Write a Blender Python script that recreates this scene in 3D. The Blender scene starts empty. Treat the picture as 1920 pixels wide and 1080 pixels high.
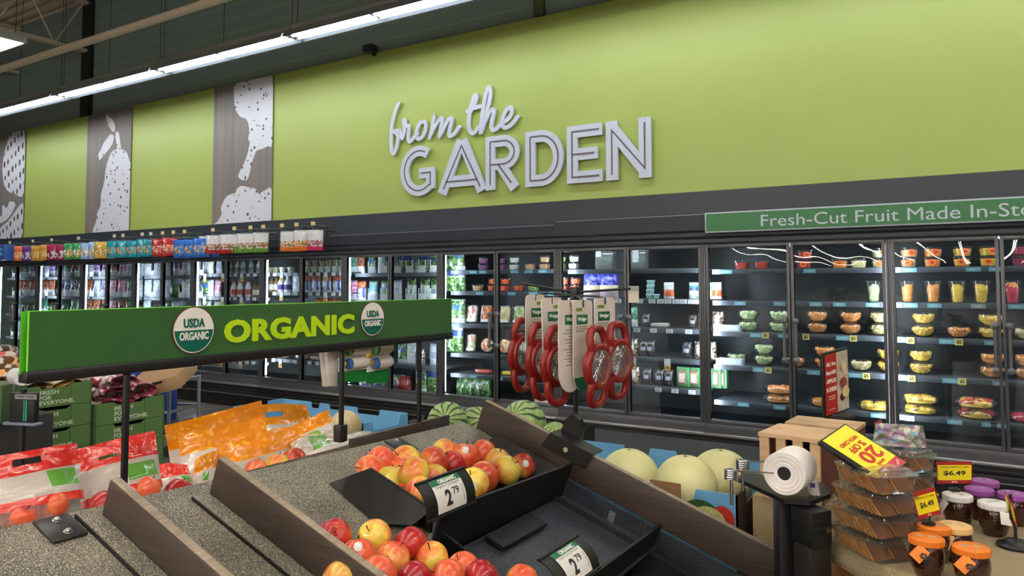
import bpy, bmesh, math, random
from mathutils import Vector, Matrix
random.seed(7)
sc = bpy.context.scene
COL = sc.collection
V = Vector
PI = math.pi

# ------------------------------------------------------------------ camera
F_PX, CY = 1400.0, 459.39
YAW, PITCH, ROLL = 0.557331, 0.0518125, 0.00205242
EYE = V((0, 0, 1.65))
_f = V((-math.sin(YAW) * math.cos(PITCH), math.cos(YAW) * math.cos(PITCH), math.sin(PITCH)))
_r = V((math.cos(YAW), math.sin(YAW), 0))
_d = _f.cross(_r)
CR = _r * math.cos(ROLL) + _d * math.sin(ROLL)
CD = -_r * math.sin(ROLL) + _d * math.cos(ROLL)
CF = _f
cam = bpy.data.cameras.new('camera')
cam.lens = F_PX * 36 / 1920
cam.sensor_width = 36
cam.sensor_fit = 'HORIZONTAL'
cam.shift_y = -(540 - CY) / 1920
cam.clip_start = 0.05
cam.clip_end = 300
cam_o = bpy.data.objects.new('camera', cam)
M = Matrix((CR, -CD, -CF)).transposed().to_4x4()
M.translation = EYE
cam_o.matrix_world = M
COL.objects.link(cam_o)
sc.camera = cam_o

# ------------------------------------------------------------------ world, exposure
w = bpy.data.worlds.new('store_ambient')
w.use_nodes = True
w.node_tree.nodes['Background'].inputs[0].default_value = (0.8, 0.86, 0.9, 1)
w.node_tree.nodes['Background'].inputs[1].default_value = 0.10
sc.world = w
sc.view_settings.view_transform = 'Standard'
sc.view_settings.look = 'None'
sc.view_settings.gamma = 1
sc.view_settings.use_curve_mapping = False
sc.view_settings.exposure = 0.0
TUBE_WALL, TUBE_AISLE, LED = 25.0, 42.0, 34.0      # emission of wall-wash tubes, aisle tubes, cooler light bars


def ray(x, y):
    return CR * ((x - 960) / F_PX) + CD * ((y - CY) / F_PX) + CF


def atY(x, y, Y):
    d = ray(x, y); return EYE + d * (Y / d.y)


def atX(x, y, X):
    d = ray(x, y); return EYE + d * (X / d.x)


def atZ(x, y, Z):
    d = ray(x, y); return EYE + d * ((Z - EYE.z) / d.z)


def atD(x, y, D):
    return EYE + ray(x, y) * D


# ------------------------------------------------------------------ materials
def lin(c):
    if isinstance(c, str):
        c = tuple(int(c[i:i + 2], 16) for i in (0, 2, 4))
    o = []
    for v in c[:3]:
        v = v / 255
        o.append(v / 12.92 if v <= 0.04045 else ((v + 0.055) / 1.055) ** 2.4)
    return (*o, 1)


_MC = {}


class NT:
    def __init__(s, name):
        s.m = bpy.data.materials.new(name); s.m.use_nodes = True
        s.t = s.m.node_tree; s.b = s.t.nodes['Principled BSDF']; s.out = s.t.nodes['Material Output']

    def n(s, typ, **kw):
        nd = s.t.nodes.new(typ)
        for k, v in kw.items():
            if k.startswith('i_'):
                key = k[2:]
                nd.inputs[int(key) if key.isdigit() else key.replace('_', ' ')].default_value = v
            else:
                setattr(nd, k, v)
        return nd

    def l(s, a, b):
        s.t.links.new(a, b)

    def ramp(s, fac, stops, interp='LINEAR'):
        r = s.n('ShaderNodeValToRGB'); cr = r.color_ramp; cr.interpolation = interp
        while len(cr.elements) < len(stops):
            cr.elements.new(0.5)
        for e, (p, c) in zip(cr.elements, stops):
            e.position = p; e.color = c if len(c) == 4 else lin(c)
        s.l(fac, r.inputs[0]); return r.outputs[0]

    def noise(s, scale, coord='Object', detail=3, dist=0, stretch=None, rough=.5):
        tc = s.n('ShaderNodeTexCoord'); o = tc.outputs[coord]
        if stretch:
            mp = s.n('ShaderNodeMapping'); mp.inputs['Scale'].default_value = stretch
            s.l(o, mp.inputs[0]); o = mp.outputs[0]
        nz = s.n('ShaderNodeTexNoise'); nz.inputs['Scale'].default_value = scale
        nz.inputs['Detail'].default_value = detail; nz.inputs['Distortion'].default_value = dist
        nz.inputs['Roughness'].default_value = rough
        s.l(o, nz.inputs['Vector']); return nz.outputs[0]

    def mixc(s, fac, a, b, mode='MIX'):
        mx = s.n('ShaderNodeMix', data_type='RGBA', blend_type=mode)
        for sock, v in ((mx.inputs[0], fac), (mx.inputs[6], a), (mx.inputs[7], b)):
            if hasattr(v, 'is_linked'):
                s.l(v, sock)
            else:
                sock.default_value = v
        return mx.outputs[2]

    def math(s, op, a, b=0.0, c=0.0):
        m = s.n('ShaderNodeMath', operation=op)
        for sock, v in zip(m.inputs, (a, b, c)):
            if hasattr(v, 'is_linked'):
                s.l(v, sock)
            else:
                sock.default_value = v
        return m.outputs[0]

    def bump(s, h, strength=.3, dist=.01):
        b = s.n('ShaderNodeBump'); b.inputs['Strength'].default_value = strength
        b.inputs['Distance'].default_value = dist
        s.l(h, b.inputs['Height']); s.l(b.outputs[0], s.b.inputs['Normal'])


def mat(name, col, rough=.5, metal=0, var=.08, scale=30, bump=0, spec=.5, coat=0):
    """plain procedural material: base colour with a little noise in tone"""
    if name in _MC:
        return _MC[name]
    t = NT(name); c = lin(col)
    nz = t.noise(scale)
    lo = tuple(max(0, x * (1 - var)) for x in c[:3]) + (1,)
    hi = tuple(min(1, x * (1 + var)) for x in c[:3]) + (1,)
    t.l(t.ramp(nz, [(.3, lo), (.7, hi)]), t.b.inputs['Base Color'])
    t.b.inputs['Roughness'].default_value = rough
    t.b.inputs['Metallic'].default_value = metal
    t.b.inputs['Specular IOR Level'].default_value = spec
    t.b.inputs['Coat Weight'].default_value = coat
    if bump:
        t.bump(nz, bump, .004)
    _MC[name] = t.m
    return t.m


def emit(name, col, strength):
    if name in _MC:
        return _MC[name]
    t = NT(name)
    t.b.inputs['Base Color'].default_value = lin((240, 240, 240))
    t.b.inputs['Emission Color'].default_value = lin(col)
    t.b.inputs['Emission Strength'].default_value = strength
    _MC[name] = t.m
    return t.m


def clear(name, tint=(255, 255, 255), ior=1.45, rough=.02, wave=0, wscale=3, gain=1.0, haze=0.0, crinkle=0):
    """thin clear sheet: what it does not mirror it lets straight through"""
    if name in _MC:
        return _MC[name]
    t = NT(name)
    t.t.nodes.remove(t.b)
    fr = t.n('ShaderNodeLayerWeight'); fr.inputs[0].default_value = .5
    f0 = ((ior - 1) / (ior + 1)) ** 2
    fres = t.math('MULTIPLY_ADD', t.math('POWER', fr.outputs['Facing'], 5.0), 1 - f0, f0)
    tr = t.n('ShaderNodeBsdfTransparent'); tr.inputs[0].default_value = lin(tint)
    gl = t.n('ShaderNodeBsdfGlossy'); gl.inputs['Roughness'].default_value = rough
    fac = fres
    if gain != 1:
        fac = t.math('MULTIPLY', fac, gain)
    if wave or crinkle:
        nz = t.noise(wscale, detail=2 if wave else 4)
        b = t.n('ShaderNodeBump'); b.inputs['Strength'].default_value = 1.0
        b.inputs['Distance'].default_value = wave or crinkle
        t.l(nz, b.inputs['Height'])
        t.l(b.outputs[0], gl.inputs['Normal'])
        if crinkle:
            t.l(b.outputs[0], fr.inputs['Normal'])
    mx = t.n('ShaderNodeMixShader')
    t.l(fac, mx.inputs[0]); t.l(tr.outputs[0], mx.inputs[1]); t.l(gl.outputs[0], mx.inputs[2])
    o = mx.outputs[0]
    if haze:
        df = t.n('ShaderNodeBsdfDiffuse'); df.inputs[0].default_value = lin((235, 235, 235))
        m2 = t.n('ShaderNodeMixShader'); m2.inputs[0].default_value = haze
        t.l(o, m2.inputs[1]); t.l(df.outputs[0], m2.inputs[2]); o = m2.outputs[0]
    t.l(o, t.out.inputs[0])
    _MC[name] = t.m
    return t.m


# ------------------------------------------------------------------ mesh builder
class MB:
    def __init__(s):
        s.v = []; s.f = []; s.m = []; s.uv = None

    def add(s, vs, fs, mi=0):
        o = len(s.v); s.v += [tuple(p) for p in vs]
        s.f += [tuple(i + o for i in f) for f in fs]; s.m += [mi] * len(fs)
        return s

    def hexa(s, p, mi=0):
        """8 corners: bottom loop 0-3, top loop 4-7"""
        return s.add(p, [(3, 2, 1, 0), (4, 5, 6, 7), (0, 1, 5, 4), (1, 2, 6, 5), (2, 3, 7, 6), (3, 0, 4, 7)], mi)

    def box(s, lo, hi, mi=0, bev=0, R=None, c=None):
        x0, y0, z0 = lo; x1, y1, z1 = hi
        P = [V(p) for p in ((x0, y0, z0), (x1, y0, z0), (x1, y1, z0), (x0, y1, z0), (x0, y0, z1), (x1, y0, z1), (x1, y1, z1), (x0, y1, z1))]
        if bev:
            bm = bmesh.new(); vs = [bm.verts.new(p) for p in P]
            for f in ((3, 2, 1, 0), (4, 5, 6, 7), (0, 1, 5, 4), (1, 2, 6, 5), (2, 3, 7, 6), (3, 0, 4, 7)):
                bm.faces.new([vs[i] for i in f])
            bmesh.ops.bevel(bm, geom=bm.edges[:], offset=bev, segments=2, affect='EDGES', profile=.5)
            bm.verts.index_update()
            P = [v.co.copy() for v in bm.verts]; fs = [[v.index for v in f.verts] for f in bm.faces]; bm.free()
        else:
            fs = [(3, 2, 1, 0), (4, 5, 6, 7), (0, 1, 5, 4), (1, 2, 6, 5), (2, 3, 7, 6), (3, 0, 4, 7)]
        if R is not None:
            c = V(c) if c is not None else V((0, 0, 0))
            P = [R @ p + c for p in P]
        elif c is not None:
            P = [p + V(c) for p in P]
        return s.add(P, fs, mi)

    def prism(s, poly, off, mi=0):
        n = len(poly); off = V(off); P = [V(p) for p in poly]
        nrm = V((0, 0, 0))
        for i in range(n):
            nrm += P[i].cross(P[(i + 1) % n])
        if nrm.dot(off) > 0:
            P.reverse()
        vs = P + [p + off for p in P]
        fs = [tuple(range(n)), tuple(range(2 * n - 1, n - 1, -1))]
        fs += [((i + 1) % n, i, i + n, (i + 1) % n + n) for i in range(n)]
        return s.add(vs, fs, mi)

    def tube(s, pts, r, seg=8, mi=0, closed=False, cap=True):
        P = [V(p) for p in pts]; n = len(P)
        rs = r if isinstance(r, (list, tuple)) else [r] * n
        up = V((0, 0, 1)); rings = []; prev = None
        for i in range(n):
            if closed:
                t = (P[(i + 1) % n] - P[i - 1])
            else:
                t = P[min(i + 1, n - 1)] - P[max(i - 1, 0)]
            t.normalize()
            if prev is None:
                a = up if abs(t.dot(up)) < .9 else V((1, 0, 0))
                x = (a - t * a.dot(t)).normalized()
            else:
                x = (prev - t * prev.dot(t)).normalized()
            prev = x; y = t.cross(x)
            rings.append([P[i] + (x * math.cos(k * 2 * PI / seg) + y * math.sin(k * 2 * PI / seg)) * rs[i] for k in range(seg)])
        vs = [p for rg in rings for p in rg]; fs = []
        for i in range(n if closed else n - 1):
            a = i * seg; b = ((i + 1) % n) * seg
            for k in range(seg):
                fs.append((a + k, a + (k + 1) % seg, b + (k + 1) % seg, b + k))
        if not closed and cap:
            fs.append(tuple(range(seg - 1, -1, -1))); fs.append(tuple(range((n - 1) * seg, n * seg)))
        return s.add(vs, fs, mi)

    def lathe(s, prof, seg=24, c=(0, 0, 0), R=None, mi=0, mod=None, cap=True):
        c = V(c); vs = []; fs = []; n = len(prof)
        for j, (r, z) in enumerate(prof):
            for k in range(seg):
                a = 2 * PI * k / seg; rr = r * (mod(a, z) if mod else 1)
                p = V((rr * math.cos(a), rr * math.sin(a), z)); vs.append((R @ p if R else p) + c)
        for j in range(n - 1):
            for k in range(seg):
                fs.append((j * seg + k, j * seg + (k + 1) % seg, (j + 1) * seg + (k + 1) % seg, (j + 1) * seg + k))
        if cap:
            fs.append(tuple(range(seg - 1, -1, -1))); fs.append(tuple(range((n - 1) * seg, n * seg)))
        return s.add(vs, fs, mi)

    def ball(s, c, r, seg=16, rings=10, sq=(1, 1, 1), R=None, mi=0, f=None):
        c = V(c); vs = []; fs = []
        for j in range(rings + 1):
            th = PI * j / rings
            for k in range(seg):
                a = 2 * PI * k / seg
                p = V((math.sin(th) * math.cos(a), math.sin(th) * math.sin(a), -math.cos(th)))
                if f:
                    p = p * f(p)
                p = V((p.x * r * sq[0], p.y * r * sq[1], p.z * r * sq[2]))
                vs.append((R @ p if R else p) + c)
        for j in range(rings):
            for k in range(seg):
                fs.append((j * seg + k, j * seg + (k + 1) % seg, (j + 1) * seg + (k + 1) % seg, (j + 1) * seg + k))
        return s.add(vs, fs, mi)

    def merge(s, me, mw, mi=0):
        return s.add([mw @ v.co for v in me.vertices], [tuple(p.vertices) for p in me.polygons], mi)

    def build(s, name, mats, parent=None, loc=None, sharp=35, keep=False):
        me = bpy.data.meshes.new(name)
        me.from_pydata(s.v, [], s.f)
        if not isinstance(mats, (list, tuple)):
            mats = [mats]
        for m in mats:
            me.materials.append(m)
        me.polygons.foreach_set('material_index', s.m)
        if s.uv:
            uvl = me.uv_layers.new(name='UVMap')
            for lp in me.loops:
                uvl.data[lp.index].uv = s.uv[lp.vertex_index]
        if not keep:
            bm = bmesh.new(); bm.from_mesh(me)
            bmesh.ops.remove_doubles(bm, verts=bm.verts, dist=1e-6)
            bm.to_mesh(me); bm.free()
        me.update()
        for p in me.polygons:
            p.use_smooth = True
        me.set_sharp_from_angle(angle=math.radians(sharp))
        o = bpy.data.objects.new(name, me); COL.objects.link(o)
        if parent is not None:
            o.parent = parent
        if loc is not None:
            o.location = loc
        return o


def tag(o, label, cat, group=None, kind=None):
    o['label'] = label; o['category'] = cat
    if group:
        o['group'] = group
    if kind:
        o['kind'] = kind
    return o


def structure(o, label=None, cat=None):
    o['kind'] = 'structure'
    if label:
        o['label'] = label
    if cat:
        o['category'] = cat
    return o


def empty(name, loc, label=None, cat=None, group=None, rz=0):
    o = bpy.data.objects.new(name, None); COL.objects.link(o)
    o.location = loc; o.rotation_euler = (0, 0, rz); o.empty_display_size = .05
    if label:
        tag(o, label, cat, group)
    return o


def dup(root, loc=None, rot=None, label=None, group=None, scale=None):
    """copy of a thing with copies of its parts and sub-parts (shared meshes)"""
    r = root.copy(); COL.objects.link(r)
    if loc is not None:
        r.location = loc
    if rot is not None:
        r.rotation_euler = rot
    if scale is not None:
        r.scale = (scale,) * 3 if not isinstance(scale, (tuple, list)) else scale
    if label:
        r['label'] = label
    if group:
        r['group'] = group
    for ch in root.children:
        c = ch.copy(); COL.objects.link(c); c.parent = r
        for g in ch.children:
            d = g.copy(); COL.objects.link(d); d.parent = c
    return r


def text_mesh(body, size, extrude=.002, bold=0, space=1.0, res=3, shear=0):
    cu = bpy.data.curves.new('lettering', 'FONT')
    cu.body = body; cu.size = size; cu.extrude = extrude; cu.offset = bold
    cu.align_x = 'CENTER'; cu.align_y = 'CENTER'; cu.space_character = space
    cu.resolution_u = res; cu.shear = shear
    o = bpy.data.objects.new('lettering', cu)
    me = bpy.data.meshes.new_from_object(o)
    bpy.data.objects.remove(o); bpy.data.curves.remove(cu)
    return me


def put_text(mb, body, c, U, W, width=None, height=None, bold=.0, extrude=.001, mi=0, space=1.0, shear=0, warp=None):
    """letters centred at c, running along U, upright along W, fitted to width x height"""
    me = text_mesh(body, 1.0, 0.02, bold, space, shear=shear)
    xs = [v.co.x for v in me.vertices]; ys = [v.co.y for v in me.vertices]
    if not xs:
        return
    w0 = max(xs) - min(xs); h0 = max(ys) - min(ys); cx = (max(xs) + min(xs)) / 2; cy = (max(ys) + min(ys)) / 2
    sy = height / h0 if height else width / w0
    sx = width / w0 if width else sy
    U = V(U).normalized(); W = V(W).normalized(); N = U.cross(W); c = V(c)
    vs = []
    for v in me.vertices:
        a, b = (v.co.x - cx) * sx, (v.co.y - cy) * sy
        p = c + U * a + W * b + N * (v.co.z / .02 * extrude)
        if warp:
            p = warp(a, b, v.co.z / .02 * extrude)
        vs.append(p)
    mb.add(vs, [tuple(p.vertices) for p in me.polygons], mi)
    bpy.data.meshes.remove(me)


def ribbon(mb, pts, w, N, depth, mi=0, closed=False, miter=True, step=0.0):
    """flat band of width w along a polyline lying in a plane with normal N, extruded by depth towards N"""
    P = [V(p) for p in pts]; n = len(P); N = V(N).normalized(); L = []; Rr = []
    for i in range(n):
        a = P[i] - P[i - 1] if (i > 0 or closed) else P[1] - P[0]
        b = P[(i + 1) % n] - P[i] if (i < n - 1 or closed) else P[i] - P[i - 1]
        a.normalize(); b.normalize()
        na = N.cross(a); nb = N.cross(b); m = na + nb
        if m.length < 1e-4:
            m = na
        m.normalize(); k = 1 / max(.4, m.dot(na))
        ww = w[i] if isinstance(w, (list, tuple)) else w
        L.append(P[i] + m * (ww / 2 * k)); Rr.append(P[i] - m * (ww / 2 * k))
    off = N * depth; rng = range(n if closed else n - 1)
    st = N * step
    vs = L + Rr + [p + off + st * i for i, p in enumerate(L)] + [p + off + st * i for i, p in enumerate(Rr)]; fs = []
    for i in rng:
        j = (i + 1) % n
        fs += [(2 * n + i, 3 * n + i, 3 * n + j, 2 * n + j), (i, j, n + j, n + i), (i, 2 * n + i, 2 * n + j, j), (n + i, n + j, 3 * n + j, 3 * n + i)]
    if not closed:
        fs += [(0, n, 3 * n, 2 * n), (n - 1, 3 * n - 1, 4 * n - 1, 2 * n - 1)]
    mb.add(vs, fs, mi)


def smooth_path(pts, k=6, closed=False):
    """Catmull-Rom through points (2D or 3D tuples)"""
    P = [V(p) if len(p) == 3 else V((p[0], p[1], 0)) for p in pts]; n = len(P); out = []
    rng = range(n if closed else n - 1)
    for i in rng:
        p0 = P[i - 1] if (i > 0 or closed) else P[0]; p1 = P[i]; p2 = P[(i + 1) % n]
        p3 = P[(i + 2) % n] if (i + 2 < n or closed) else P[-1]
        for j in range(k):
            t = j / k
            out.append(.5 * ((2 * p1) + (p2 - p0) * t + (2 * p0 - 5 * p1 + 4 * p2 - p3) * t * t + (-p0 + 3 * p1 - 3 * p2 + p3) * t ** 3))
    if not closed:
        out.append(P[-1])
    return out


ORD = ['first', 'second', 'third', 'fourth', 'fifth', 'sixth', 'seventh', 'eighth', 'ninth', 'tenth', 'eleventh', 'twelfth', 'thirteenth', 'fourteenth', 'fifteenth', 'sixteenth']
X3, Y3, Z3 = V((1, 0, 0)), V((0, 1, 0)), V((0, 0, 1))
M_BLACK = mat('black_plastic', (22, 22, 24), .42, var=.15)
M_MATTE = mat('matte_black', (20, 20, 21), .7, var=.15)
M_STEEL = mat('steel', (190, 190, 192), .25, metal=1, var=.05)
M_WHITE = mat('white_card', (232, 230, 226), .6, var=.03)
# ================================================================== the building
WY = 6.72                                    # face of the back wall bulkhead
FLOORM = NT('polished_concrete')
_n = FLOORM.noise(3, detail=6)
FLOORM.l(FLOORM.ramp(_n, [(.3, (96, 92, 86)), (.7, (128, 124, 116))]), FLOORM.b.inputs['Base Color'])
FLOORM.b.inputs['Roughness'].default_value = .28
o = MB().box((-34, -100, -.1), (14, 7.9, 0)).build('floor', FLOORM.m); structure(o)

# dark upper wall of ribbed metal siding
t = NT('dark_siding')
tc = t.n('ShaderNodeTexCoord'); sx = t.n('ShaderNodeSeparateXYZ'); t.l(tc.outputs['Object'], sx.inputs[0])
zz = t.math('FRACT', t.math('MULTIPLY', sx.outputs[2], 5.0))
gap = t.math('LESS_THAN', zz, .06)
t.l(t.mixc(gap, lin((122, 142, 138)), lin((144, 162, 156))), t.b.inputs['Base Color'])
t.b.inputs['Roughness'].default_value = .75
o = MB().box((-34, WY + .02, 2.52), (14, WY + 1.2, 7.4)).box((-34, WY + .93, 0), (14, WY + 1.2, 2.52)).build('wall_back', t.m); structure(o)
o = MB().box((-34.3, -10, 0), (-34, 7.9, 7.4)).build('wall_left', mat('dark_wall', (58, 60, 56), .8)); structure(o)
# dark pilaster between two siding fields
o = MB().box((-12.68, WY - .05, 4.46), (-12.42, WY + .02, 7.0)).build('trim_1', mat('dark_trim', (26, 30, 28), .7)); structure(o)
o = MB().box((-3.90, WY - .03, 4.47), (-3.78, WY + .02, 7.0)).build('trim_2', mat('olive_trim', (84, 90, 62), .7)); structure(o)

M_GREEN = NT('lime_green_paint')
nz = M_GREEN.noise(.9, detail=3)
M_GREEN.l(M_GREEN.ramp(nz, [(.3, (174, 192, 98)), (.7, (180, 198, 104))]), M_GREEN.b.inputs['Base Color'])
M_GREEN.b.inputs['Roughness'].default_value = .42
M_GREEN = M_GREEN.m
o = MB().box((-30, WY - .01, 2.492), (9, WY + .05, 4.455)).build('wall_upper', M_GREEN)
structure(o, 'lime green painted bulkhead above the glass door coolers', 'wall')

# corrugated roof deck and its framing
t = NT('roof_deck'); nz = t.noise(4)
t.l(t.ramp(nz, [(.3, (222, 204, 182)), (.7, (236, 220, 200))]), t.b.inputs['Base Color']); t.b.inputs['Roughness'].default_value = .7
mb = MB(); prof = []
y = WY + .1
yy = []
k = 0
while y > -14:
    yy += [(y, 6.44), (y - .09, 6.44), (y - .11, 6.52), (y - .2, 6.52)]; y -= .22
n = len(yy)
mb.add([(-34, a, b) for a, b in yy] + [(14, a, b) for a, b in yy], [(i, i + 1, n + i + 1, n + i) for i in range(n - 1)])
o = mb.build('ceiling', t.m, sharp=20); structure(o)
M_PIPE = mat('beige_pipe', (228, 212, 188), .5)
o = MB().tube([(-26, 5.35, 4.86), (-10, 5.35, 4.90), (3, 5.35, 4.94)], .05, 12).build('sprinkler_pipe', M_PIPE)
tag(o, 'long beige pipe running along the dark upper wall above the lamps', 'pipe')
M_JOIST = mat('joist_paint', (206, 192, 174), .6)


def joist(X, label):
    """open web bar joist running out from the back wall"""
    e = empty('roof_joist', (X, WY, 5.9), label, 'joist', 'open web joists under the roof deck')
    for z, nm in ((6.36, 'top_chord'), (5.55, 'bottom_chord')):
        mb = MB()
        for s in (-.035, .035):
            mb.box((s - .02, -9, z - 5.9 - .025), (s + .02, 0, z - 5.9 + .025))
        mb.build(nm, M_JOIST, e)
    mb = MB(); y = -.1; up = True
    while y > -8.8:
        mb.tube([(0, y, .46 if up else -.35), (0, y - .45, -.35 if up else .46)], .014, 6); y -= .45; up = not up
    mb.build('web', M_JOIST, e)


joist(-12.55, 'open web roof joist meeting the wall at the dark pilaster')
joist(-14.9, 'open web roof joist above the square ceiling lamp, further from the pilaster')

# ------------------------------------------------------------------ lamps
M_TUBE_W = emit('wall_wash_tube', (246, 250, 255), TUBE_WALL)
M_TUBE_A = emit('aisle_tube', (255, 246, 232), TUBE_AISLE)
M_REFL = mat('grey_reflector', (116, 124, 132), .45, var=.02)
M_LHOUS = mat('lamp_housing', (150, 150, 150), .5)
M_WIRE = mat('suspension_wire', (40, 42, 40), .5)


def wall_lamp(x0, x1, label):
    """8 ft strip lamp washing the wall: reflector tilted to the wall, two tubes, brackets, wires"""
    e = empty('strip_lamp', ((x0 + x1) / 2, 5.6, 4.36), label, 'lamp', 'strip lamps in the row along the green wall')
    h = (x1 - x0) / 2 - .01
    mb = MB()
    # curved reflector: a shell open towards the wall and down
    pr = [(.12, -.018), (.10, .0), (.03, .03), (-.06, .05), (-.12, .035), (-.165, 0), (-.19, -.05)]
    n = len(pr)
    vs = [(-h, a, b) for a, b in pr] + [(h, a, b) for a, b in pr]
    vs += [(-h, a, b + .012) for a, b in pr] + [(h, a, b + .012) for a, b in pr]
    fs = [(i, n + i, n + i + 1, i + 1) for i in range(n - 1)] + [(2 * n + i, 2 * n + i + 1, 3 * n + i + 1, 3 * n + i) for i in range(n - 1)]
    mb.add(vs, fs); mb.build('reflector', M_REFL, e)
    MB().box((-h, -.07, .055), (h, .03, .12), bev=.004).build('housing', M_LHOUS, e)
    for s in (-1, 1):
        for yy in (-.075, .015):
            MB().tube([(s * (h - .04), yy, -.005), (s * .03, yy, -.005)], .019, 10).build('tube', M_TUBE_W, e)
    for s in (-h + .03, 0, h - .03):
        MB().box((s - .02, -.1, -.01), (s + .02, .04, .06), bev=.003).build('lamp_socket', M_REFL, e)
        MB().tube([(s, -.02, .12), (s + .03, -.03, .17), (s + .02, -.02, 1.9)], .004, 6).build('suspension_wire', M_WIRE, e)


xs = [-15.98, -13.54, -11.1, -8.72, -6.3, -3.88, -1.46, .96, 3.38]
names = ['over the strawberry mural at the far end', 'below the joists by the dark pilaster', 'over the pear mural', 'over the broccoli mural', 'nearest one inside the picture',
         'first one past the picture edge', 'second one past the picture edge', 'third one past the picture edge']
for i in range(8):
    wall_lamp(xs[i], xs[i + 1], 'white strip lamp in the wall row, ' + names[i])

# square suspended lamp at the upper left and the long aisle rows running away from the wall
e = empty('box_lamp', (-9.74, 3.1, 4.4), 'square suspended box lamp with bright diffuser, high on the left', 'lamp')
MB().box((-.61, -1.1, 0), (.61, 1.1, .09), bev=.006).build('housing', mat('lamp_grey', (176, 178, 180), .45), e)
MB().box((-.58, -1.07, -.006), (.58, 1.07, .002)).build('diffuser', emit('box_diffuser', (255, 252, 246), 7), e)
for sx_ in (-.55, .55):
    for sy_ in (-1, 1):
        MB().tube([(sx_, sy_, .09), (sx_, sy_, 1.95)], .004, 6).build('suspension_wire', M_WIRE, e)

AISLE = [(-16.0, -6), (-12.9, -6), (-9.75, -6), (-6.7, -4), (-3.8, 2.6), (-.9, 2.6), (2.0, 3.0), (4.9, 3.0)]
for i, (X, y1) in enumerate(AISLE):
    e = empty('aisle_lamp_row', (X, y1, 4.35), 'long overhead strip lamp row mirrored in the cooler glass, ' + ORD[i] + ' from the far side', 'lamp', 'overhead lamp rows behind the viewer')
    y0 = -92
    MB().box((-.09, y0 - y1, .0), (.09, 0, .08)).build('housing', M_LHOUS, e)
    mb = MB(); y = 0
    while y > y0 - y1 + 1:
        for s in (-.05, .05):
            mb.box((s - .018, max(y - 6.0, y0 - y1), -.03), (s + .018, y - .06, 0))
        y -= 6.1
    mb.build('tube', M_TUBE_A, e)

# ------------------------------------------------------------------ murals on dark wood
t = NT('mural_wood')
nz = t.noise(5, stretch=(4.5, 1, .06), detail=4)
nz2 = t.noise(2.2, stretch=(3.0, 1, .03), detail=1)
c1 = t.ramp(nz, [(.25, (104, 98, 96)), (.5, (150, 134, 118)), (.62, (110, 108, 112)), (.8, (170, 150, 130))])
c2 = t.ramp(nz2, [(.35, (112, 122, 138)), (.65, (154, 140, 126))])
t.l(t.mixc(.45, c1, c2), t.b.inputs['Base Color']); t.b.inputs['Roughness'].default_value = .5
M_MURAL = t.m


def mural_white(name, scale, thr, stretch=(1, 1, 1)):
    t = NT(name)
    tc = t.n('ShaderNodeTexCoord'); mp = t.n('ShaderNodeMapping'); mp.inputs['Scale'].default_value = stretch
    t.l(tc.outputs['Object'], mp.inputs[0])
    vo = t.n('ShaderNodeTexVoronoi'); vo.inputs['Scale'].default_value = scale; vo.inputs['Randomness'].default_value = 1
    t.l(mp.outputs[0], vo.inputs['Vector'])
    rnd = t.n('ShaderNodeSeparateColor'); t.l(vo.outputs['Color'], rnd.inputs[0])
    th = t.math('MULTIPLY', t.math('POWER', rnd.outputs[0], 2.0), thr)
    dot = t.math('LESS_THAN', vo.outputs['Distance'], th)
    t.l(t.mixc(dot, lin((226, 228, 238)), lin((92, 84, 80))), t.b.inputs['Base Color'])
    t.b.inputs['Roughness'].default_value = .5
    return t.m


M_SPECK = mural_white('mural_white_specks', 17, .40)
t = NT('mural_white_seeds')
tc = t.n('ShaderNodeTexCoord'); mp = t.n('ShaderNodeMapping'); mp.inputs['Scale'].default_value = (7.5, 1, 4.2); mp.inputs['Rotation'].default_value = (0, .25, 0)
t.l(tc.outputs['Object'], mp.inputs[0])
vo = t.n('ShaderNodeTexVoronoi'); vo.inputs['Scale'].default_value = 1; vo.inputs['Randomness'].default_value = .18
t.l(mp.outputs[0], vo.inputs['Vector'])
t.l(t.mixc(t.math('LESS_THAN', vo.outputs['Distance'], .26), lin((226, 228, 238)), lin((92, 84, 80))), t.b.inputs['Base Color'])
M_SEEDS = t.m


def mural(x0, x1, label, shapes):
    """dark wood panel with white produce silhouettes; shapes are outlines in wall metres relative to the panel's right edge"""
    e = empty('mural_panel', (x1, WY - .022, 2.46), label, 'wall mural', 'dark wood murals on the green wall')
    MB().box((x0 - x1, -.008, .035), (0, 0, 1.985)).build('wood_board', M_MURAL, e)
    for nm, pts, m in shapes:
        mb = MB(); P = [V((max(x0 - x1, min(0, a)), -.008, min(1.985, max(.035, b)))) for a, b in pts]
        mb.prism(P, (0, -.004, 0)); mb.build(nm, m, e)
    return e


def wall_pts(px, x1, sm=True, k=4):
    """outline read off the picture, on the wall plane, relative to the panel's lower right corner"""
    P = [atY(a, b, WY - .02) for a, b in px]
    q = [(p.x - x1, p.z - 2.46) for p in P]
    if sm:
        q = [(p.x, p.y) for p in smooth_path(q, k, True)]
    return q


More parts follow.
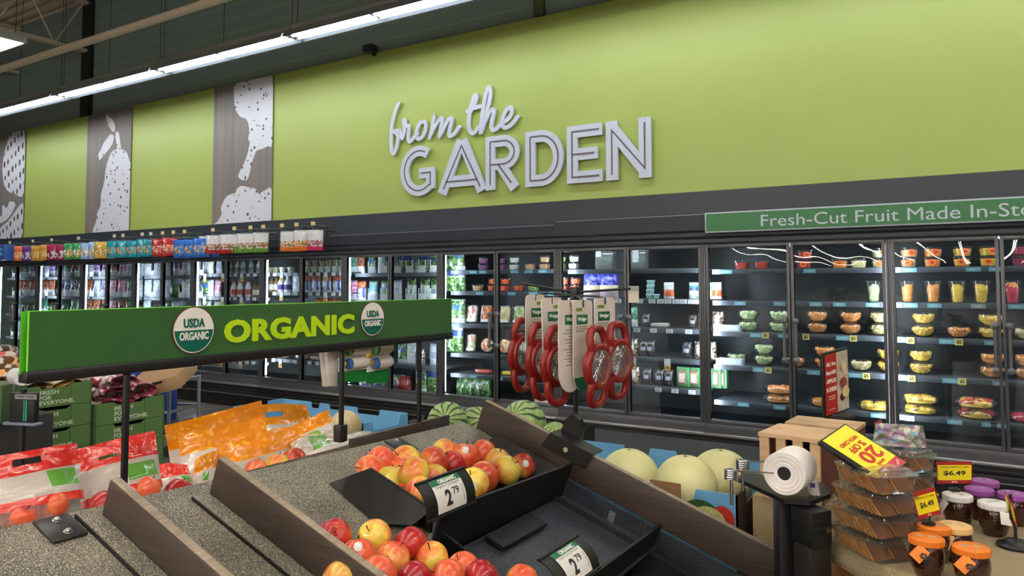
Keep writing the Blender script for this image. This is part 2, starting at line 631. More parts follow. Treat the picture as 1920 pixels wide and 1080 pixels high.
X1 = -7.93
broc = [(512, 138), (498, 141), (480, 146), (470, 150), (459, 149), (446, 153), (441, 162), (440, 175), (441, 190), (443, 205), (452, 219), (462, 223), (467, 232), (469, 246), (467, 262), (470, 268), (462, 300), (448, 331), (465, 337), (474, 305), (482, 284), (492, 280), (503, 274), (512, 264)]
caul = [(511, 356), (497, 358), (487, 362), (480, 354), (466, 351), (453, 349), (445, 356), (443, 362), (430, 366), (420, 378), (416, 392), (417, 402), (409, 416), (406, 424), (511, 418)]
mural(-9.17, X1, 'dark wood mural with white broccoli and cauliflower silhouettes', [('broccoli_shape', wall_pts(broc, X1), M_SPECK), ('cauliflower_shape', wall_pts(caul, X1), M_SPECK)])
X1 = -11.20
pear = [(246, 310), (243, 298), (240, 288), (234, 281), (229, 279), (226, 260), (224, 249), (219, 248), (218, 258), (221, 278), (212, 284), (205, 298), (201, 312), (199, 325), (196, 345), (191, 365), (190, 385), (184, 400), (182, 415), (179, 440), (246, 434)]
leaf1 = [(201, 214), (207, 220), (213, 226), (217, 237), (216, 247), (211, 245), (206, 238), (202, 228)]
leaf2 = [(209, 252), (215, 256), (213, 268), (206, 280), (199, 288), (192, 297), (188, 300), (186, 290), (190, 282), (195, 270), (202, 260)]
mural(-12.46, X1, 'dark wood mural with a white pear and leaves silhouette', [('pear_shape', wall_pts(pear, X1), M_SPECK), ('leaf_shape', wall_pts(leaf1, X1), M_SPECK), ('leaf_shape', wall_pts(leaf2, X1), M_SPECK)])
X1 = -14.50
ber = [(47, 244), (35, 246), (21, 249), (17, 262), (10, 285), (7, 305), (6, 322), (9, 345), (16, 358), (28, 363), (46, 360)]
ber2 = [(45, 385), (38, 386), (31, 395), (24, 405), (16, 415), (4, 426), (-4, 436), (0, 447), (44, 446)]
lf = [(6, 385), (14, 390), (20, 378), (30, 382), (26, 395), (18, 408), (8, 416), (-6, 420), (-4, 408), (5, 404)]
mural(-15.7, X1, 'dark wood mural with white strawberries, farthest of the murals', [('berry_shape', wall_pts(ber, X1), M_SEEDS), ('berry_shape', wall_pts(ber2, X1), M_SEEDS), ('leaf_shape', wall_pts(lf, X1), mat('mural_plain_white', (226, 228, 238), .5))])

# ------------------------------------------------------------------ wall lettering "from the GARDEN"
M_LET = mat('letter_white', (214, 222, 240), .4, var=.015)
M_LETS = mat('letter_return', (60, 74, 96), .5)
M_INL = mat('letter_inline', (112, 100, 108), .6)
LY = WY - .03
e = empty('wall_lettering', (-5.0, WY - .01, 3.4), 'white raised script lettering "from the" on the green wall', 'sign')
W2 = lambda pts: [atY(a, b, LY) - V((-5.0, WY - .01, 3.4)) for a, b in pts]
cs = lambda q: [(720 + a / 5.143, 160 + b / 5.143) for a, b in q]
SCRIPT = {
    'letter_f': [[(150, 180), (128, 225), (100, 320), (84, 410), (80, 500), (80, 580), (88, 640), (104, 660), (122, 630), (140, 560), (148, 500), (135, 470), (110, 450), (120, 446), (158, 438)]],
    'letter_r': [[(158, 440), (182, 512), (205, 440), (212, 350), (200, 340), (206, 380), (240, 396), (252, 400), (246, 470), (246, 525), (262, 544), (290, 520), (330, 470)]],
    'letter_o': [[(388, 350), (352, 372), (328, 430), (318, 480), (330, 512), (358, 516), (392, 480), (412, 420), (408, 362), (388, 350)]],
    'letter_m': [[(448, 508), (470, 420), (490, 312), (478, 380), (462, 470), (500, 400), (540, 340), (566, 320), (572, 345), (558, 420), (548, 490), (590, 410), (630, 340), (658, 322), (664, 350), (645, 430), (640, 480), (660, 492), (700, 460), (736, 405)]],
    'letter_t': [[(840, 262), (880, 190), (902, 120), (895, 98), (878, 115), (850, 200), (830, 300), (826, 390), (838, 440), (866, 466), (900, 440), (930, 395)], [(812, 252), (860, 226), (935, 206)]],
    'letter_h': [[(944, 410), (980, 300), (1020, 180), (1036, 80), (1028, 28), (1008, 36), (985, 120), (960, 270), (944, 455), (980, 360), (1030, 262), (1064, 238), (1070, 270), (1052, 350), (1048, 410), (1070, 436), (1110, 410), (1150, 365)]],
    'letter_e': [[(1150, 365), (1200, 330), (1236, 280), (1240, 230), (1222, 218), (1190, 240), (1160, 300), (1148, 360), (1160, 402), (1192, 410), (1240, 380), (1275, 340), (1298, 305)]],
}
for nm, paths in SCRIPT.items():
    mb = MB()
    for p in paths:
        pts = W2(cs([(q.x, q.y) for q in smooth_path(p, 5)]))
        ribbon(mb, pts, .047, (0, -1, 0), .020, step=.00012)
        for q in (pts[0], pts[-1]):
            mb.lathe([(.0234, 0), (.0234, .0196)], 12, q, Matrix(((1, 0, 0), (0, 0, -1), (0, 1, 0))))
    mb.build(nm, M_LET, e, sharp=50, keep=True)

e = empty('wall_lettering', (-4.2, WY - .01, 2.95), 'white raised capital letters GARDEN with dark inlines on the green wall', 'sign')
O2 = V((-4.2, WY - .01, 2.95))


def garden(nm, strokes, w, inl):
    mb = MB()
    for i, s in enumerate(strokes):
        ribbon(mb, [V((a, -.03 + .0015 * i, b)) for a, b in s], w, (0, -1, 0), .030)
    o = mb.build(nm, M_LET, e, keep=True)
    mb = MB()
    for s in inl:
        ribbon(mb, [V((a, -.0605, b)) for a, b in s], .017, (0, -1, 0), .001)
    mb.build('inline', M_INL, o, keep=True)


def arc(cx, cz, rx, rz, a0, a1, n=18):
    return [(cx + rx * math.cos(math.radians(a0 + (a1 - a0) * i / n)), cz + rz * math.sin(math.radians(a0 + (a1 - a0) * i / n))) for i in range(n + 1)]


LW = .120
H0, H1 = 2.655 - 2.95, 3.235 - 2.95           # baseline and cap height
h0, h1 = H0 + LW / 2, H1 - LW / 2
zc = (H0 + H1) / 2
# G
gx = -5.40 + 4.2
g = arc(gx, zc, .215, .23, 55, 312, 26)
garden('letter_G', [g, [(gx + .165, H0 + .075), (gx + .165, zc + .03)], [(gx + .0, zc - .03), (gx + .224, zc - .03)]], LW,
       [g[1:] + [(gx + .165, h0 + .06), (gx + .165, zc - .03), (gx + .03, zc - .03)]])
# A
ax = -4.80 + 4.2
garden('letter_A', [[(ax - .27, H0), (ax - .005, H1)], [(ax + .005, H1), (ax + .27, H0)], [(ax - .19, H0 + .13), (ax + .19, H0 + .13)]], .125,
       [[(ax - .25, H0 + .05), (ax, H1 - .06), (ax + .25, H0 + .05)], [(ax - .215, H0 + .13), (ax + .215, H0 + .13)]])
# R
rx = -4.42 + 4.2
bowl = [(rx, h1), (rx + .16, h1)] + arc(rx + .17, h1 - .125, .135, .125, 85, -85, 12) + [(rx + .16, h1 - .25), (rx, h1 - .25)]
garden('letter_R', [[(rx, H0), (rx, H1 - .001)], bowl, [(rx + .12, h1 - .25), (rx + .31, H0)]], LW,
       [[(rx, H0 + .05), (rx, h1)], bowl[:-1] + [(rx, h1 - .25)], [(rx + .10, h1 - .25), (rx + .27, H0 + .06)]])
# D
dx = -3.92 + 4.2
dd = [(dx, h1), (dx + .12, h1)] + arc(dx + .13, zc, .2, h1 - zc, 88, -88, 20) + [(dx + .12, h0), (dx, h0)]
garden('letter_D', [[(dx, H0), (dx, H1)], dd], LW, [[(dx, h0), (dx, h1)], dd])
# E
ex = -3.43 + 4.2
garden('letter_E', [[(ex, H0), (ex, H1)], [(ex, h1), (ex + .33, h1)], [(ex, zc), (ex + .28, zc)], [(ex, h0), (ex + .33, h0)]], LW,
       [[(ex + .30, h1), (ex, h1), (ex, h0), (ex + .30, h0)], [(ex, zc), (ex + .25, zc)]])
# N
nx = -2.995 + 4.2
garden('letter_N', [[(nx, H0), (nx, H1)], [(nx, H1 - .07), (nx + .34, H0 + .07)], [(nx + .34, H0), (nx + .34, H1)]], .125,
       [[(nx, H0 + .05), (nx, H1 - .09), (nx + .34, H0 + .09), (nx + .34, H1 - .05)]])
# small dark gadget on top of the green bulkhead
p = atY(697, 92, WY - .06)
e = empty('wall_camera', (p.x, WY - .01, p.z - .02), 'small dark bracketed device on the top edge of the green wall', 'device')
MB().box((-.06, -.14, -.03), (.06, -.02, .06), bev=.006).build('body', mat('dark_blue_plastic', (38, 48, 60), .5), e)
MB().box((-.11, -.1, -.01), (-.08, -.05, .08), bev=.004).build('fin', mat('dark_blue_plastic', (38, 48, 60), .5), e)
MB().box((-.02, -.02, -.05), (.02, 0, .02)).build('bracket', M_BLACK, e)
# ================================================================== glass door coolers along the wall
GY = 6.70                                     # glass plane
BACK = 7.52
PX_ = [.89, -.606, -2.112, -3.613, -5.109, -6.58, -8.08, -9.56, -11.02, -12.48, -13.92, -15.36]
M_FRAME = mat('cooler_frame_grey', (98, 99, 102), .38, metal=.55, var=.05)
M_CANOPY = mat('canopy_charcoal', (56, 63, 71), .42, var=.05)
M_CANOPY2 = mat('canopy_charcoal_low', (46, 51, 56), .4, var=.05)
M_SILVER = mat('bumper_silver', (176, 176, 178), .3, metal=.8, var=.04)
M_KICK = mat('kick_black', (24, 25, 27), .4, var=.1)
M_SHELF = mat('shelf_grey', (84, 88, 96), .35, metal=.3, var=.05)
M_INNER = mat('cooler_liner_dark', (11, 16, 23), .45, var=.1)
M_LINERW = mat('cooler_liner_grey', (126, 130, 130), .4, var=.08)
M_GLASS = clear('door_glass', (236, 242, 242), 1.45, .0, wave=.0035, wscale=1.5)
M_BAR = emit('led_bar', (222, 236, 255), LED)
M_BARN = emit('led_bar_near', (236, 242, 255), LED * 1.8)
M_STRIP_ADDED = emit('added_led_strip', (240, 244, 255), LED * .75)  # glow of the added, unseen lamps that brighten the near goods
M_TAGB = mat('tag_blue', (120, 186, 206), .5, var=.04)
M_TAGW = mat('tag_white', (226, 228, 234), .5, var=.04)
M_TAGY = mat('tag_yellow', (250, 224, 130), .5, var=.04)
M_TAGO = mat('tag_orange', (245, 196, 84), .5, var=.04)
M_INK = mat('ink_dark', (40, 40, 46), .6)
M_INKB = mat('ink_blue', (52, 112, 140), .6)
M_HANDLE = mat('handle_grey', (112, 113, 114), .35, metal=.5)

SHELVES = {0: (1.775, 1.49, 1.21, .905, .585), 1: (1.775, 1.49, 1.21, .905, .585), 2: (1.79, 1.50, 1.22, .935, .66), 3: (1.80, 1.565, 1.20, .87, .645)}
for k in range(4, 11):
    SHELVES[k] = (1.78, 1.45, 1.12, .70)
SHELVES[5] = (1.80, 1.545, 1.22, .93, .66)
SHELVES[6] = (1.80, 1.47, 1.16, .86, .60)
BAYNAME = ['cooler bay at the right edge holding cut fruit bowls', 'cooler bay with green melon bowls left of the apples and cheese sign',
           'dark cooler bay of packed mushrooms and juice pouches', 'cooler bay of deli tubs behind the red wedgers',
           'cooler bay of bagged lettuce behind the end of the organic sign', 'cooler bay of milk coloured jugs above the word ORGANIC',
           'cooler bay of red capped bottles and bagged cheese', 'cooler bay of pale bags below the teal snack bags',
           'cooler bay of pink packs below the green snack bags', 'cooler bay of navy packs below the gold snack bags', 'farthest cooler bay at the left edge of the picture']
TAGS = {}     # (bay, shelf) -> list of (X, kind)


def tags_px(k, j, lst):
    z = SHELVES[k][j]
    for x, y, kind in lst:
        TAGS.setdefault((k, j), []).append((atY(x, y, 6.84).x, kind))


B, W, Yl = 'blue', 'white', 'price'
tags_px(1, 0, [(1363, 508, 'bluew'), (1518, 508, B)])
tags_px(1, 1, [(1388, 565, B), (1462, 566, B), (1530, 567, B), (1574, 568, B), (1636, 568, B)])
tags_px(1, 2, [(1425, 623, 'blue5'), (1470, 623, B), (1500, 625, 'only5'), (1588, 628, 'blue5')])
tags_px(1, 3, [(1430, 687, 'blue5'), (1525, 692, B), (1612, 698, 'blue5')])
tags_px(1, 4, [(1394, 755, B), (1462, 760, B), (1645, 777, B)])
tags_px(0, 0, [(1706, 506, B), (1825, 505, B), (1868, 504, B)])
tags_px(0, 1, [(1708, 568, B), (1752, 568, B), (1834, 569, 'grey'), (1905, 571, B)])
tags_px(0, 2, [(1694, 632, 'blue5'), (1784, 637, 'blue5'), (1860, 638, B)])
tags_px(0, 3, [(1696, 702, 'blue5'), (1790, 709, 'blue5'), (1875, 714, 'grey')])
tags_px(0, 4, [(1706, 780, W), (1790, 788, B), (1855, 795, B), (1872, 795, B)])
tags_px(2, 1, [(x, 561, W) for x in (1200, 1223, 1239, 1253, 1268, 1282, 1297, 1311)] + [(x, 558, W) for x in (1095, 1120, 1140, 1160)])
tags_px(2, 2, [(x, 615, W) for x in (1195, 1226, 1256, 1292)])
tags_px(2, 3, [(1188, 672, 'sale'), (1252, 676, 'sale')])
tags_px(2, 4, [(x, 728, W) for x in (1235, 1266, 1298)])
tags_px(3, 0, [(x, 505, B) for x in (906, 965, 992, 1018, 1074)] + [(888, 506, B)])
tags_px(3, 1, [(x, 547, B) for x in (900, 960, 1000, 1035, 1064)])
tags_px(3, 4, [(x, 705, B) for x in (888, 936)])
for k in range(5, 7):
    for j in range(5):
        x0, x1 = PX_[k + 1], PX_[k]
        TAGS[(k, j)] = [(x0 + (i + .5) * (x1 - x0) / 11, 'white' if (i * 7 + j * 3 + k) % 3 else 'sale') for i in range(11)]


def price_tag(parent, X, z, kind, x0):
    """shelf edge label; X in world, parent at x0"""
    y = 6.831 - GY
    a = X - x0
    mb = MB()
    if kind in (B, 'bluew', 'grey'):
        mb.box((a - .05, y - .003, z + .002), (a + .05, y, z + .036), 0)
        for q in range(2):
            mb.box((a - .028, y - .0036, z + .012 + q * .009), (a + .028, y - .003, z + .015 + q * .009), 1)
        return mb.build('price_tag', [M_TAGB if kind != 'grey' else mat('tag_grey', (142, 158, 162), .5), M_WHITE], parent)
    if kind == W:
        mb.box((a - .033, y - .003, z - .002), (a + .033, y, z + .038), 0)
        for q in range(3):
            mb.box((a - .02, y - .0036, z + .006 + q * .01), (a + .018, y - .003, z + .009 + q * .01), 1)
        return mb.build('price_tag', [M_TAGW, M_INK], parent)
    if kind == 'sale':
        mb.box((a - .03, y - .005, z - .075), (a + .03, y - .002, z + .04), 0)
        mb.box((a - .03, y - .0056, z - .07), (a + .03, y - .005, z - .018), 1)
        mb.box((a - .03, y - .0056, z - .077), (a + .03, y - .005, z - .070), 2)
        put_text(mb, '6.99' if (int(abs(a) * 10) % 2) else '4.99', (a, y - .0058, z - .044), X3, Z3, .04, .02, bold=.03, extrude=.0004, mi=3)
        return mb.build('price_tag', [M_TAGW, M_TAGO, mat('tag_red', (190, 40, 40), .5), M_INK], parent)
    if kind in ('blue5', 'only5'):
        if kind == 'blue5':
            mb.box((a - .085, y - .003, z - .002), (a + .025, y, z + .036), 0)
            for q in range(2):
                mb.box((a - .07, y - .0036, z + .010 + q * .011), (a + .0, y - .003, z + .014 + q * .011), 2)
        mb.box((a + .022, y - .005, z - .008), (a + .078, y - .001, z + .042), 1)
        put_text(mb, '$5', (a + .05, y - .0052, z + .017), X3, Z3, .034, .03, bold=.03, extrude=.0004, mi=3)
        return mb.build('price_tag', [M_TAGB, M_TAGY, M_WHITE, M_INK], parent)


def door(e, a, b, hinge_left, handle=True):
    """one framed glass door between a and b (local x), handle on the free side"""
    z0, z1 = .40, 2.0; fw = .028
    y0, y1 = -.035, .015
    d = MB()
    d.box((a + .004, y0, z0), (a + fw, y1, z1), bev=.003).box((b - fw, y0, z0), (b - .004, y1, z1), bev=.003)
    d.box((a + fw, y0, z0), (b - fw, y1, z0 + .035), bev=.003).box((a + fw, y0, z1 - .03), (b - fw, y1, z1), bev=.003)
    o = d.build('door', M_FRAME, e)
    MB().box((a + fw, -.012, z0 + .03), (b - fw, -.006, z1 - .025)).build('glass', M_GLASS, o)
    hx = (b - .045) if hinge_left else (a + .045)
    h = MB(); zc = 1.165; L = .165
    s = -1 if hinge_left else 1
    h.tube([(hx, -.085, zc - L), (hx, -.085, zc + L)], .014, 10)
    for zz in (zc - L, zc + L):
        h.tube([(hx, -.085, zz), (hx, -.03, zz)], .016, 10)
        h.ball((hx, -.09, zz), .028, 12, 8, (1, .6, 1))
    h.build('handle', M_HANDLE, o)
    return o


def cooler(k):
    x1, x0 = PX_[k], PX_[k + 1]; w = x1 - x0; xm = x0
    e = empty('display_cooler', (x0, GY, 0), 'charcoal glass door ' + BAYNAME[k], 'cooler', 'glass door coolers along the green wall')
    d = BACK - GY
    # bottom tank and kick
    MB().box((0, -.02, .0), (w, d + .05, .22)).box((0, -.10, .16), (w, -.02, .235), bev=.006).build('base', M_KICK, e)
    mb = MB(); mb.box((0, -.075, .235), (w, .06, .27), bev=.004); mb.box((0, -.06, .27), (w, .06, .30)); mb.build('base_trim', M_KICK, e)
    MB().box((0, -.085, .297), (w, -.03, .322), bev=.005).build('bumper', M_SILVER, e)
    MB().box((0, -.03, .297), (w, .06, .40), bev=.004).build('sill', M_FRAME, e)
    MB().box((.0, -.104, .178), (w, -.1, .186)).build('bumper_strip', M_SILVER, e)
    # canopy: stepped grey front
    step = 0 if k >= 3 else .03
    mb = MB()
    pr = [(-.03, 2.0), (-.045, 2.02), (-.045, 2.05), (-.03, 2.06), (-.05, 2.075), (-.05, 2.11), (-.085, 2.13), (-.10, 2.235 + step), (-.085, 2.25 + step), (-.02, 2.262 + step), (-.02, 2.49), (.0, 2.49), (.0, 2.0)]
    mb.prism([(0, a, b) for a, b in pr], (w, 0, 0)); mb.build('canopy', M_CANOPY, e)
    MB().box((0, -.098, 2.238 + step), (w, -.022, 2.246 + step)).build('canopy_trim', mat('canopy_edge', (120, 124, 130), .35, metal=.4), e)
    # cabinet box
    MB().box((0, 0, 2.0), (w, d, 2.06)).build('roof', M_KICK, e)
    MB().box((0, d, .22), (w, d + .04, 2.06)).build('back_panel', M_INNER if k < 5 else M_LINERW, e)
    MB().box((0, .05, .22), (w, d, .36)).build('floor_pan', M_INNER, e)
    # posts at both ends (shared posts: left post belongs to this bay)
    MB().box((.001, -.035, .40), (.019, .03, 2.0), bev=.003).build('post', M_FRAME, e)
    MB().box((w - .019, -.035, .40), (w - .001, .03, 2.0), bev=.003).build('post', M_FRAME, e)
    q = (.022, .045, .022) if k > 3 else (.002, .02, .045)      # the lamps of the nearer bays sit behind their posts
    for s in (1, -1):
        a = [q[0], q[1]] if s > 0 else [w - q[1], w - q[0]]
        MB().box((a[0], q[2], .45), (a[1], q[2] + .015, 1.97)).build('light_bar', M_BAR if k > 3 else M_BARN, e)
    door(e, .018, w / 2, True); door(e, w / 2, w - .018, False)
    if k < 4:
        MB().box((.06, .10, 1.988), (w - .06, .12, 1.996)).build('added_header_light', M_STRIP_ADDED, e)  # unseen lamp added to light the goods at mid door
    # shelves
    for j, z in enumerate(SHELVES[k]):
        s = MB(); s.box((.03, .14, z - .014), (w - .03, d, z)); s.box((.03, .132, z - .042), (w - .03, .142, z + .003), bev=.002)
        o = s.build('shelf', M_SHELF, e)
        if k < 4:
            MB().box((.06, .145, z - .022), (w - .06, .165, z - .016)).build('added_shelf_light', M_STRIP_ADDED, o)  # unseen strip added under the shelf front to brighten the cut fruit
        for X, kind in TAGS.get((k, j), []):
            if x0 + .06 < X < x1 - .06:
                price_tag(o, X, z - .040, kind, x0)
    return e


for k in range(11):
    cooler(k)

# sign over the fruit doors
M_SIGNG = mat('fruit_sign_green', (62, 128, 78), .45, var=.03)
M_SIGNE = mat('fruit_sign_edge', (196, 204, 216), .45, var=.03)
e = empty('fruit_sign', (-2.06, 6.575, 2.10), 'long green sign reading Fresh-Cut Fruit Made In-Store on the canopy', 'sign')
MB().box((0, -.004, 0), (2.72, .012, .18), bev=.002).build('border', M_SIGNE, e)
MB().box((.012, -.0065, .012), (2.708, -.003, .168)).build('panel', M_SIGNG, e)
mb = MB(); put_text(mb, 'Fresh-Cut Fruit Made In-Store', (1.53, -.0068, .087), X3, Z3, 2.08, .10, bold=0, extrude=.001)
mb.build('lettering', mat('fruit_sign_letters', (206, 214, 228), .5), e)
# ================================================================== goods inside the coolers
M_CLEAR = clear('clear_plastic', (250, 252, 252), 1.5, .04, crinkle=.0, gain=1.5, haze=.02)
M_BOWL = clear('bowl_plastic', (250, 252, 252), 1.55, .05, gain=2.2, haze=.015)
M_FILM = clear('clear_film', (250, 250, 250), 1.5, .08, crinkle=.012, wscale=28, gain=1.8, haze=.10)


def fruit_mat(name, col, var=.22):
    return mat('fruit_' + name, col, .35, var=var, scale=60)


FRUIT = {'honeydew': (206, 220, 158), 'orange': (250, 156, 76), 'yellow': (246, 192, 70), 'pale': (236, 214, 150), 'red': (206, 60, 52), 'watermelon': (206, 40, 70), 'purple': (140, 78, 130), 'white': (222, 222, 210), 'green': (128, 168, 84), 'mixed': (236, 170, 70), 'salsa': (190, 62, 44), 'hummus': (220, 176, 128), 'beet': (150, 40, 66), 'teal': (128, 170, 170)}
ADJ = {'honeydew': 'pale green melon', 'orange': 'orange melon', 'yellow': 'yellow pineapple', 'pale': 'cream coloured melon', 'red': 'red fruit', 'watermelon': 'pink watermelon', 'purple': 'purple dip', 'white': 'white dip', 'green': 'green dip', 'mixed': 'red and yellow fruit', 'salsa': 'red salsa', 'hummus': 'tan hummus', 'beet': 'dark red fruit', 'teal': 'teal labelled dip'}


def chunks(mb, n, rf, z0, z1, s, mi=0, sx=1.0, inner=.35):
    """cut fruit pieces lying inside a vessel of radius rf(z)"""
    rnd = random.Random(n * 13 + int(s * 1e4))
    for i in range(n):
        z = z0 + (z1 - z0) * rnd.random(); a = rnd.random() * 2 * PI
        r = (rf(z) - s * .74) * (inner + (1 - inner) * math.sqrt(rnd.random()))
        R = Matrix.Rotation(rnd.random() * 6, 3, 'Z') @ Matrix.Rotation(rnd.random() * 6, 3, 'X')
        q = s / 2
        mb.box((-q, -q * .8, -q * .7), (q, q * .8, q * .7), mi, bev=q * .25, R=R, c=(r * math.cos(a) * sx, r * math.sin(a), z))


PROTO = {}
SPARE = []


def proto(key):
    """one hidden-away-from-nobody prototype per kind; its first use is the prototype itself"""
    if key in PROTO:
        return PROTO[key], False
    kind, var = key
    f = globals()['make_' + kind]
    PROTO[key] = f(var)
    return PROTO[key], True


def place(kind, var, loc, label, cat, group, rz=0, scale=1, tilt=0):
    r, fresh = proto((kind, var))
    sc_ = (scale,) * 3 if not isinstance(scale, (tuple, list)) else scale
    rot = (tilt, 0, rz)
    if fresh:
        r.location = loc; r.rotation_euler = rot; r.scale = sc_; tag(r, label, cat, group)
        return r
    c = dup(r, loc, rot, label, group, sc_)
    c['category'] = cat
    return c


def make_melon_bowl(var):
    e = empty('fruit_bowl', (0, 0, 0))
    flute = lambda a, z: 1 + .022 * math.cos(22 * a) * (1 if z < .06 else .3)
    MB().lathe([(.045, .001), (.05, .002), (.075, .022), (.092, .05), (.096, .060), (.0975, .061)], 66, mod=flute, cap=True).build('bowl', M_BOWL, e)
    MB().lathe([(.0985, .060), (.0985, .064), (.090, .068), (.086, .085), (.070, .098), (.03, .102)], 44, mod=lambda a, z: 1 + .012 * math.cos(22 * a)).build('lid', M_BOWL, e)
    mb = MB(); rf = lambda z: .052 + (.09 - .052) * min(1, max(0, (z - .004) / .05))
    chunks(mb, 70, rf, .016, .074, .026, inner=.6)
    m = [fruit_mat(var, FRUIT[var])]
    mb.lathe([(.03, .008), (.055, .02), (.068, .05), (.062, .07), (.02, .078)], 12)
    mb.build('fruit_pieces', m, e)
    return e


def make_fruit_platter(var):
    e = empty('fruit_platter', (0, 0, 0))
    mb = MB(); mb.lathe([(.10, .001), (.115, .003), (.135, .03), (.142, .036)], 48); mb.build('tray', M_CLEAR, e)
    mb = MB(); mb.lathe([(.144, .035), (.144, .04), (.136, .055), (.11, .075), (.05, .082), (.02, .083)], 48); mb.build('lid', M_CLEAR, e)
    mb = MB(); chunks(mb, 46, lambda z: .128, .02, .055, .042, inner=.3)
    mb.lathe([(.08, .006), (.11, .012), (.11, .03), (.02, .034)], 16)
    mb.build('fruit_pieces', fruit_mat('mixed_yellow' if var == 'mixed' else var, FRUIT['yellow' if var == 'mixed' else var]), e)
    if var == 'mixed':
        mb = MB(); chunks(mb, 22, lambda z: .135, .03, .06, .04, inner=.6); mb.build('berry_pieces', fruit_mat('red', FRUIT['red']), e)
    return e


def make_fruit_cup(var):
    e = empty('fruit_cup', (0, 0, 0))
    mb = MB(); mb.lathe([(.043, .001), (.046, .002), (.062, .160), (.065, .162), (.065, .167)], 40, mod=lambda a, z: 1 + .008 * (1 if math.cos(10 * a) > .3 else 0)); mb.build('cup', M_CLEAR, e)
    MB().lathe([(.067, .164), (.067, .172), (.060, .176), (.02, .177)], 32).build('lid', M_CLEAR, e)
    mb = MB(); chunks(mb, 60, lambda z: .041 + .016 * z / .16, .015, .138, .034, inner=.6)
    mb.lathe([(.03, .006), (.034, .02), (.044, .12), (.03, .135)], 12)
    mb.build('fruit_pieces', fruit_mat(var, FRUIT[var]), e)
    if var == 'watermelon':
        mb = MB(); chunks(mb, 14, lambda z: .05, .12, .15, .036, inner=.3); mb.build('melon_pieces', fruit_mat('orange', FRUIT['orange']), e)
    return e


def squarish(r, p=4):
    return lambda a, z: 1 / ((abs(math.cos(a)) ** p + abs(math.sin(a)) ** p) ** (1 / p))


def make_deli_tub(var, sticker=False):
    if var.endswith('*'):
        var = var[:-1]; sticker = True
    e = empty('deli_tub', (0, 0, 0))
    sq = squarish(1)
    MB().lathe([(.045, .001), (.047, .002), (.056, .064), (.060, .065), (.060, .069)], 32, mod=sq).build('tub', M_CLEAR, e)
    MB().lathe([(.061, .067), (.061, .073), (.055, .074), (.02, .0742)], 32, mod=sq).build('lid', M_CLEAR, e)
    mb = MB(); mb.lathe([(.04, .005), (.045, .007), (.052, .050), (.045, .057), (.01, .06)], 24, mod=sq)
    mb.build('filling', fruit_mat(var, FRUIT[var]), e)
    if sticker:
        R = Matrix.Rotation(math.radians(86), 3, 'X')
        mb = MB(); mb.lathe([(.024, 0), (.024, .0012)], 20, (0, -.0565, .036), R)
        put_text(mb, '$6', (0, -.0582, .036), X3, Z3, .022, .020, bold=.03, extrude=.0004, mi=1)
        mb.build('price_sticker', [mat('sticker_orange', (250, 104, 34), .5, var=.03), mat('sticker_ink', (70, 20, 10), .5)], e)
    return e


def make_dip_cup(var):
    e = empty('dip_cup', (0, 0, 0))
    MB().lathe([(.03, 0), (.034, .002), (.040, .036)], 28).build('cup', mat('dip_' + var, FRUIT[var], .3), e)
    MB().lathe([(.042, .036), (.042, .043), (.036, .045), (.01, .0452)], 28).build('lid', mat('dip_lid', (196, 220, 224), .25), e)
    return e


def pouch_grid(p, bulge, nu=12, nv=14, crink=0, seed=1, pw=1.0, wave=0):
    """closed pillow over the four corners p = (bl, br, tr, tl); v runs up; carries uv"""
    rnd = random.Random(seed); bl, br, tr, tl = [V(q) for q in p]
    N = (br - bl).cross(tl - bl).normalized(); mb = MB(); mb.uv = []
    ph = [rnd.random() * 6 for _ in range(6)]
    for side in (1, -1):
        o = len(mb.v)
        for j in range(nv + 1):
            v = j / nv
            for i in range(nu + 1):
                u = i / nu
                b = bl.lerp(br, u).lerp(tl.lerp(tr, u), v)
                s = (max(0, math.sin(PI * u)) ** .55) * bulge(v)
                c = 0
                if crink and 0 < i < nu and 0 < j < nv:
                    c = crink * (math.sin(u * 9 + ph[0] + 5 * v) * math.sin(v * 11 + ph[1]) + .6 * math.sin(u * 17 + v * 7 + ph[2]) * math.cos(v * 13 + ph[3]) + .5 * rnd.uniform(-1, 1))
                wv = wave * math.sin(u * 5 + ph[4]) * v
                mb.v.append(tuple(b + N * (side * s + c + wv))); mb.uv.append((u, v))
        for j in range(nv):
            for i in range(nu):
                a = o + j * (nu + 1) + i
                q = (a, a + 1, a + nu + 2, a + nu + 1)
                mb.f.append(q if side > 0 else q[::-1]); mb.m.append(0)
    return mb


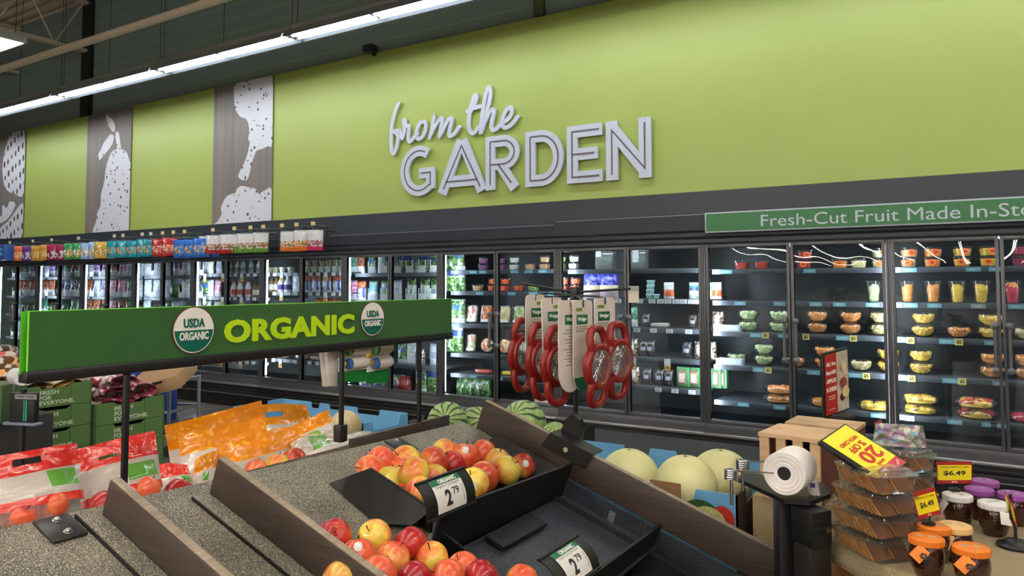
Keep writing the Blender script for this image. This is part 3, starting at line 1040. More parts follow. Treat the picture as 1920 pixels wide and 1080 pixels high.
def print_mat(name, bands, rough=.32, patch=None, blotch=None, clearband=None, nscale=14, spec=.6):
    """packaging print: colour bands up the height (uv v), blotches of contents, a label patch"""
    if name in _MC:
        return _MC[name]
    t = NT(name)
    uv = t.n('ShaderNodeUVMap'); sp = t.n('ShaderNodeSeparateXYZ'); t.l(uv.outputs[0], sp.inputs[0])
    col = t.ramp(sp.outputs[1], bands, 'CONSTANT')
    nz = t.noise(nscale, detail=4)
    if blotch:
        lo, hi, cols = blotch
        inb = t.math('MULTIPLY', t.math('GREATER_THAN', sp.outputs[1], lo), t.math('LESS_THAN', sp.outputs[1], hi))
        vo = t.n('ShaderNodeTexVoronoi'); vo.inputs['Scale'].default_value = nscale * 3
        tc = t.n('ShaderNodeTexCoord'); t.l(tc.outputs['Object'], vo.inputs[0])
        sc_ = t.n('ShaderNodeSeparateColor'); t.l(vo.outputs['Color'], sc_.inputs[0])
        bc = t.ramp(sc_.outputs[0], [(i / len(cols), c) for i, c in enumerate(cols)], 'CONSTANT')
        col = t.mixc(inb, col, bc)
    if patch:
        for (u0, u1, v0, v1, c) in patch:
            m = None
            for op, s_, val in (('GREATER_THAN', 0, u0), ('LESS_THAN', 0, u1), ('GREATER_THAN', 1, v0), ('LESS_THAN', 1, v1)):
                q = t.math(op, sp.outputs[s_], val); m = q if m is None else t.math('MULTIPLY', m, q)
            col = t.mixc(m, col, lin(c))
    t.l(col, t.b.inputs['Base Color'])
    t.b.inputs['Roughness'].default_value = rough; t.b.inputs['Specular IOR Level'].default_value = spec
    t.b.inputs['Coat Weight'].default_value = .4; t.b.inputs['Coat Roughness'].default_value = .12
    t.bump(nz, .35, .01)
    _MC[name] = t.m
    return t.m


WHT = (222, 226, 232)
GREENS = [(58, 96, 46), (96, 138, 66), (140, 172, 100), (40, 70, 36), (176, 196, 150)]
BAGS = {   # variant: bands, blotch colours
    'lettuce': ([(0, (206, 216, 222)), (.25, (120, 160, 96)), (.8, (140, 170, 130))], (.2, .9, GREENS), [(.2, .8, .55, .75, (60, 110, 170))], (.15, .24, .035)),
    'greenwhite': ([(0, WHT), (.3, (210, 220, 206)), (.72, (104, 150, 70))], (.68, 1, GREENS), [(.25, .75, .3, .5, (150, 176, 190))], (.15, .27, .035)),
    'whitebag': ([(0, WHT), (.5, (214, 218, 232)), (.85, (190, 200, 224))], None, [(.2, .8, .3, .6, (168, 176, 206))], (.15, .25, .035)),
    'bluelabel': ([(0, (150, 182, 120)), (.62, (58, 88, 170)), (.86, (220, 226, 236))], (0, .55, GREENS), None, (.15, .25, .035)),
    'lightblue': ([(0, (196, 220, 232)), (.45, (120, 180, 208)), (.8, (180, 210, 190))], None, [(.2, .8, .2, .4, (235, 240, 244))], (.15, .24, .035)),
    'pink': ([(0, (232, 210, 226)), (.3, (226, 110, 156)), (.75, (238, 180, 200))], (.28, .7, [(226, 96, 150), (240, 170, 196), (200, 60, 120), (246, 214, 224)]), None, (.15, .25, .035)),
    'purple': ([(0, (214, 206, 228)), (.4, (122, 74, 150)), (.8, (200, 186, 216))], (.4, .8, [(110, 60, 140), (150, 100, 170), (190, 160, 200)]), None, (.15, .25, .035)),
    'navy': ([(0, (220, 222, 234)), (.38, (44, 50, 110)), (.9, (210, 214, 230))], (.38, .9, [(36, 42, 100), (70, 80, 150), (220, 224, 236), (50, 56, 120)]), None, (.15, .25, .035)),
    'rust': ([(0, (222, 216, 214)), (.38, (166, 84, 58)), (.85, (190, 130, 100))], (.38, .9, [(160, 70, 44), (200, 120, 80), (120, 60, 44)]), None, (.15, .25, .035)),
    'clearwhite': ([(0, (226, 228, 236)), (.3, (196, 200, 214)), (.7, (206, 212, 218))], (.35, 1, [(200, 204, 216), (226, 228, 236), (176, 186, 190), (210, 214, 206)]), None, (.15, .25, .035)),
    'cream': ([(0, (226, 222, 206)), (.7, (214, 214, 206)), (.82, (70, 92, 160))], None, [(.15, .85, .25, .6, (232, 228, 210))], (.17, .26, .04)),
    'orangeblue': ([(0, (228, 224, 230)), (.3, (226, 226, 238)), (.62, (226, 112, 62))], (.6, 1, [(230, 110, 60), (240, 150, 96), (200, 80, 46)]), [(.1, .3, .1, .7, (54, 84, 176)), (.72, .9, .1, .7, (54, 84, 176))], (.17, .24, .05)),
    'teal': ([(0, (222, 230, 230)), (.35, (90, 150, 130)), (.85, (170, 200, 180))], (.35, 1, [(80, 140, 120), (120, 170, 140), (60, 110, 90)]), None, (.15, .25, .035)),
    'darkgreens': ([(0, (52, 80, 44)), (.5, (70, 104, 56))], (0, 1, [(40, 64, 36), (66, 100, 52), (30, 48, 30), (96, 130, 76)]), None, (.19, .17, .06)),
    'cabbage': ([(0, (196, 206, 160)), (.5, (216, 220, 190))], (0, 1, [(190, 202, 150), (222, 226, 200), (160, 180, 120), (110, 110, 170)]), None, (.22, .16, .07)),
    'redcabbage': ([(0, (186, 60, 58)), (.5, (210, 96, 84))], (0, 1, [(190, 56, 56), (216, 100, 86), (150, 40, 48)]), None, (.2, .15, .07)),
    'mushroom': ([(0, (170, 150, 130)), (.2, (150, 124, 100))], (0, 1, [(196, 178, 156), (150, 120, 96), (110, 84, 66), (214, 202, 184), (70, 56, 48)]), [(.3, .7, .35, .65, (226, 222, 226))], (.12, .17, .05)),
    'darkpack': ([(0, (44, 40, 46)), (.2, (58, 52, 54))], (0, 1, [(40, 36, 40), (70, 62, 62), (96, 84, 76), (30, 28, 34)]), [(.3, .72, .35, .6, (176, 176, 196))], (.12, .16, .05)),
    'bluefoil': ([(0, (214, 190, 196)), (.3, (232, 220, 180)), (.5, (60, 60, 190))], (.5, 1, [(44, 44, 170), (80, 84, 210), (120, 126, 226), (36, 36, 140)]), None, (.2, .24, .06)),
    'juicepouch': ([(0, (226, 230, 230)), (.15, (222, 120, 70)), (.55, (210, 214, 220)), (.85, (236, 236, 240))], None, [(.25, .75, .2, .45, (206, 90, 50))], (.11, .16, .03)),
    'teapouch': ([(0, (222, 232, 230)), (.5, (80, 160, 160)), (.8, (190, 210, 220))], None, [(.2, .5, .5, .7, (110, 80, 150))], (.08, .16, .03)),
}


def make_bag(var):
    bands, bl, pt, (w, h, d) = BAGS[var]
    m = print_mat('bag_' + var, bands, blotch=bl, patch=pt)
    lying = var in ('darkgreens', 'cabbage', 'redcabbage', 'mushroom', 'darkpack')
    mb = pouch_grid([(-w / 2, 0, 0), (w / 2, 0, 0), (w / 2 * .92, 0, h), (-w / 2 * .92, 0, h)], (lambda v: d * min(1, (.25 + 3 * v)) * (1 - v) ** .5 * 1.1) if not lying else (lambda v: d * math.sin(PI * min(1, max(0, .06 + .9 * v))) ** .6), 9, 10, crink=.004, seed=len(var) * 7)
    o = mb.build('produce_bag', m, sharp=180)
    return o


def make_tray_front(var):
    """white shelf pusher: two prongs and a low plate"""
    mb = MB(); mb.box((-.055, -.012, 0), (.055, -.008, .085)); mb.box((-.055, -.012, .085), (-.043, -.008, .15)); mb.box((.043, -.012, .085), (.055, -.008, .15)); mb.box((-.055, -.012, 0), (.055, .12, .004))
    return mb.build('shelf_pusher', clear('pusher_plastic', (236, 238, 246), 1.5, .1, gain=1.2, haze=.8))


def make_bottle(var):
    e = empty('bottle', (0, 0, 0))
    body, cap = {'redwhite': ((226, 222, 224), (178, 40, 48)), 'jug': ((228, 226, 236), (232, 230, 238)), 'dressing': ((120, 92, 60), (60, 46, 40)), 'white': ((214, 218, 224), (190, 196, 204))}[var]
    r = .04 if var != 'jug' else .05
    MB().lathe([(r * .9, 0), (r, .01), (r, .12), (r * .85, .145), (r * .45, .175), (r * .4, .19)], 24).build('body', mat('bottle_' + var, body, .3), e)
    MB().lathe([(r * .46, .187), (r * .48, .19), (r * .48, .215), (r * .4, .218)], 20).build('cap', mat('cap_' + var, cap, .4), e)
    mb = MB(); mb.lathe([(r * 1.01, .03), (r * 1.01, .10)], 24, cap=False)
    mb.build('wrap_label', mat('bottle_label_' + var, {'redwhite': (206, 90, 90), 'jug': (70, 52, 128), 'dressing': (214, 206, 186), 'white': (150, 160, 150)}[var], .5, var=.4, scale=50), e)
    return e


def make_pot(var):
    e = empty('pot', (0, 0, 0))
    c = {'greenwhite': (208, 216, 204), 'brown': (168, 150, 118), 'whitepot': (220, 220, 216)}[var]
    MB().lathe([(.04, 0), (.043, .003), (.052, .07)], 24).build('cup', mat('pot_' + var, c, .35, var=.25, scale=40), e)
    MB().lathe([(.054, .068), (.054, .078), (.048, .08), (.01, .0802)], 24).build('lid', mat('pot_lid_' + var, (226, 228, 224) if var != 'brown' else (150, 170, 130), .35), e)
    return e


def make_upright_tray(var):
    """clear clamshell of cut produce standing on its edge"""
    e = empty('produce_clamshell', (0, 0, 0))
    round_ = var in ('rpeach', 'rcream', 'rwhite')
    cols = {'redwhite': [(232, 224, 216), (206, 60, 64), (240, 232, 226)], 'red': [(206, 56, 58), (236, 180, 60), (222, 90, 80)], 'cream': [(228, 206, 160), (214, 186, 130), (196, 176, 130)], 'green': [(176, 192, 120), (130, 160, 84), (214, 216, 170)], 'radish': [(150, 190, 110), (226, 90, 110), (236, 220, 214)], 'rpeach': [(238, 190, 160), (236, 120, 60), (244, 214, 196)], 'rcream': [(238, 210, 160), (236, 130, 50), (240, 226, 200)], 'rwhite': [(226, 222, 216), (226, 140, 110), (236, 232, 226)]}[var]
    t = NT('tray_fill_' + var); vo = t.n('ShaderNodeTexVoronoi'); vo.inputs['Scale'].default_value = 34
    tc = t.n('ShaderNodeTexCoord'); t.l(tc.outputs['Object'], vo.inputs[0]); sc_ = t.n('ShaderNodeSeparateColor'); t.l(vo.outputs['Color'], sc_.inputs[0])
    t.l(t.ramp(sc_.outputs[0], [(i / 3, c) for i, c in enumerate(cols)], 'CONSTANT'), t.b.inputs['Base Color']); t.b.inputs['Roughness'].default_value = .4
    t.bump(vo.outputs['Distance'], .6, .01)
    if round_:
        R = Matrix.Rotation(PI / 2, 3, 'X')
        MB().lathe([(.08, -.02), (.088, 0), (.088, .02), (.075, .035), (.02, .036)], 32, (0, 0, .09), R).build('clamshell', M_CLEAR, e)
        MB().lathe([(.07, -.015), (.076, 0), (.072, .02), (.05, .026), (.01, .027)], 32, (0, 0, .09), R).build('filling', t.m, e)
    else:
        w, h = (.15, .21) if var != 'radish' else (.13, .215)
        MB().box((-w / 2, -.03, 0), (w / 2, .03, h), bev=.016).build('clamshell', M_CLEAR, e)
        MB().box((-w / 2 + .012, -.02, .012), (w / 2 - .012, .024, h - .014), bev=.02).build('filling', t.m, e)
        MB().box((-w / 2 + .02, -.0315, .02), (w / 2 - .02, -.0305, .05)).build('paper_label', M_WHITE, e)
    return e


def make_long_pack(var):
    e = empty('film_pack', (0, 0, 0)); c = {'red': (208, 96, 84), 'yellow': (222, 186, 70), 'white': (206, 200, 196), 'pinkwhite': (222, 170, 160)}[var]
    mb = MB(); mb.box((-.10, -.06, .002), (.10, .06, .05), bev=.02); mb.build('filling', mat('longpack_' + var, c, .35, var=.4, scale=40), e)
    MB().box((-.108, -.066, 0), (.108, .066, .058), bev=.02).build('clamshell', M_CLEAR, e)
    return e


def make_green_tray(var):
    e = empty('mushroom_tray', (0, 0, 0))
    MB().box((-.065, -.0, 0), (.065, .045, .19), bev=.014).build('tray', mat('tray_green', (74, 150, 92), .35), e)
    mb = MB(); chunks(mb, 20, lambda z: .05, .04, .15, .03, inner=.1)
    mb = MB().box((-.042, -.012, .02), (.042, .004, .165), bev=.008); mb.build('filling', mat('tray_mush', (150, 120, 96), .5, var=.5, scale=45), e)
    MB().box((-.03, -.0145, .045), (.03, -.012, .13)).build('paper_label', mat('tray_label', (226, 196, 196), .5, var=.25, scale=60), e)
    return e


def make_clear_bin(var):
    e = empty('clear_bin', (0, 0, 0))
    mb = MB()
    for lo, hi in (((-.12, -.06, 0), (.12, -.057, .07)), ((-.12, .057, 0), (.12, .06, .07)), ((-.12, -.06, 0), (-.117, .06, .07)), ((.117, -.06, 0), (.12, .06, .07)), ((-.12, -.06, 0), (.12, .06, .003))):
        mb.box(lo, hi)
    mb.build('bin', clear('bin_plastic', (226, 232, 250), 1.5, .08, gain=2.0, haze=.5), e)
    for s in (-.07, .07):
        MB().box((s - .035, -.0625, .012), (s + .035, -.0605, .058)).build('bin_card', mat('bin_card', (206, 216, 240), .4), e)
    return e


def make_salad_box(var):
    """large clear tub of leaves hanging high in the bay"""
    e = empty('salad_box', (0, 0, 0))
    MB().box((-.1, -.05, 0), (.1, .05, .20), bev=.012).build('box', clear('salad_box_plastic', (222, 234, 226), 1.5, .05, gain=1.6, haze=.18), e)
    MB().box((-.085, -.04, .01), (.085, .04, .12), bev=.02).build('leaves', mat('salad_leaves', (54, 84, 50), .5, var=.5, scale=60), e)
    MB().box((-.035 if var == 'label' else -.09, -.0525, .07 if var == 'label' else .13), (.03 if var == 'label' else -.03, -.0508, .19)).build('paper_label', mat('salad_label', (60, 150, 100) if var == 'label' else (206, 214, 214), .5, var=.2, scale=50), e)
    return e


PY = 7.0
SHN = ['top', 'second', 'third', 'fourth', 'fifth']
CNAME = ['rightmost cooler', 'melon cooler', 'mushroom cooler', 'deli cooler', 'lettuce cooler', 'jug cooler', 'bottle cooler', 'pale cooler', 'pink cooler', 'navy cooler', 'farthest cooler']
GRP = {'fruit_bowl': 'clamshell bowls of cut fruit', }


def shelf_z(k, j):
    return SHELVES[k][j] + .001 if j < len(SHELVES[k]) else .361


COUNT = {}


def put(kind, var, k, j, px, what, cat, rz=0, scale=1, y=PY, n=1, dz=0, tilt=0, lvl=None, X=None):
    """goods standing on shelf j of bay k below picture column px; n = height of the stack"""
    x = X if X is not None else atY(px, 600, y).x
    z = shelf_z(k, j)
    H = {'melon_bowl': .1035, 'fruit_platter': .084, 'deli_tub': .0745, 'dip_cup': .0455}.get(kind, .1)
    key = (k, j, what); COUNT[key] = COUNT.get(key, 0) + 1
    i = COUNT[key]
    ordn = ORD[i - 1] + ' from left'
    shelf = SHN[j] + ' shelf' if j < len(SHELVES[k]) else 'bottom'
    for q in range(n):
        pos = '' if n == 1 else ('lower ' if q == 0 else ('upper ' if q == n - 1 else 'middle '))
        lab = f'{pos}{what}, {ordn}, {shelf} of {CNAME[k]}'
        s0 = scale if not isinstance(scale, (tuple, list)) else scale[2]
        place(kind, var, (x + (.004 * q if q else 0), y, z + dz + q * H * s0), lab, cat, what.split(' standing')[0] + ' in the coolers', rz + q * .4, scale, tilt)


# ---- fruit bays
for k, j, px, var, n in [(1, 2, 1403, 'honeydew', 2), (1, 2, 1461, 'honeydew', 2), (1, 2, 1532, 'orange', 2), (1, 2, 1594, 'orange', 2), (1, 2, 1651, 'pale', 2), (0, 2, 1730, 'yellow', 2), (0, 2, 1797, 'orange', 1), (0, 2, 1857, 'yellow', 2), (0, 2, 1925, 'pale', 1),
                         (1, 3, 1431, 'honeydew', 2), (1, 3, 1490, 'orange', 1), (1, 3, 1545, 'orange', 2), (1, 3, 1612, 'pale', 1), (1, 3, 1663, 'yellow', 2), (0, 3, 1724, 'yellow', 2), (0, 3, 1858, 'orange', 2), (0, 3, 1922, 'orange', 2)]:
    put('melon_bowl', var, k, j, px, ADJ[var] + ' bowl', 'fruit bowl', rz=px * .37, n=n)
for k, px, var, n in [(1, 1460, 'orange', 2), (1, 1545, 'orange', 1), (1, 1637, 'yellow', 1), (0, 1721, 'yellow', 2), (0, 1824, 'mixed', 2), (0, 1922, 'watermelon', 1)]:
    put('fruit_platter', var, k, 4, px, ADJ[var] + ' domed platter', 'fruit platter', rz=px * .3, n=n)
for k, px, var in [(1, 1640, 'honeydew'), (0, 1703, 'orange'), (0, 1751, 'orange'), (0, 1797, 'yellow'), (0, 1842, 'yellow'), (0, 1900, 'watermelon')]:
    put('fruit_cup', var, k, 1, px, 'tall cup of ' + ADJ[var].split(' cup')[0], 'fruit cup', rz=px * .3)
for k, px, var, n in [(1, 1393, 'salsa', 1), (1, 1431, 'salsa', 1), (1, 1511, 'salsa*', 2), (1, 1578, 'orange*', 1), (1, 1613, 'pale', 1), (1, 1653, 'honeydew*', 2), (0, 1707, 'hummus*', 2), (0, 1752, 'orange*', 2), (0, 1807, 'yellow*', 2), (0, 1857, 'yellow*', 2), (0, 1918, 'beet', 2)]:
    v = var.strip('*')
    put('deli_tub', var, k, 0, px, ('stickered ' if '*' in var else '') + 'tub of ' + ADJ[v].replace(' dip', ''), 'fruit tub', n=n, scale=1.12)
# clear bins with mushrooms and a bowl at the left of the melon bay
for j, px in ((2, 1365), (3, 1368)):
    put('clear_bin', 'a', 1, j, px, 'clear acrylic bin standing forward', 'bin', y=6.93, dz=-.002, scale=(1.0, .8, .8))
put('bag', 'mushroom', 1, 2, 1347, 'net of brown mushrooms behind clear bin', 'mushroom pack', y=7.05, scale=1.0)
put('melon_bowl', 'honeydew', 1, 3, 1380, 'single pale green melon bowl behind clear bin', 'fruit bowl', y=7.08)
# ---- mushroom bay
for px, var in [(1255, 'juicepouch'), (1300, 'teapouch'), (1311, 'teapouch'), (1330, 'teapouch'), (1344, 'juicepouch')]:
    put('bag', var, 2, 1, px, 'slim drink pouch' if var == 'teapouch' else 'clear juice pouch with orange print', 'pouch')
put('dip_cup', 'teal', 2, 1, 1219, 'stacked teal lidded dip cup', 'dip cup', n=4)
put('dip_cup', 'teal', 2, 1, 1230, 'single teal lidded dip cup', 'dip cup')
put('bag', 'bluefoil', 2, 1, 1112, 'blue foil topped bag of potatoes', 'bag', scale=1.1)
put('bag', 'bluefoil', 2, 1, 1142, 'blue foil topped bag of potatoes', 'bag', scale=1.1)
put('salad_box', 'plain', 2, 0, 1137, 'hanging clear salad box', 'salad box')
put('salad_box', 'label', 2, 0, 1197, 'hanging clear salad box with green label', 'salad box')
for px, var, w in [(1186, 'teal', 'green bagged herbs'), (1212, 'darkpack', 'dark packed vegetables'), (1300, 'darkpack', 'dark packed vegetables'), (1318, 'mushroom', 'brown mushroom pack')]:
    put('bag', var, 2, 2, px, w, 'produce pack', scale=.8)
put('long_pack', 'white', 2, 2, 1238, 'white ribbed mushroom punnet', 'punnet', scale=.85)
for px, var, w in [(1163, 'mushroom', 'brown mushroom pack'), (1187, 'mushroom', 'brown mushroom pack'), (1208, 'darkpack', 'dark film pack'), (1220, 'darkpack', 'dark film pack'), (1288, 'darkpack', 'dark film pack'), (1312, 'mushroom', 'brown mushroom pack'), (1332, 'mushroom', 'brown mushroom pack')]:
    put('bag', var, 2, 3, px, w, 'produce pack', scale=.95)
for px, var, w in [(1155, 'darkpack', 'dark film pack'), (1190, 'mushroom', 'white labelled mushroom pack'), (1213, 'darkpack', 'dark film pack'), (1236, 'darkpack', 'dark film pack'), (1253, 'darkpack', 'dark film pack')]:
    put('bag', var, 2, 4, px, w, 'produce pack', scale=.95)
for i, px in enumerate((1278, 1300, 1322, 1338, 1349)):
    put('green_tray', 'a', 2, 4, px, 'green mushroom tray on edge', 'mushroom tray', y=6.97 + .02 * i, rz=-.15)
# ---- deli tub bay
for px, var, n in [(907, 'purple', 2), (940, 'purple', 2), (965, 'white', 2), (995, 'hummus', 1), (1022, 'hummus', 2), (1053, 'green', 2), (1077, 'white', 2)]:
    put('deli_tub', var, 3, 0, px, 'tub of ' + ADJ[var], 'deli tub', n=n, scale=1.0)
for px, var, n in [(896, 'hummus', 1), (925, 'salsa*', 2), (948, 'salsa*', 2), (974, 'salsa*', 1), (1001, 'green', 1), (1057, 'salsa*', 2), (1079, 'salsa*', 2)]:
    put('deli_tub', var, 3, 1, px, 'tub of ' + ADJ[var.strip('*')], 'deli tub', n=n, scale=1.0)
for px, var in [(885, 'redwhite'), (912, 'red'), (946, 'cream'), (972, 'green')]:
    put('upright_tray', var, 3, 2, px, {'redwhite': 'red and white', 'red': 'red', 'cream': 'cream', 'green': 'green'}[var] + ' cut vegetable clamshell', 'clamshell', tilt=-.12)
for px, var in [(883, 'radish'), (913, 'rpeach'), (947, 'rcream'), (976, 'rwhite')]:
    put('upright_tray', var, 3, 3, px, {'radish': 'radish and cucumber', 'rpeach': 'round peach', 'rcream': 'round cream', 'rwhite': 'round white'}[var] + ' snack clamshell', 'clamshell', tilt=-.12)
for px, var in [(908, 'red'), (958, 'yellow')]:
    put('long_pack', var, 3, 4, px, var + ' long film pack', 'film pack', scale=.9)
put('long_pack', 'pinkwhite', 3, 5, 1030, 'pink and white party tray', 'party tray', scale=1.5)
for px in (872, 890, 905):
    put('bag', 'darkgreens', 3, 5, px, 'dark green broccoli bag with blue top', 'bag', scale=1.3)
for px, j, var, w in [(845, 0, 'darkgreens', 'leafy greens bag'), (860, 0, 'lettuce', 'blue labelled lettuce bag'), (845, 1, 'bluelabel', 'blue labelled celery bag'), (862, 1, 'bluelabel', 'blue labelled celery bag'),
                      (846, 2, 'lettuce', 'blue labelled lettuce bag'), (862, 2, 'lettuce', 'blue labelled lettuce bag'), (842, 3, 'darkgreens', 'leafy greens bag'), (858, 3, 'bluelabel', 'blue labelled celery bag')]:
    put('bag', var, 3, j, px, w, 'bag', scale=1.15)
# ---- lettuce bay
for j, lst in {0: [(662, 'teal'), (676, 'rust'), (697, 'lettuce'), (716, 'clearwhite'), (742, 'lettuce'), (760, 'bluelabel'), (778, 'lettuce'), (796, 'bluelabel'), (812, 'lettuce')],
               1: [(662, 'pink'), (678, 'orangeblue'), (700, 'lightblue'), (722, 'lettuce'), (745, 'whitebag'), (772, 'greenwhite'), (797, 'greenwhite'), (817, 'greenwhite')],
               2: [(662, 'teal'), (682, 'rust'), (720, 'lettuce'), (760, 'lettuce'), (800, 'whitebag')],
               3: [(755, 'lettuce'), (772, 'clearwhite'), (790, 'mushroom'), (815, 'whitebag')]}.items():
    for px, var in lst:
        put('bag', var, 4, j, px, {'lettuce': 'leafy green salad bag', 'clearwhite': 'frosted clear bag', 'bluelabel': 'blue labelled salad bag', 'pink': 'pink snack bag', 'orangeblue': 'orange and blue bag', 'lightblue': 'light blue salad bag', 'whitebag': 'white salad bag', 'greenwhite': 'green and white salad bag', 'teal': 'teal bag', 'rust': 'carrot coloured bag', 'mushroom': 'brown vegetable bag'}[var], 'bag', y=7.02)
for j in (0, 1):
    for px in (697, 720, 745, 768, 792, 814):
        put('tray_front', 'a', 4, j, px, 'clear pusher front holding salad bags', 'shelf pusher', y=6.90)
for px, var, w in [(690, 'cabbage', 'pale cabbage bag lying down'), (715, 'cabbage', 'pale cabbage bag lying down'), (757, 'redcabbage', 'red vegetable bag lying down'), (745, 'cabbage', 'pale cabbage bag lying down'), (790, 'lettuce', 'green salad bag lying down'), (812, 'bluelabel', 'blue salad bag lying down')]:
    put('bag', var, 4, 4, px, w, 'bag', scale=1.2, y=6.96 + .05 * (px % 3))
# ---- jug bay
for px in (506, 517, 530, 545):
    put('pot', 'greenwhite' if px > 525 else 'brown', 5, 0, px, 'small lidded pot', 'pot')
for px in (578, 590, 603, 615, 628, 640):
    put('pot', 'greenwhite', 5, 0, px, 'stacked green and white pot', 'pot')
    put('pot', 'brown', 5, 0, px + 2, 'upper brown lidded pot', 'pot', dz=.081)
for px, var, w in [(509, 'dressing', 'brown dressing bottle'), (518, 'dressing', 'brown dressing bottle'), (527, 'jug', 'white jug with violet label'), (539, 'jug', 'white jug with violet label')]:
    put('bottle', var, 5, 1, px, w, 'bottle')
for px, var in [(555, 'whitebag'), (573, 'orangeblue'), (592, 'orangeblue'), (612, 'orangeblue'), (632, 'orangeblue')]:
    put('bag', var, 5, 1, px, 'orange and blue shredded cheese bag' if var != 'whitebag' else 'plain white cheese bag', 'bag')
for px in (508, 520, 545, 565):
    put('pot', 'whitepot', 5, 2, px, 'white pot half hidden by organic sign', 'pot')
for px in (600, 620, 640):
    put('bag', 'orangeblue', 5, 2, px, 'orange and blue bag just above organic sign', 'bag')
for px in (505, 530, 565):
    put('long_pack', 'red', 5, 3, px, 'red film pack below organic sign', 'film pack')
for px in (510, 540, 590, 620):
    put('pot', 'whitepot', 5, 3, px, 'pale pot below organic sign', 'pot')
for px in (506, 536, 570, 600, 630):
    put('long_pack', ['pinkwhite', 'red', 'white'][px % 3], 5, 4, px, 'meat tray below organic sign', 'meat tray')
# ---- red capped bottle bay
for px, var in [(393, 'cream'), (410, 'whitebag')]:
    put('bag', var, 6, 0, px, 'cream pouch with blue band', 'bag')
for px in (430, 444, 455, 470, 484):
    put('bottle', 'white', 6, 0, px, 'slim white bottle', 'bottle', scale=.9)
for px, var in [(380, 'navy'), (395, 'clearwhite'), (408, 'pink')]:
    put('bag', var, 6, 1, px, 'blue and clear stacked bag', 'bag')
for px in (438, 450, 465):
    put('bottle', 'redwhite', 6, 1, px, 'white bottle with red cap', 'bottle', scale=1.1)
for px in (428, 478, 486):
    put('bottle', 'dressing', 6, 1, px, 'dark dressing bottle', 'bottle')
for px in (430, 440, 450, 462, 474, 486):
    put('pot', 'greenwhite', 6, 2, px, 'pale green pot row above organic sign', 'pot')
for px in (372, 390, 408):
    put('bag', 'clearwhite', 6, 2, px, 'clear bag above organic sign', 'bag')
for j in (3, 4):
    for px in (372, 390, 410, 432, 450, 468, 484):
        put('bottle' if j == 3 else 'pot', ['jug', 'dressing', 'white'][px % 3] if j == 3 else ['greenwhite', 'brown', 'whitepot'][px % 3], 6, j, px, ('bottle' if j == 3 else 'pot') + ' below organic sign', 'bottle' if j == 3 else 'pot')
# ---- far bays: rows of bags behind white pusher fronts
ROWS = {7: [['clearwhite', 'clearwhite', 'purple', 'whitebag', 'clearwhite', 'clearwhite'], ['clearwhite', 'whitebag', 'darkgreens', 'clearwhite', 'whitebag', 'lettuce'], ['darkgreens', 'lettuce', 'whitebag', 'cabbage', 'whitebag', 'bluelabel']],
        8: [['purple', 'rust', 'pink', 'whitebag', 'clearwhite', 'clearwhite'], ['purple', 'pink', 'pink', 'teal', 'clearwhite', 'clearwhite'], ['rust', 'pink', 'rust', 'teal', 'darkgreens', 'clearwhite']],
        9: [['lightblue', 'teal', 'rust', 'teal', 'whitebag', 'purple'], ['navy', 'navy', 'navy', 'rust', 'rust', 'whitebag'], ['teal', 'darkgreens', 'teal', 'teal', 'rust', 'rust']],
        10: [['rust', 'teal', 'purple', 'purple', 'whitebag', 'purple'], ['rust', 'rust', 'rust', 'whitebag', 'rust', 'rust'], ['teal', 'darkgreens', 'darkgreens', 'darkgreens', 'teal', 'darkgreens'], ['whitebag', 'clearwhite', 'lightblue', 'clearwhite', 'navy', 'clearwhite']]}
BN = {'clearwhite': 'frosted pale bag', 'whitebag': 'white bag', 'purple': 'purple bag', 'darkgreens': 'dark green leafy bag', 'lettuce': 'green salad bag', 'cabbage': 'cabbage bag', 'bluelabel': 'blue labelled bag', 'rust': 'rust red bag', 'pink': 'pink bag', 'teal': 'teal green bag', 'lightblue': 'light blue bag', 'navy': 'navy bag'}
for k, rows in ROWS.items():
    x0, x1 = PX_[k + 1], PX_[k]
    for j, row in enumerate(rows):
        for i, var in enumerate(row):
            X = x0 + .13 + i * (x1 - x0 - .26) / 5 + random.uniform(-.02, .02)
            put('bag', var, k, j, 0, BN[var], 'bag', X=X, y=7.0, scale=1.16, rz=.2)
            if (i + k) % 4 != 1:
                put('tray_front', 'a', k, j, 0, 'white pusher front holding bags', 'shelf pusher', X=X + .03, y=6.90)
# ================================================================== snack bags hung on pegs over the left coolers
M_PEG = mat('peg_wire', (170, 172, 174), .3, metal=.8)
e = empty('peg_rail', (-8.2, 6.50, 2.24), 'black wire peg rack fixed along the charcoal canopy over the left coolers', 'rack')
for z in (0, .05, .10):
    MB().tube([(-9, 0, z), (1.55, 0, z)], .006, 6).build('rail', M_MATTE, e)
for i in range(8):
    MB().tube([(-9 + i * 1.5, .0, -.03), (-9 + i * 1.5, 0, .13)], .006, 6).build('upright', M_MATTE, e)
    MB().tube([(-9 + i * 1.5, .0, .05), (-9 + i * 1.5, .11, .05)], .006, 6).build('bracket', M_MATTE, e)


def make_peg(var):
    e = empty('peg_hook', (0, 0, 0))
    MB().tube([(0, .008, 0), (0, -.30, .0), (0, -.315, .012)], .0035, 6).build('hook', M_PEG, e)
    MB().tube([(0, .008, .05), (0, -.24, .05), (0, -.30, .06)], .003, 6).build('scanner_arm', M_PEG, e)
    MB().box((-.03, -.306, .04), (.03, -.302, .085)).build('price_tag', mat('peg_tag_' + var, (224, 220, 206) if var == 'white' else (238, 214, 150), .5), e)
    return e


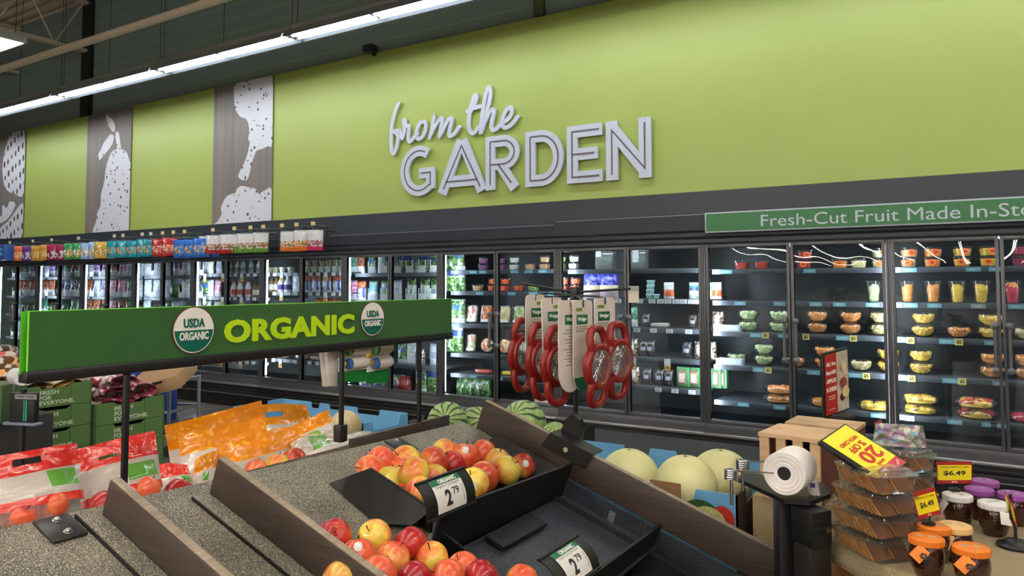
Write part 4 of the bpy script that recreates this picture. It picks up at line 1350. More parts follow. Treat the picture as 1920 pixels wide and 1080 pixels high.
PEGS = [(17, 455), (60, 451), (95, 451), (145, 450), (212, 443), (228, 444), (264, 435), (280, 437), (302, 437), (322, 437), (343, 435), (396, 430), (436, 429), (466, 426), (490, 425), (525, 425), (552, 424), (583, 420)]
SNK = {   # name: (bands, blotch, blotch colours)
    'orange': ((226, 110, 60), [(226, 100, 50), (240, 160, 90), (250, 210, 180)], 'orange'), 'violet': ((96, 56, 130), [(90, 50, 130), (200, 190, 210), (120, 80, 150)], 'violet'),
    'amber': ((206, 150, 60), [(200, 140, 50), (230, 190, 110)], 'amber'), 'magenta': ((170, 40, 90), [(170, 36, 90), (226, 214, 220), (120, 20, 60)], 'magenta'),
    'green': ((50, 150, 80), [(40, 140, 70), (210, 170, 80), (220, 230, 220)], 'green'), 'paleblue': ((150, 180, 220), [(150, 180, 220), (220, 230, 240), (190, 150, 80)], 'pale blue'),
    'gold': ((206, 170, 70), [(200, 160, 60), (236, 206, 120), (160, 120, 40)], 'gold'), 'tealbag': ((20, 140, 160), [(16, 130, 150), (40, 170, 190), (210, 150, 60)], 'teal'),
    'crimson': ((180, 40, 48), [(170, 36, 44), (216, 80, 80), (230, 190, 160)], 'crimson'), 'bluebag': ((40, 110, 200), [(36, 100, 190), (70, 150, 226), (214, 160, 80)], 'bright blue'),
    'whitered': ((224, 222, 226), [(226, 226, 228), (206, 60, 56), (90, 130, 70)], 'white and red'), 'whitegreen': ((222, 224, 222), [(226, 226, 226), (110, 150, 60), (196, 80, 60)], 'white and green'),
    'whiteorange': ((224, 222, 220), [(228, 226, 226), (240, 140, 50), (110, 140, 80)], 'white and orange'), 'whitepink': ((224, 222, 226), [(228, 226, 228), (226, 60, 120), (110, 140, 80)], 'white and pink')}
WB = {'whitered': (190, 44, 44), 'whitegreen': (110, 160, 60), 'whiteorange': (240, 130, 40), 'whitepink': (226, 50, 110)}


def make_snack(var):
    c, bl, nm = SNK[var]
    w, h = (.19, .245) if var in WB else (.21, .25)
    if var in WB:
        m = print_mat('snack_' + var, [(0, WB[var]), (.22, (150, 120, 90)), (.5, (224, 222, 226)), (.93, (206, 210, 214))], blotch=(.2, .5, bl), nscale=20, rough=.25)
    else:
        m = print_mat('snack_' + var, [(0, c), (.8, tuple(min(255, int(x * 1.15)) for x in c))], blotch=(.12, .6, bl), nscale=12, rough=.22)
    mb = pouch_grid([(-w / 2, 0, -h), (w / 2, 0, -h), (w / 2, 0, 0), (-w / 2, 0, 0)], lambda v: .034 * math.sin(PI * min(1, v + .02)) ** .6 if v < .98 else 0, 10, 12, crink=.004, seed=len(var))
    return mb.build('snack_bag', m, sharp=180)


used = []
PLACES = ['farthest left', 'second from left', 'third from left', 'fourth from left', 'fifth from left', 'sixth from left', 'seventh from left', 'eighth from left', 'ninth from left', 'ninth from right', 'eighth from right', 'seventh from right', 'sixth from right', 'fifth from right', 'fourth from right', 'third from right', 'second from right', 'farthest right']
for i, (px, py) in enumerate(PEGS):
    X = atY(px, 455, 6.2).x
    place('peg', 'white' if px < 300 else 'cream', (X, 6.497, 2.30), 'wire peg hook with price tag over the left coolers, ' + PLACES[i], 'peg hook', 'peg hooks over the left coolers', rz=.12)
    used.append(X)
bags = [(38, 'orange'), (54, 'violet'), (70, 'amber'), (87, 'amber'), (101, 'magenta'), (118, 'magenta'), (132, 'green'), (150, 'green'), (164, 'paleblue'), (179, 'paleblue'), (191, 'gold'), (203, 'gold'),
        (214, 'tealbag'), (232, 'tealbag'), (250, 'tealbag'), (270, 'tealbag'), (281, 'tealbag'), (299, 'crimson'), (318, 'crimson'), (341, 'bluebag'), (360, 'bluebag'), (377, 'bluebag'), (397, 'bluebag'),
        (386, 'whitered'), (400, 'whitered'), (410, 'whitered'), (418, 'whitered'), (426, 'whitered'), (440, 'whitegreen'), (452, 'whitegreen'), (458, 'whitegreen'), (471, 'whitegreen'), (481, 'whitegreen'), (489, 'whitegreen'),
        (540, 'whiteorange'), (552, 'whiteorange'), (565, 'whiteorange'), (591, 'whitepink')]
cnt = {}
for i, (px, var) in enumerate(bags):
    y = 6.26 + .05 * (i % 3) - (.02 if var in WB else 0)
    if var == 'bluebag' and px == 397:
        y = 6.40
    X = atY(px, 470, y).x
    cnt[var] = cnt.get(var, 0) + 1
    if min(abs(X - u) for u in used) > .05:
        h = empty('bare_hook', (X, 6.497, 2.30), f'plain wire hook carrying the {ORD[cnt[var] - 1]} {SNK[var][2]} snack bag from left', 'peg hook')
        MB().tube([(0, .008, 0), (0, -.30, .0), (0, -.315, .012)], .0035, 6).build('wire', M_PEG, h)
        used.append(X)
    zt = 2.295 - (.03 if var == 'bluebag' else 0)
    place('snack', var, (X, y, zt), f'{SNK[var][2]} snack bag hanging on the peg rack, {ORD[cnt[var] - 1]} of its colour from left', 'snack bag', 'snack bags on the peg rack', rz=random.uniform(-.15, .15) + .75, tilt=random.uniform(-.08, .05))
e = empty('snack_box', (atY(8, 485, 6.4).x, 6.4, 2.08), 'blue printed box at the far left end of the snack rack', 'box')
MB().box((-.16, -.1, 0), (.2, .09, .27), bev=.004).build('carton', print_mat('bluebox', [(0, (60, 100, 180))], blotch=None), e)
MB().box((-.1, -.104, .08), (.14, -.1, .13)).box((-.1, -.104, .17), (.14, -.1, .2)).build('print', mat('pale_blue_print', (120, 190, 226), .5), e)
# ================================================================== the sloped produce table in front
SL = math.atan(.345); CS, SN = math.cos(SL), math.sin(SL)
RX, RZ = -1.735, 1.15


def dk(a, Y, h=0):
    """point on the near slope: a metres down from the ridge, h metres off the deck"""
    return V((RX + a * CS + h * SN, Y, RZ - a * SN + h * CS))


def deck_at(px, py, h=0):
    """where the sight line through a picture point meets the slope raised by h"""
    d = ray(px, py); n = V((SN, 0, CS)); p0 = dk(0, 0, h)
    return EYE + d * ((p0 - EYE).dot(n) / d.dot(n))


RD = Matrix(((CS, 0, SN), (0, 1, 0), (-SN, 0, CS)))      # columns: down-slope, along, normal


def speckle(name, base, light, dark, rough=.5):
    t = NT(name)
    n1 = t.noise(330, detail=2, rough=.6); n2 = t.noise(9, detail=2)
    c = t.ramp(n1, [(.38, dark), (.46, base), (.54, base), (.62, light)])
    t.l(t.mixc(.12, c, t.ramp(n2, [(.3, dark), (.7, light)])), t.b.inputs['Base Color'])
    t.b.inputs['Roughness'].default_value = rough
    t.bump(n1, .25, .002)
    return t.m


M_DECK = speckle('speckled_deck', (92, 89, 81), (192, 184, 162), (34, 33, 32))
M_BINF = speckle('speckled_bin_floor', (32, 35, 42), (92, 98, 112), (12, 13, 18), .45)
t = NT('printed_dark_wood'); nz = t.noise(14, stretch=(.25, 1, 9), detail=5)
t.l(t.ramp(nz, [(.3, (58, 48, 42)), (.7, (80, 68, 60))]), t.b.inputs['Base Color']); t.b.inputs['Roughness'].default_value = .5
M_DWOOD = t.m
t = NT('wood_edge'); nz = t.noise(10, stretch=(1, 1, 30), detail=4)
t.l(t.ramp(nz, [(.3, (132, 116, 100)), (.7, (166, 150, 132))]), t.b.inputs['Base Color']); t.b.inputs['Roughness'].default_value = .5
M_EDGE = t.m

TO = V((RX, 1.0, 0))
e = empty('produce_table', TO, 'long sloped speckled produce table with brown divider boards under the organic sign', 'display table')


def deck_poly(mb, pts, th, mi=0):
    mb.prism([dk(a, Y, h) - TO for a, Y, h in pts], V((-SN, 0, -CS)) * th, mi)


mb = MB()
deck_poly(mb, [(.004, -.4, 0), (.008, .77, 0), (.043, 1.611, 0), (.53, 1.611, 0), (.53, -.4, 0)], .02)
mb.build('deck', M_DECK, e)
mb = MB(); deck_poly(mb, [(.043, 1.6112, 0), (.07, 2.33, 0), (.215, 2.33, 0), (.215, 1.6112, 0)], .02)
mb.build('deck', M_DECK, e)
mb = MB(); deck_poly(mb, [(.53, -.4, 0), (.53, 1.55, 0), (1.3, 1.55, 0), (1.3, -.4, 0)], .02); mb.build('deck', M_DECK, e)
mb = MB()
a = [dk(0, -.4, -.02) - TO, dk(0, 2.33, -.02) - TO]
mb.prism([a[0], a[1], a[1] + V((-.9, 0, -.31)), a[0] + V((-.9, 0, -.31))], (0, 0, -.02)); mb.build('far_deck', M_DECK, e)
MB().box((-.015, .8, RZ - .06), (.0, 1.33, RZ - .002), bev=.003).build('ridge_board', M_DWOOD, e)
MB().box((-.85, -1.35, .0), (1.1, 1.3, .62), bev=.01).build('cabinet', mat('table_cabinet', (52, 46, 42), .6), e)
for yy in (-1.3, -.1, 1.25):
    MB().prism([(-.8, yy, .62), (1.05, yy, .62), (1.05, yy, .73), (0, yy, 1.1), (-.8, yy, .82)], (0, .03, 0)).build('rib', M_MATTE, e)
# bolted bracket plates
for (px, py) in ((113, 993), (752, 837)):
    p = deck_at(px, py)
    mb = MB().box((-.045, -.036, 0), (.045, .036, .006), bev=.0015, R=RD, c=p - TO + V((0, 0, .001)))
    o = mb.build('bracket_plate', mat('plate_black', (34, 34, 35), .38), e)
    for sx_ in (-.027, .022):
        c = p - TO + RD @ V((sx_, .004, .006))
        mb = MB().lathe([(.009, 0), (.009, .001), (.007, .0015), (.007, .005), (.004, .007)], 8, c, RD); mb.build('bolt', M_STEEL, o)


def divider(name, Y, a0, a1, hgt, label, flange, fa=.03):
    o0 = dk(a0, Y)
    e = empty(name, o0, label, 'divider board')
    mb = MB().box((0, 0, .0), (a1 - a0, .024, hgt), 0, bev=.004, R=RD)
    o = mb.build('board', M_DWOOD, e)
    mb = MB().box((.003, .002, hgt - .0015), (a1 - a0 - .003, .022, hgt + .0025), 0, bev=.0018, R=RD); mb.build('edge_band', M_EDGE, e)
    if flange:
        mb = MB().box((fa, -flange, .001), (a1 - a0, -.001, .007), 0, R=RD); f = mb.build('flange', M_DECK, e)
        MB().box((fa, -flange - .004, .0005), (a1 - a0, -flange, .0075), 0, R=RD).build('flange_edge', M_MATTE, e)
    return e


divider('divider_board', .957, .055, 1.25, .090, 'brown divider board nearest the red apple bags', .045, -.02)
divider('divider_board', 1.212, .085, 1.25, .100, 'brown divider board beside the loose lower apples', .045, .0)
divider('divider_board', 2.335, .125, 1.265, .112, 'long brown end board of the produce table by the honeydew melons', 0)
MB()

# ------------------------------------------------------------------ black trays
M_TRAY = mat('tray_black', (19, 19, 21), .5, var=.12, bump=.1)
e = empty('produce_tray', dk(.3, 1.6), 'black sloped tray holding the upper pile of apples', 'tray')
TO2 = dk(.3, 1.6)


def tb(e, nm, pts, off, o0, m=None):
    mb = MB(); mb.prism([dk(*p) - o0 for p in pts], off); return mb.build(nm, m or M_TRAY, e)


ramp = tb(e, 'side_ramp', [(.185, 1.53, .004), (.40, 1.50, .004), (.48, 1.545, .03), (.49, 1.60, .062), (.245, 1.61, .060)], (0, .008, -.006), TO2)
tb(e, 'side_wall', [(.245, 1.613, .060), (.49, 1.605, .062), (.515, 1.605, -.055), (.225, 1.613, -.055)], (0, .008, 0), TO2)
tb(e, 'floor', [(.22, 1.615, -.055), (.22, 2.326, -.055), (.522, 2.326, -.055), (.522, 1.615, -.055)], (0, 0, .003), TO2)
tb(e, 'back_wall', [(.218, 1.615, -.001), (.218, 2.326, -.001), (.218, 2.326, -.055), (.218, 1.615, -.055)], V((CS, 0, -SN)) * .004, TO2)
tb(e, 'far_ramp', [(.222, 2.318, .02), (.222, 2.21, -.05), (.52, 2.21, -.05), (.52, 2.318, .02)], (0, .006, .004), TO2)
tb(e, 'front_wall', [(.525, 1.585, .085), (.535, 2.326, .06), (.535, 2.326, -.06), (.525, 1.585, -.06)], V((CS, 0, -SN)) * .007, TO2)
TO2 = dk(.7, 1.9)
e = empty('produce_bin', TO2, 'empty black bin with blue grey speckled floor beside the brown end board', 'bin')
tb(e, 'floor', [(.545, 1.60, -.055), (.545, 2.326, -.055), (.9, 2.326, -.055), (.9, 1.60, -.055)], V((-SN, 0, -CS)) * .006, TO2, M_BINF)
tb(e, 'front_wall', [(.885, 1.55, .03), (.885, 2.33, .018), (.885, 2.33, -.06), (.885, 1.55, -.06)], V((CS, 0, -SN)) * .008, TO2)
tb(e, 'side_ramp', [(.545, 1.585, .035), (.72, 1.57, .03), (.755, 1.6, -.01), (.755, 1.605, -.055), (.545, 1.605, -.055)], (0, .008, 0), TO2)
tb(e, 'liner', [(.54, 2.318, .0), (1.25, 2.318, -.0), (1.25, 2.318, -.1), (.54, 2.318, -.1)], (0, .006, 0), TO2, M_BINF)
tb(e, 'floor_lip', [(.565, 1.80, -.047), (.565, 2.05, -.047), (.63, 2.05, -.047), (.63, 1.80, -.047)], V((SN, 0, CS)) * .012, TO2)
tb(e, 'slot', [(.72, 2.3155, -.02), (.742, 2.3155, -.02), (.742, 2.3155, -.085), (.72, 2.3155, -.085)], (0, .002, 0), TO2, mat('slot_light', (104, 108, 118), .5))
TO2 = dk(1.05, 1.9)
e = empty('produce_bin', TO2, 'black bin at the low front edge below the empty speckled bin', 'bin')
tb(e, 'floor', [(.905, 1.55, -.09), (.905, 2.315, -.09), (1.23, 2.315, -.09), (1.23, 1.55, -.09)], V((-SN, 0, -CS)) * .006, TO2)
tb(e, 'side_wall', [(.905, 1.556, .01), (1.23, 1.556, .01), (1.23, 1.556, -.09), (.905, 1.556, -.09)], (0, .007, 0), TO2)
tb(e, 'front_wall', [(1.222, 1.565, .03), (1.222, 2.315, .03), (1.222, 2.315, -.09), (1.222, 1.565, -.09)], V((CS, 0, -SN)) * .008, TO2)
TO2 = dk(.95, 1.55)
e = empty('side_fence', TO2, 'low black fence panel beside the loose lower apples', 'fence panel')
tb(e, 'panel', [(.74, 1.53, .035), (1.2, 1.50, .03), (1.2, 1.535, .002), (.74, 1.545, .002)], (0, .007, 0), TO2)


# ------------------------------------------------------------------ price signs on curved black holders
M_TAGG = mat('tag_green', (30, 110, 76), .5, var=.03)


def price_sign(C, rx, label, line, tiltz=0):
    """curved plastic holder with a white card: C centre, card faces down the slope"""
    e = empty('price_sign', C, label, 'price sign', None)
    U = V((math.sin(tiltz), math.cos(tiltz), 0)); N0 = V((U.y, -U.x, 0))
    R = .085

    def surf(a, t, off=0.0):
        """a along the holder, t up the curve (arc length)"""
        th = rx + t / R
        n = N0 * math.cos(th) + V((0, 0, math.sin(th)))
        return U * a + n * (R + off) - (N0 * math.cos(rx) + V((0, 0, math.sin(rx)))) * R
    mb = MB(); n = 10; w = .105
    vs = []
    for i in range(n + 1):
        t_ = -.05 + .10 * i / n
        for a, o in ((-w, -.002), (w, -.002), (w, .001), (-w, .001)):
            vs.append(surf(a, t_, o))
    fs = []
    for i in range(n):
        for q in range(4):
            fs.append((i * 4 + q, i * 4 + (q + 1) % 4, i * 4 + 4 + (q + 1) % 4, i * 4 + 4 + q))
    fs += [(3, 2, 1, 0), (n * 4, n * 4 + 1, n * 4 + 2, n * 4 + 3)]
    mb.add(vs, fs)
    for t_ in (-.05, .05):
        mb.tube([surf(-w, t_, .001), surf(w, t_, .001)], .0045, 8)
    mb.build('holder', M_BLACK, e)

    def band(nm, a0, a1, t0, t1, off, m):
        mb = MB(); k = 8; vs = []
        for i in range(k + 1):
            tt = t0 + (t1 - t0) * i / k
            vs += [surf(a0, tt, off), surf(a1, tt, off)]
        mb.add(vs, [(2 * i, 2 * i + 1, 2 * i + 3, 2 * i + 2) for i in range(k)]); return mb.build(nm, m, e)
    band('card', -.062, .062, -.043, .043, .0022, M_WHITE)
    band('card_header', -.062, .062, .026, .043, .0026, M_TAGG)

    def tx(nm, body, a, t_, w_, h_, m, bold=.02):
        mb = MB()
        put_text(mb, body, (0, 0, 0), Y3, Z3, w_, h_, bold=bold, warp=lambda x, y, z: surf(a + x, t_ + y, .003 + max(0, z) * .0))
        mb.build(nm, m, e)
    tx('price_figures', '2', -.012, -.010, .026, .040, M_INK, .04)
    tx('price_figures', '79', .022, .001, .028, .019, M_INK, .02)
    tx('card_text', line, 0, .0205, .10, .0085, mat('ink_grey', (96, 96, 100), .6), 0)
    tx('card_text', 'ORGANIC', .008, .0345, .075, .0125, M_WHITE, .05)
    mb = MB()
    for i in range(9):
        aa = .052
        p0, p1 = surf(aa - .003, -.03 + i * .0045, .0032), surf(aa + .003, -.03 + i * .0045, .0032)
        q0, q1 = surf(aa - .003, -.0285 + i * .0045, .0032), surf(aa + .003, -.0285 + i * .0045, .0032)
        mb.add([p0, p1, q1, q0], [(0, 1, 2, 3)])
    mb.build('barcode', M_INK, e)
    return e


price_sign(dk(.53, 1.60, .135), .42, 'price card 2.79 on a curved black holder in front of the upper apples', 'Organic Fuji Apples')
price_sign(dk(.865, 1.72, .085), .75, 'price card 2.79 on a curved black holder over the empty speckled bin', 'Organic Granny Smith Apples')

# ------------------------------------------------------------------ apples
t = NT('apple_skin')
tc = t.n('ShaderNodeTexCoord'); oi = t.n('ShaderNodeObjectInfo')
ad = t.n('ShaderNodeVectorMath', operation='ADD'); t.l(tc.outputs['Object'], ad.inputs[0])
cx = t.n('ShaderNodeCombineXYZ'); t.l(t.math('MULTIPLY', oi.outputs['Random'], 40), cx.inputs[0]); t.l(cx.outputs[0], ad.inputs[1])
n1 = t.n('ShaderNodeTexNoise'); n1.inputs['Scale'].default_value = 13; n1.inputs['Detail'].default_value = 2; t.l(ad.outputs[0], n1.inputs['Vector'])
mp = t.n('ShaderNodeMapping'); mp.inputs['Scale'].default_value = (1, 1, .12); t.l(ad.outputs[0], mp.inputs[0])
n2 = t.n('ShaderNodeTexNoise'); n2.inputs['Scale'].default_value = 150; n2.inputs['Detail'].default_value = 3; t.l(mp.outputs[0], n2.inputs['Vector'])
fac = t.math('ADD', t.math('MULTIPLY', n1.outputs[0], 1.0), t.math('MULTIPLY', n2.outputs[0], .22))
t.fac = t.math('ADD', fac, -.11)
APPLE = {}


def apple_mat(nm, stops):
    t = NT('apple_' + nm)
    tc = t.n('ShaderNodeTexCoord'); oi = t.n('ShaderNodeObjectInfo')
    ad = t.n('ShaderNodeVectorMath', operation='ADD'); t.l(tc.outputs['Object'], ad.inputs[0])
    cx = t.n('ShaderNodeCombineXYZ'); t.l(t.math('MULTIPLY', oi.outputs['Random'], 40), cx.inputs[0]); t.l(cx.outputs[0], ad.inputs[1])
    n1 = t.n('ShaderNodeTexNoise'); n1.inputs['Scale'].default_value = 13; n1.inputs['Detail'].default_value = 2; t.l(ad.outputs[0], n1.inputs['Vector'])
    mp = t.n('ShaderNodeMapping'); mp.inputs['Scale'].default_value = (1, 1, .12); t.l(ad.outputs[0], mp.inputs[0])
    n2 = t.n('ShaderNodeTexNoise'); n2.inputs['Scale'].default_value = 150; n2.inputs['Detail'].default_value = 3; t.l(mp.outputs[0], n2.inputs['Vector'])
    f = t.math('ADD', n1.outputs[0], t.math('MULTIPLY', t.math('SUBTRACT', n2.outputs[0], .5), .25))
    t.l(t.ramp(f, stops), t.b.inputs['Base Color'])
    t.b.inputs['Roughness'].default_value = .3; t.b.inputs['Coat Weight'].default_value = .25; t.b.inputs['Coat Roughness'].default_value = .1
    t.b.inputs['Subsurface Weight'].default_value = .05; t.b.inputs['Subsurface Radius'].default_value = (.01, .005, .002)
    return t.m


A_RED = apple_mat('red', [(.3, (200, 60, 40)), (.45, (176, 26, 38)), (.65, (140, 14, 30)), (.8, (214, 120, 60))])
A_ORA = apple_mat('orange', [(.3, (240, 170, 90)), (.42, (232, 112, 66)), (.6, (220, 76, 48)), (.75, (236, 150, 80))])
A_YEL = apple_mat('yellow', [(.3, (206, 196, 80)), (.48, (238, 206, 84)), (.58, (236, 160, 72)), (.72, (216, 84, 50))])
A_BLU = apple_mat('blush', [(.3, (222, 200, 90)), (.42, (226, 160, 76)), (.52, (206, 84, 50)), (.7, (170, 46, 40))])
AM = {'red': A_RED, 'orange': A_ORA, 'yellow': A_YEL, 'blush': A_BLU}
AD = {'red': 'deep red', 'orange': 'orange red', 'yellow': 'yellow blushed', 'blush': 'red and yellow'}
M_STEM = mat('stem_brown', (82, 58, 34), .7)
M_STK = mat('fruit_sticker', (224, 228, 230), .5, var=.35, scale=260)


def make_apple(var):
    nm, st = var.split('|')
    e = empty('apple', (0, 0, 0))
    prof = []
    for i in range(19):
        th = PI * i / 18
        r = .0415 * math.sin(th) ** .92 * (1 + .05 * math.cos(th))
        z = .0385 * -math.cos(th)
        z += .013 * math.exp(-(r / .011) ** 2) * (1 if th < PI / 2 else -1) * (.6 if th < PI / 2 else 1)
        prof.append((max(r, .0004), z))
    mb = MB().lathe(prof, 28, mod=lambda a, z: 1 + .018 * math.cos(5 * a) * (1 if z < 0 else .3) + .015 * math.cos(2 * a + 1))
    mb.build('flesh', AM[nm], e, sharp=180)
    MB().tube([(0, 0, .022), (.001, .001, .034), (.004, .002, .042)], [.0012, .0013, .0019], 6).build('stem', M_STEM, e)
    if st == 's':
        R = Matrix.Rotation(math.radians(62), 3, 'Y')
        mb = MB(); rs = []
        for j, r in enumerate((0, .004, .008, .0115)):
            for k in range(16):
                a = k * 2 * PI / 16
                p = V((r * math.cos(a), r * math.sin(a) * .85, math.sqrt(max(0, .0423 ** 2 - r * r)) + .0006)); rs.append(R @ p)
        mb.add(rs, [(j * 16 + k, j * 16 + (k + 1) % 16, j * 16 + 16 + (k + 1) % 16, j * 16 + 16 + k) for j in range(3) for k in range(16)])
        mb.build('sticker', M_STK, e)
    return e


def apple(px, py, nm, where, st='', h=.05, rot=None, s=1.0):
    """one apple whose middle lies on the sight line px,py at height h over the slope"""
    p = deck_at(px, py, h)
    r, fresh = proto(('apple', nm + '|' + st))
    rr = rot or (random.uniform(-1.2, 1.2), random.uniform(-1.2, 1.2), random.uniform(-3, 3))
    lab = f'{AD[nm]} apple ' + ('with sticker ' if st else '') + where
    if fresh:
        r.location = p; r.rotation_euler = rr; r.scale = (s,) * 3; tag(r, lab, 'apple', None); q = r
    else:
        q = dup(r, p, rr, lab, None, s); q['category'] = 'apple'
    q['group'] = 'apples in the upper tray' if py < 950 and px > 660 else 'loose apples beside the brown divider'
    return q


UP = [(712, 866, 'orange', '', .05, 'at the top left of the upper pile'), (693, 884, 'orange', '', .042, 'by the black side ramp left of the upper pile'), (727, 906, 'yellow', '', .042, 'just above the black side ramp'),
      (759, 864, 'yellow', '', .045, 'half hidden behind the big green yellow apple'), (740, 888, 'orange', '', .035, 'low between two others at left of the upper pile'), (775, 888, 'yellow', '', .095, 'large and greenish, on top of the upper pile'),
      (814, 866, 'blush', '', .065, 'right of the big greenish one, upper pile'), (836, 848, 'yellow', '', .045, 'topmost at the back of the upper pile'), (846, 872, 'red', '', .035, 'peeping out low amid the upper pile'),
      (873, 856, 'orange', 's', .06, 'at the back middle of the upper pile'), (903, 850, 'orange', '', .045, 'behind the stickered one in the upper pile'), (909, 893, 'blush', '', .065, 'right of the upper price card'),
      (887, 906, 'yellow', 's', .075, 'touching the right end of the upper price card'), (950, 881, 'yellow', '', .05, 'near the right front of the upper pile'), (932, 866, 'blush', 's', .042, 'behind the yellow one right of the upper pile'),
      (980, 873, 'blush', 's', .045, 'rightmost of the upper pile'), (788, 928, 'yellow', '', .085, 'below the left end of the upper price card'), (767, 932, 'orange', '', .04, 'deep under the front left of the upper pile'),
      (815, 900, 'blush', '', .035, 'under the upper pile behind the price card')]
for px, py, nm, st, h, wh in UP:
    s = 1.2 if px not in (980,) else 1.08
    rot = None
    if (px, py) == (836, 848):
        rot = (-.35, .3, 0)
    if (px, py) == (788, 928):
        rot = (PI - 1.1, .7, 0)
    if st:
        rot = (random.uniform(-.3, .3), random.uniform(-.2, .4), -.75 + random.uniform(-.3, .3))
    apple(px, py, nm, wh, st, h - .044, rot, s)
LO = [(626, 1006, 'red', '', .055, 'at the upper left of the loose lower apples', (.1, .9, -.6)), (701, 1006, 'yellow', '', .055, 'in the back row of the loose lower apples', None), (768, 1019, 'red', '', .06, 'in the back row beside the black fence', None),
      (671, 1041, 'orange', 's', .06, 'in front of the deep red one at the left', (0, -.3, -.8)), (737, 1047, 'orange', '', .05, 'in the middle of the loose lower apples', (-.35, .35, 0)), (809, 1047, 'yellow', '', .05, 'leaning in the middle right of the loose lower apples', None),
      (710, 1076, 'orange', '', .07, 'at the bottom left edge of the picture', None), (776, 1086, 'red', '', .055, 'cut by the bottom edge, left of centre', None), (838, 1083, 'orange', '', .075, 'largest at the bottom edge of the picture', None),
      (868, 1066, 'orange', '', .045, 'peeping out behind the front row', None), (903, 1082, 'red', '', .06, 'at the bottom edge near the black fence, stem up', (-.35, .5, 0)), (978, 1092, 'orange', '', .05, 'farthest right at the bottom edge', None), (640, 1085, 'blush', '', .04, 'low behind the second divider board', None)]
for px, py, nm, st, h, wh, rot in LO:
    apple(px, py, nm, wh, st, h, rot)

# ------------------------------------------------------------------ ORGANIC sign on posts
M_SG = NT('acrylic_green'); M_SG.b.inputs['Base Color'].default_value = lin((46, 90, 46)); M_SG.b.inputs['Roughness'].default_value = .08
nz = M_SG.noise(2.5); M_SG.l(M_SG.ramp(nz, [(.3, (56, 94, 54)), (.7, (62, 102, 56))]), M_SG.b.inputs['Base Color'])
M_SG = M_SG.m
SX = -1.744
e = empty('organic_sign', (SX, 1.57, 1.42), 'long green ORGANIC header sign on black posts over the produce table', 'sign')
MB().box((-.008, -.760, .037), (-.0045, .765, .172)).build('back_panel', mat('lime_acrylic', (90, 190, 50), .2), e)
MB().box((.008, -.752, .035), (.012, .765, .172)).build('front_panel', M_SG, e)
ed = MB().box((.008, -.754, .035), (.012, -.752, .172)).box((.008, .765, .035), (.012, .767, .172)).box((.008, -.754, .172), (.012, .767, .1738)); ed.build('lime_edge', mat('lime_edge', (128, 232, 60), .3), e)
MB().box((-.02, -.757, .018), (.018, .770, .044), bev=.004).build('base_channel', M_BLACK, e)
for yy in (1.045, 1.762, 2.155):
    MB().box((-.0065, yy - 1.57 - .0065, RZ - 1.42 - .004), (.0065, yy - 1.57 + .0065, .02), bev=.002).build('post', M_BLACK, e)
MB().box((-.02, 1.762 - 1.57 - .016, RZ - 1.42 - .004), (.014, 1.762 - 1.57 + .016, RZ - 1.42 + .05), bev=.004).build('post_foot', M_BLACK, e)
wf = lambda px, py: atX(px, py, SX + .013) - V((SX, 1.57, 1.42))
M_LIME = mat('lime_letters', (186, 224, 26), .4, var=.02)
c0, c1 = wf(420, 615), wf(664, 605)
zt, zb = wf(540, 588).z, wf(540, 640).z
cy = (c0.y + c1.y) / 2
mb = MB(); put_text(mb, 'ORGANIC', (.0135, cy, (zt + zb) / 2 - .001), Y3, Z3, c1.y - c0.y, .064, bold=.045, extrude=.0015, space=1.05); mb.build('lettering', M_LIME, e)
M_SEALG = mat('seal_green', (0, 98, 82), .4, var=.02); M_SEALB = mat('seal_brown', (84, 52, 36), .5, var=.03)
RSEAL = Matrix(((0, 0, 1), (1, 0, 0), (0, 1, 0)))          # lathe axis towards +X
for (pc, pr) in ((363, 619), (698, 598)):
    c = wf(pc, pr); c.x = .0128; r = .062 if pc < 500 else .0585
    o = MB().lathe([(r, 0), (r, .002)], 48, c, RSEAL).build('seal', M_SEALB, e)
    MB().lathe([(r * .945, .002), (r * .945, .0026)], 48, c, RSEAL).build('seal_face', M_WHITE, o)
    pts = [c + V((.0027, r * .90 * math.cos(a), r * .90 * math.sin(a) - .0)) for a in [PI + PI * i / 24 for i in range(25)]]
    MB().prism(pts, (.0006, 0, 0)).build('seal_lower_half', M_SEALG, o)
    mb = MB(); put_text(mb, 'USDA', c + V((.0036, 0, r * .30)), Y3, Z3, r * 1.0, r * .38, bold=.03, extrude=.0006); mb.build('seal_text', M_SEALG, o)
    mb = MB(); put_text(mb, 'ORGANIC', c + V((.0038, 0, -r * .24)), Y3, Z3, r * 1.36, r * .34, bold=.03, extrude=.0006); mb.build('seal_text', M_WHITE, o)
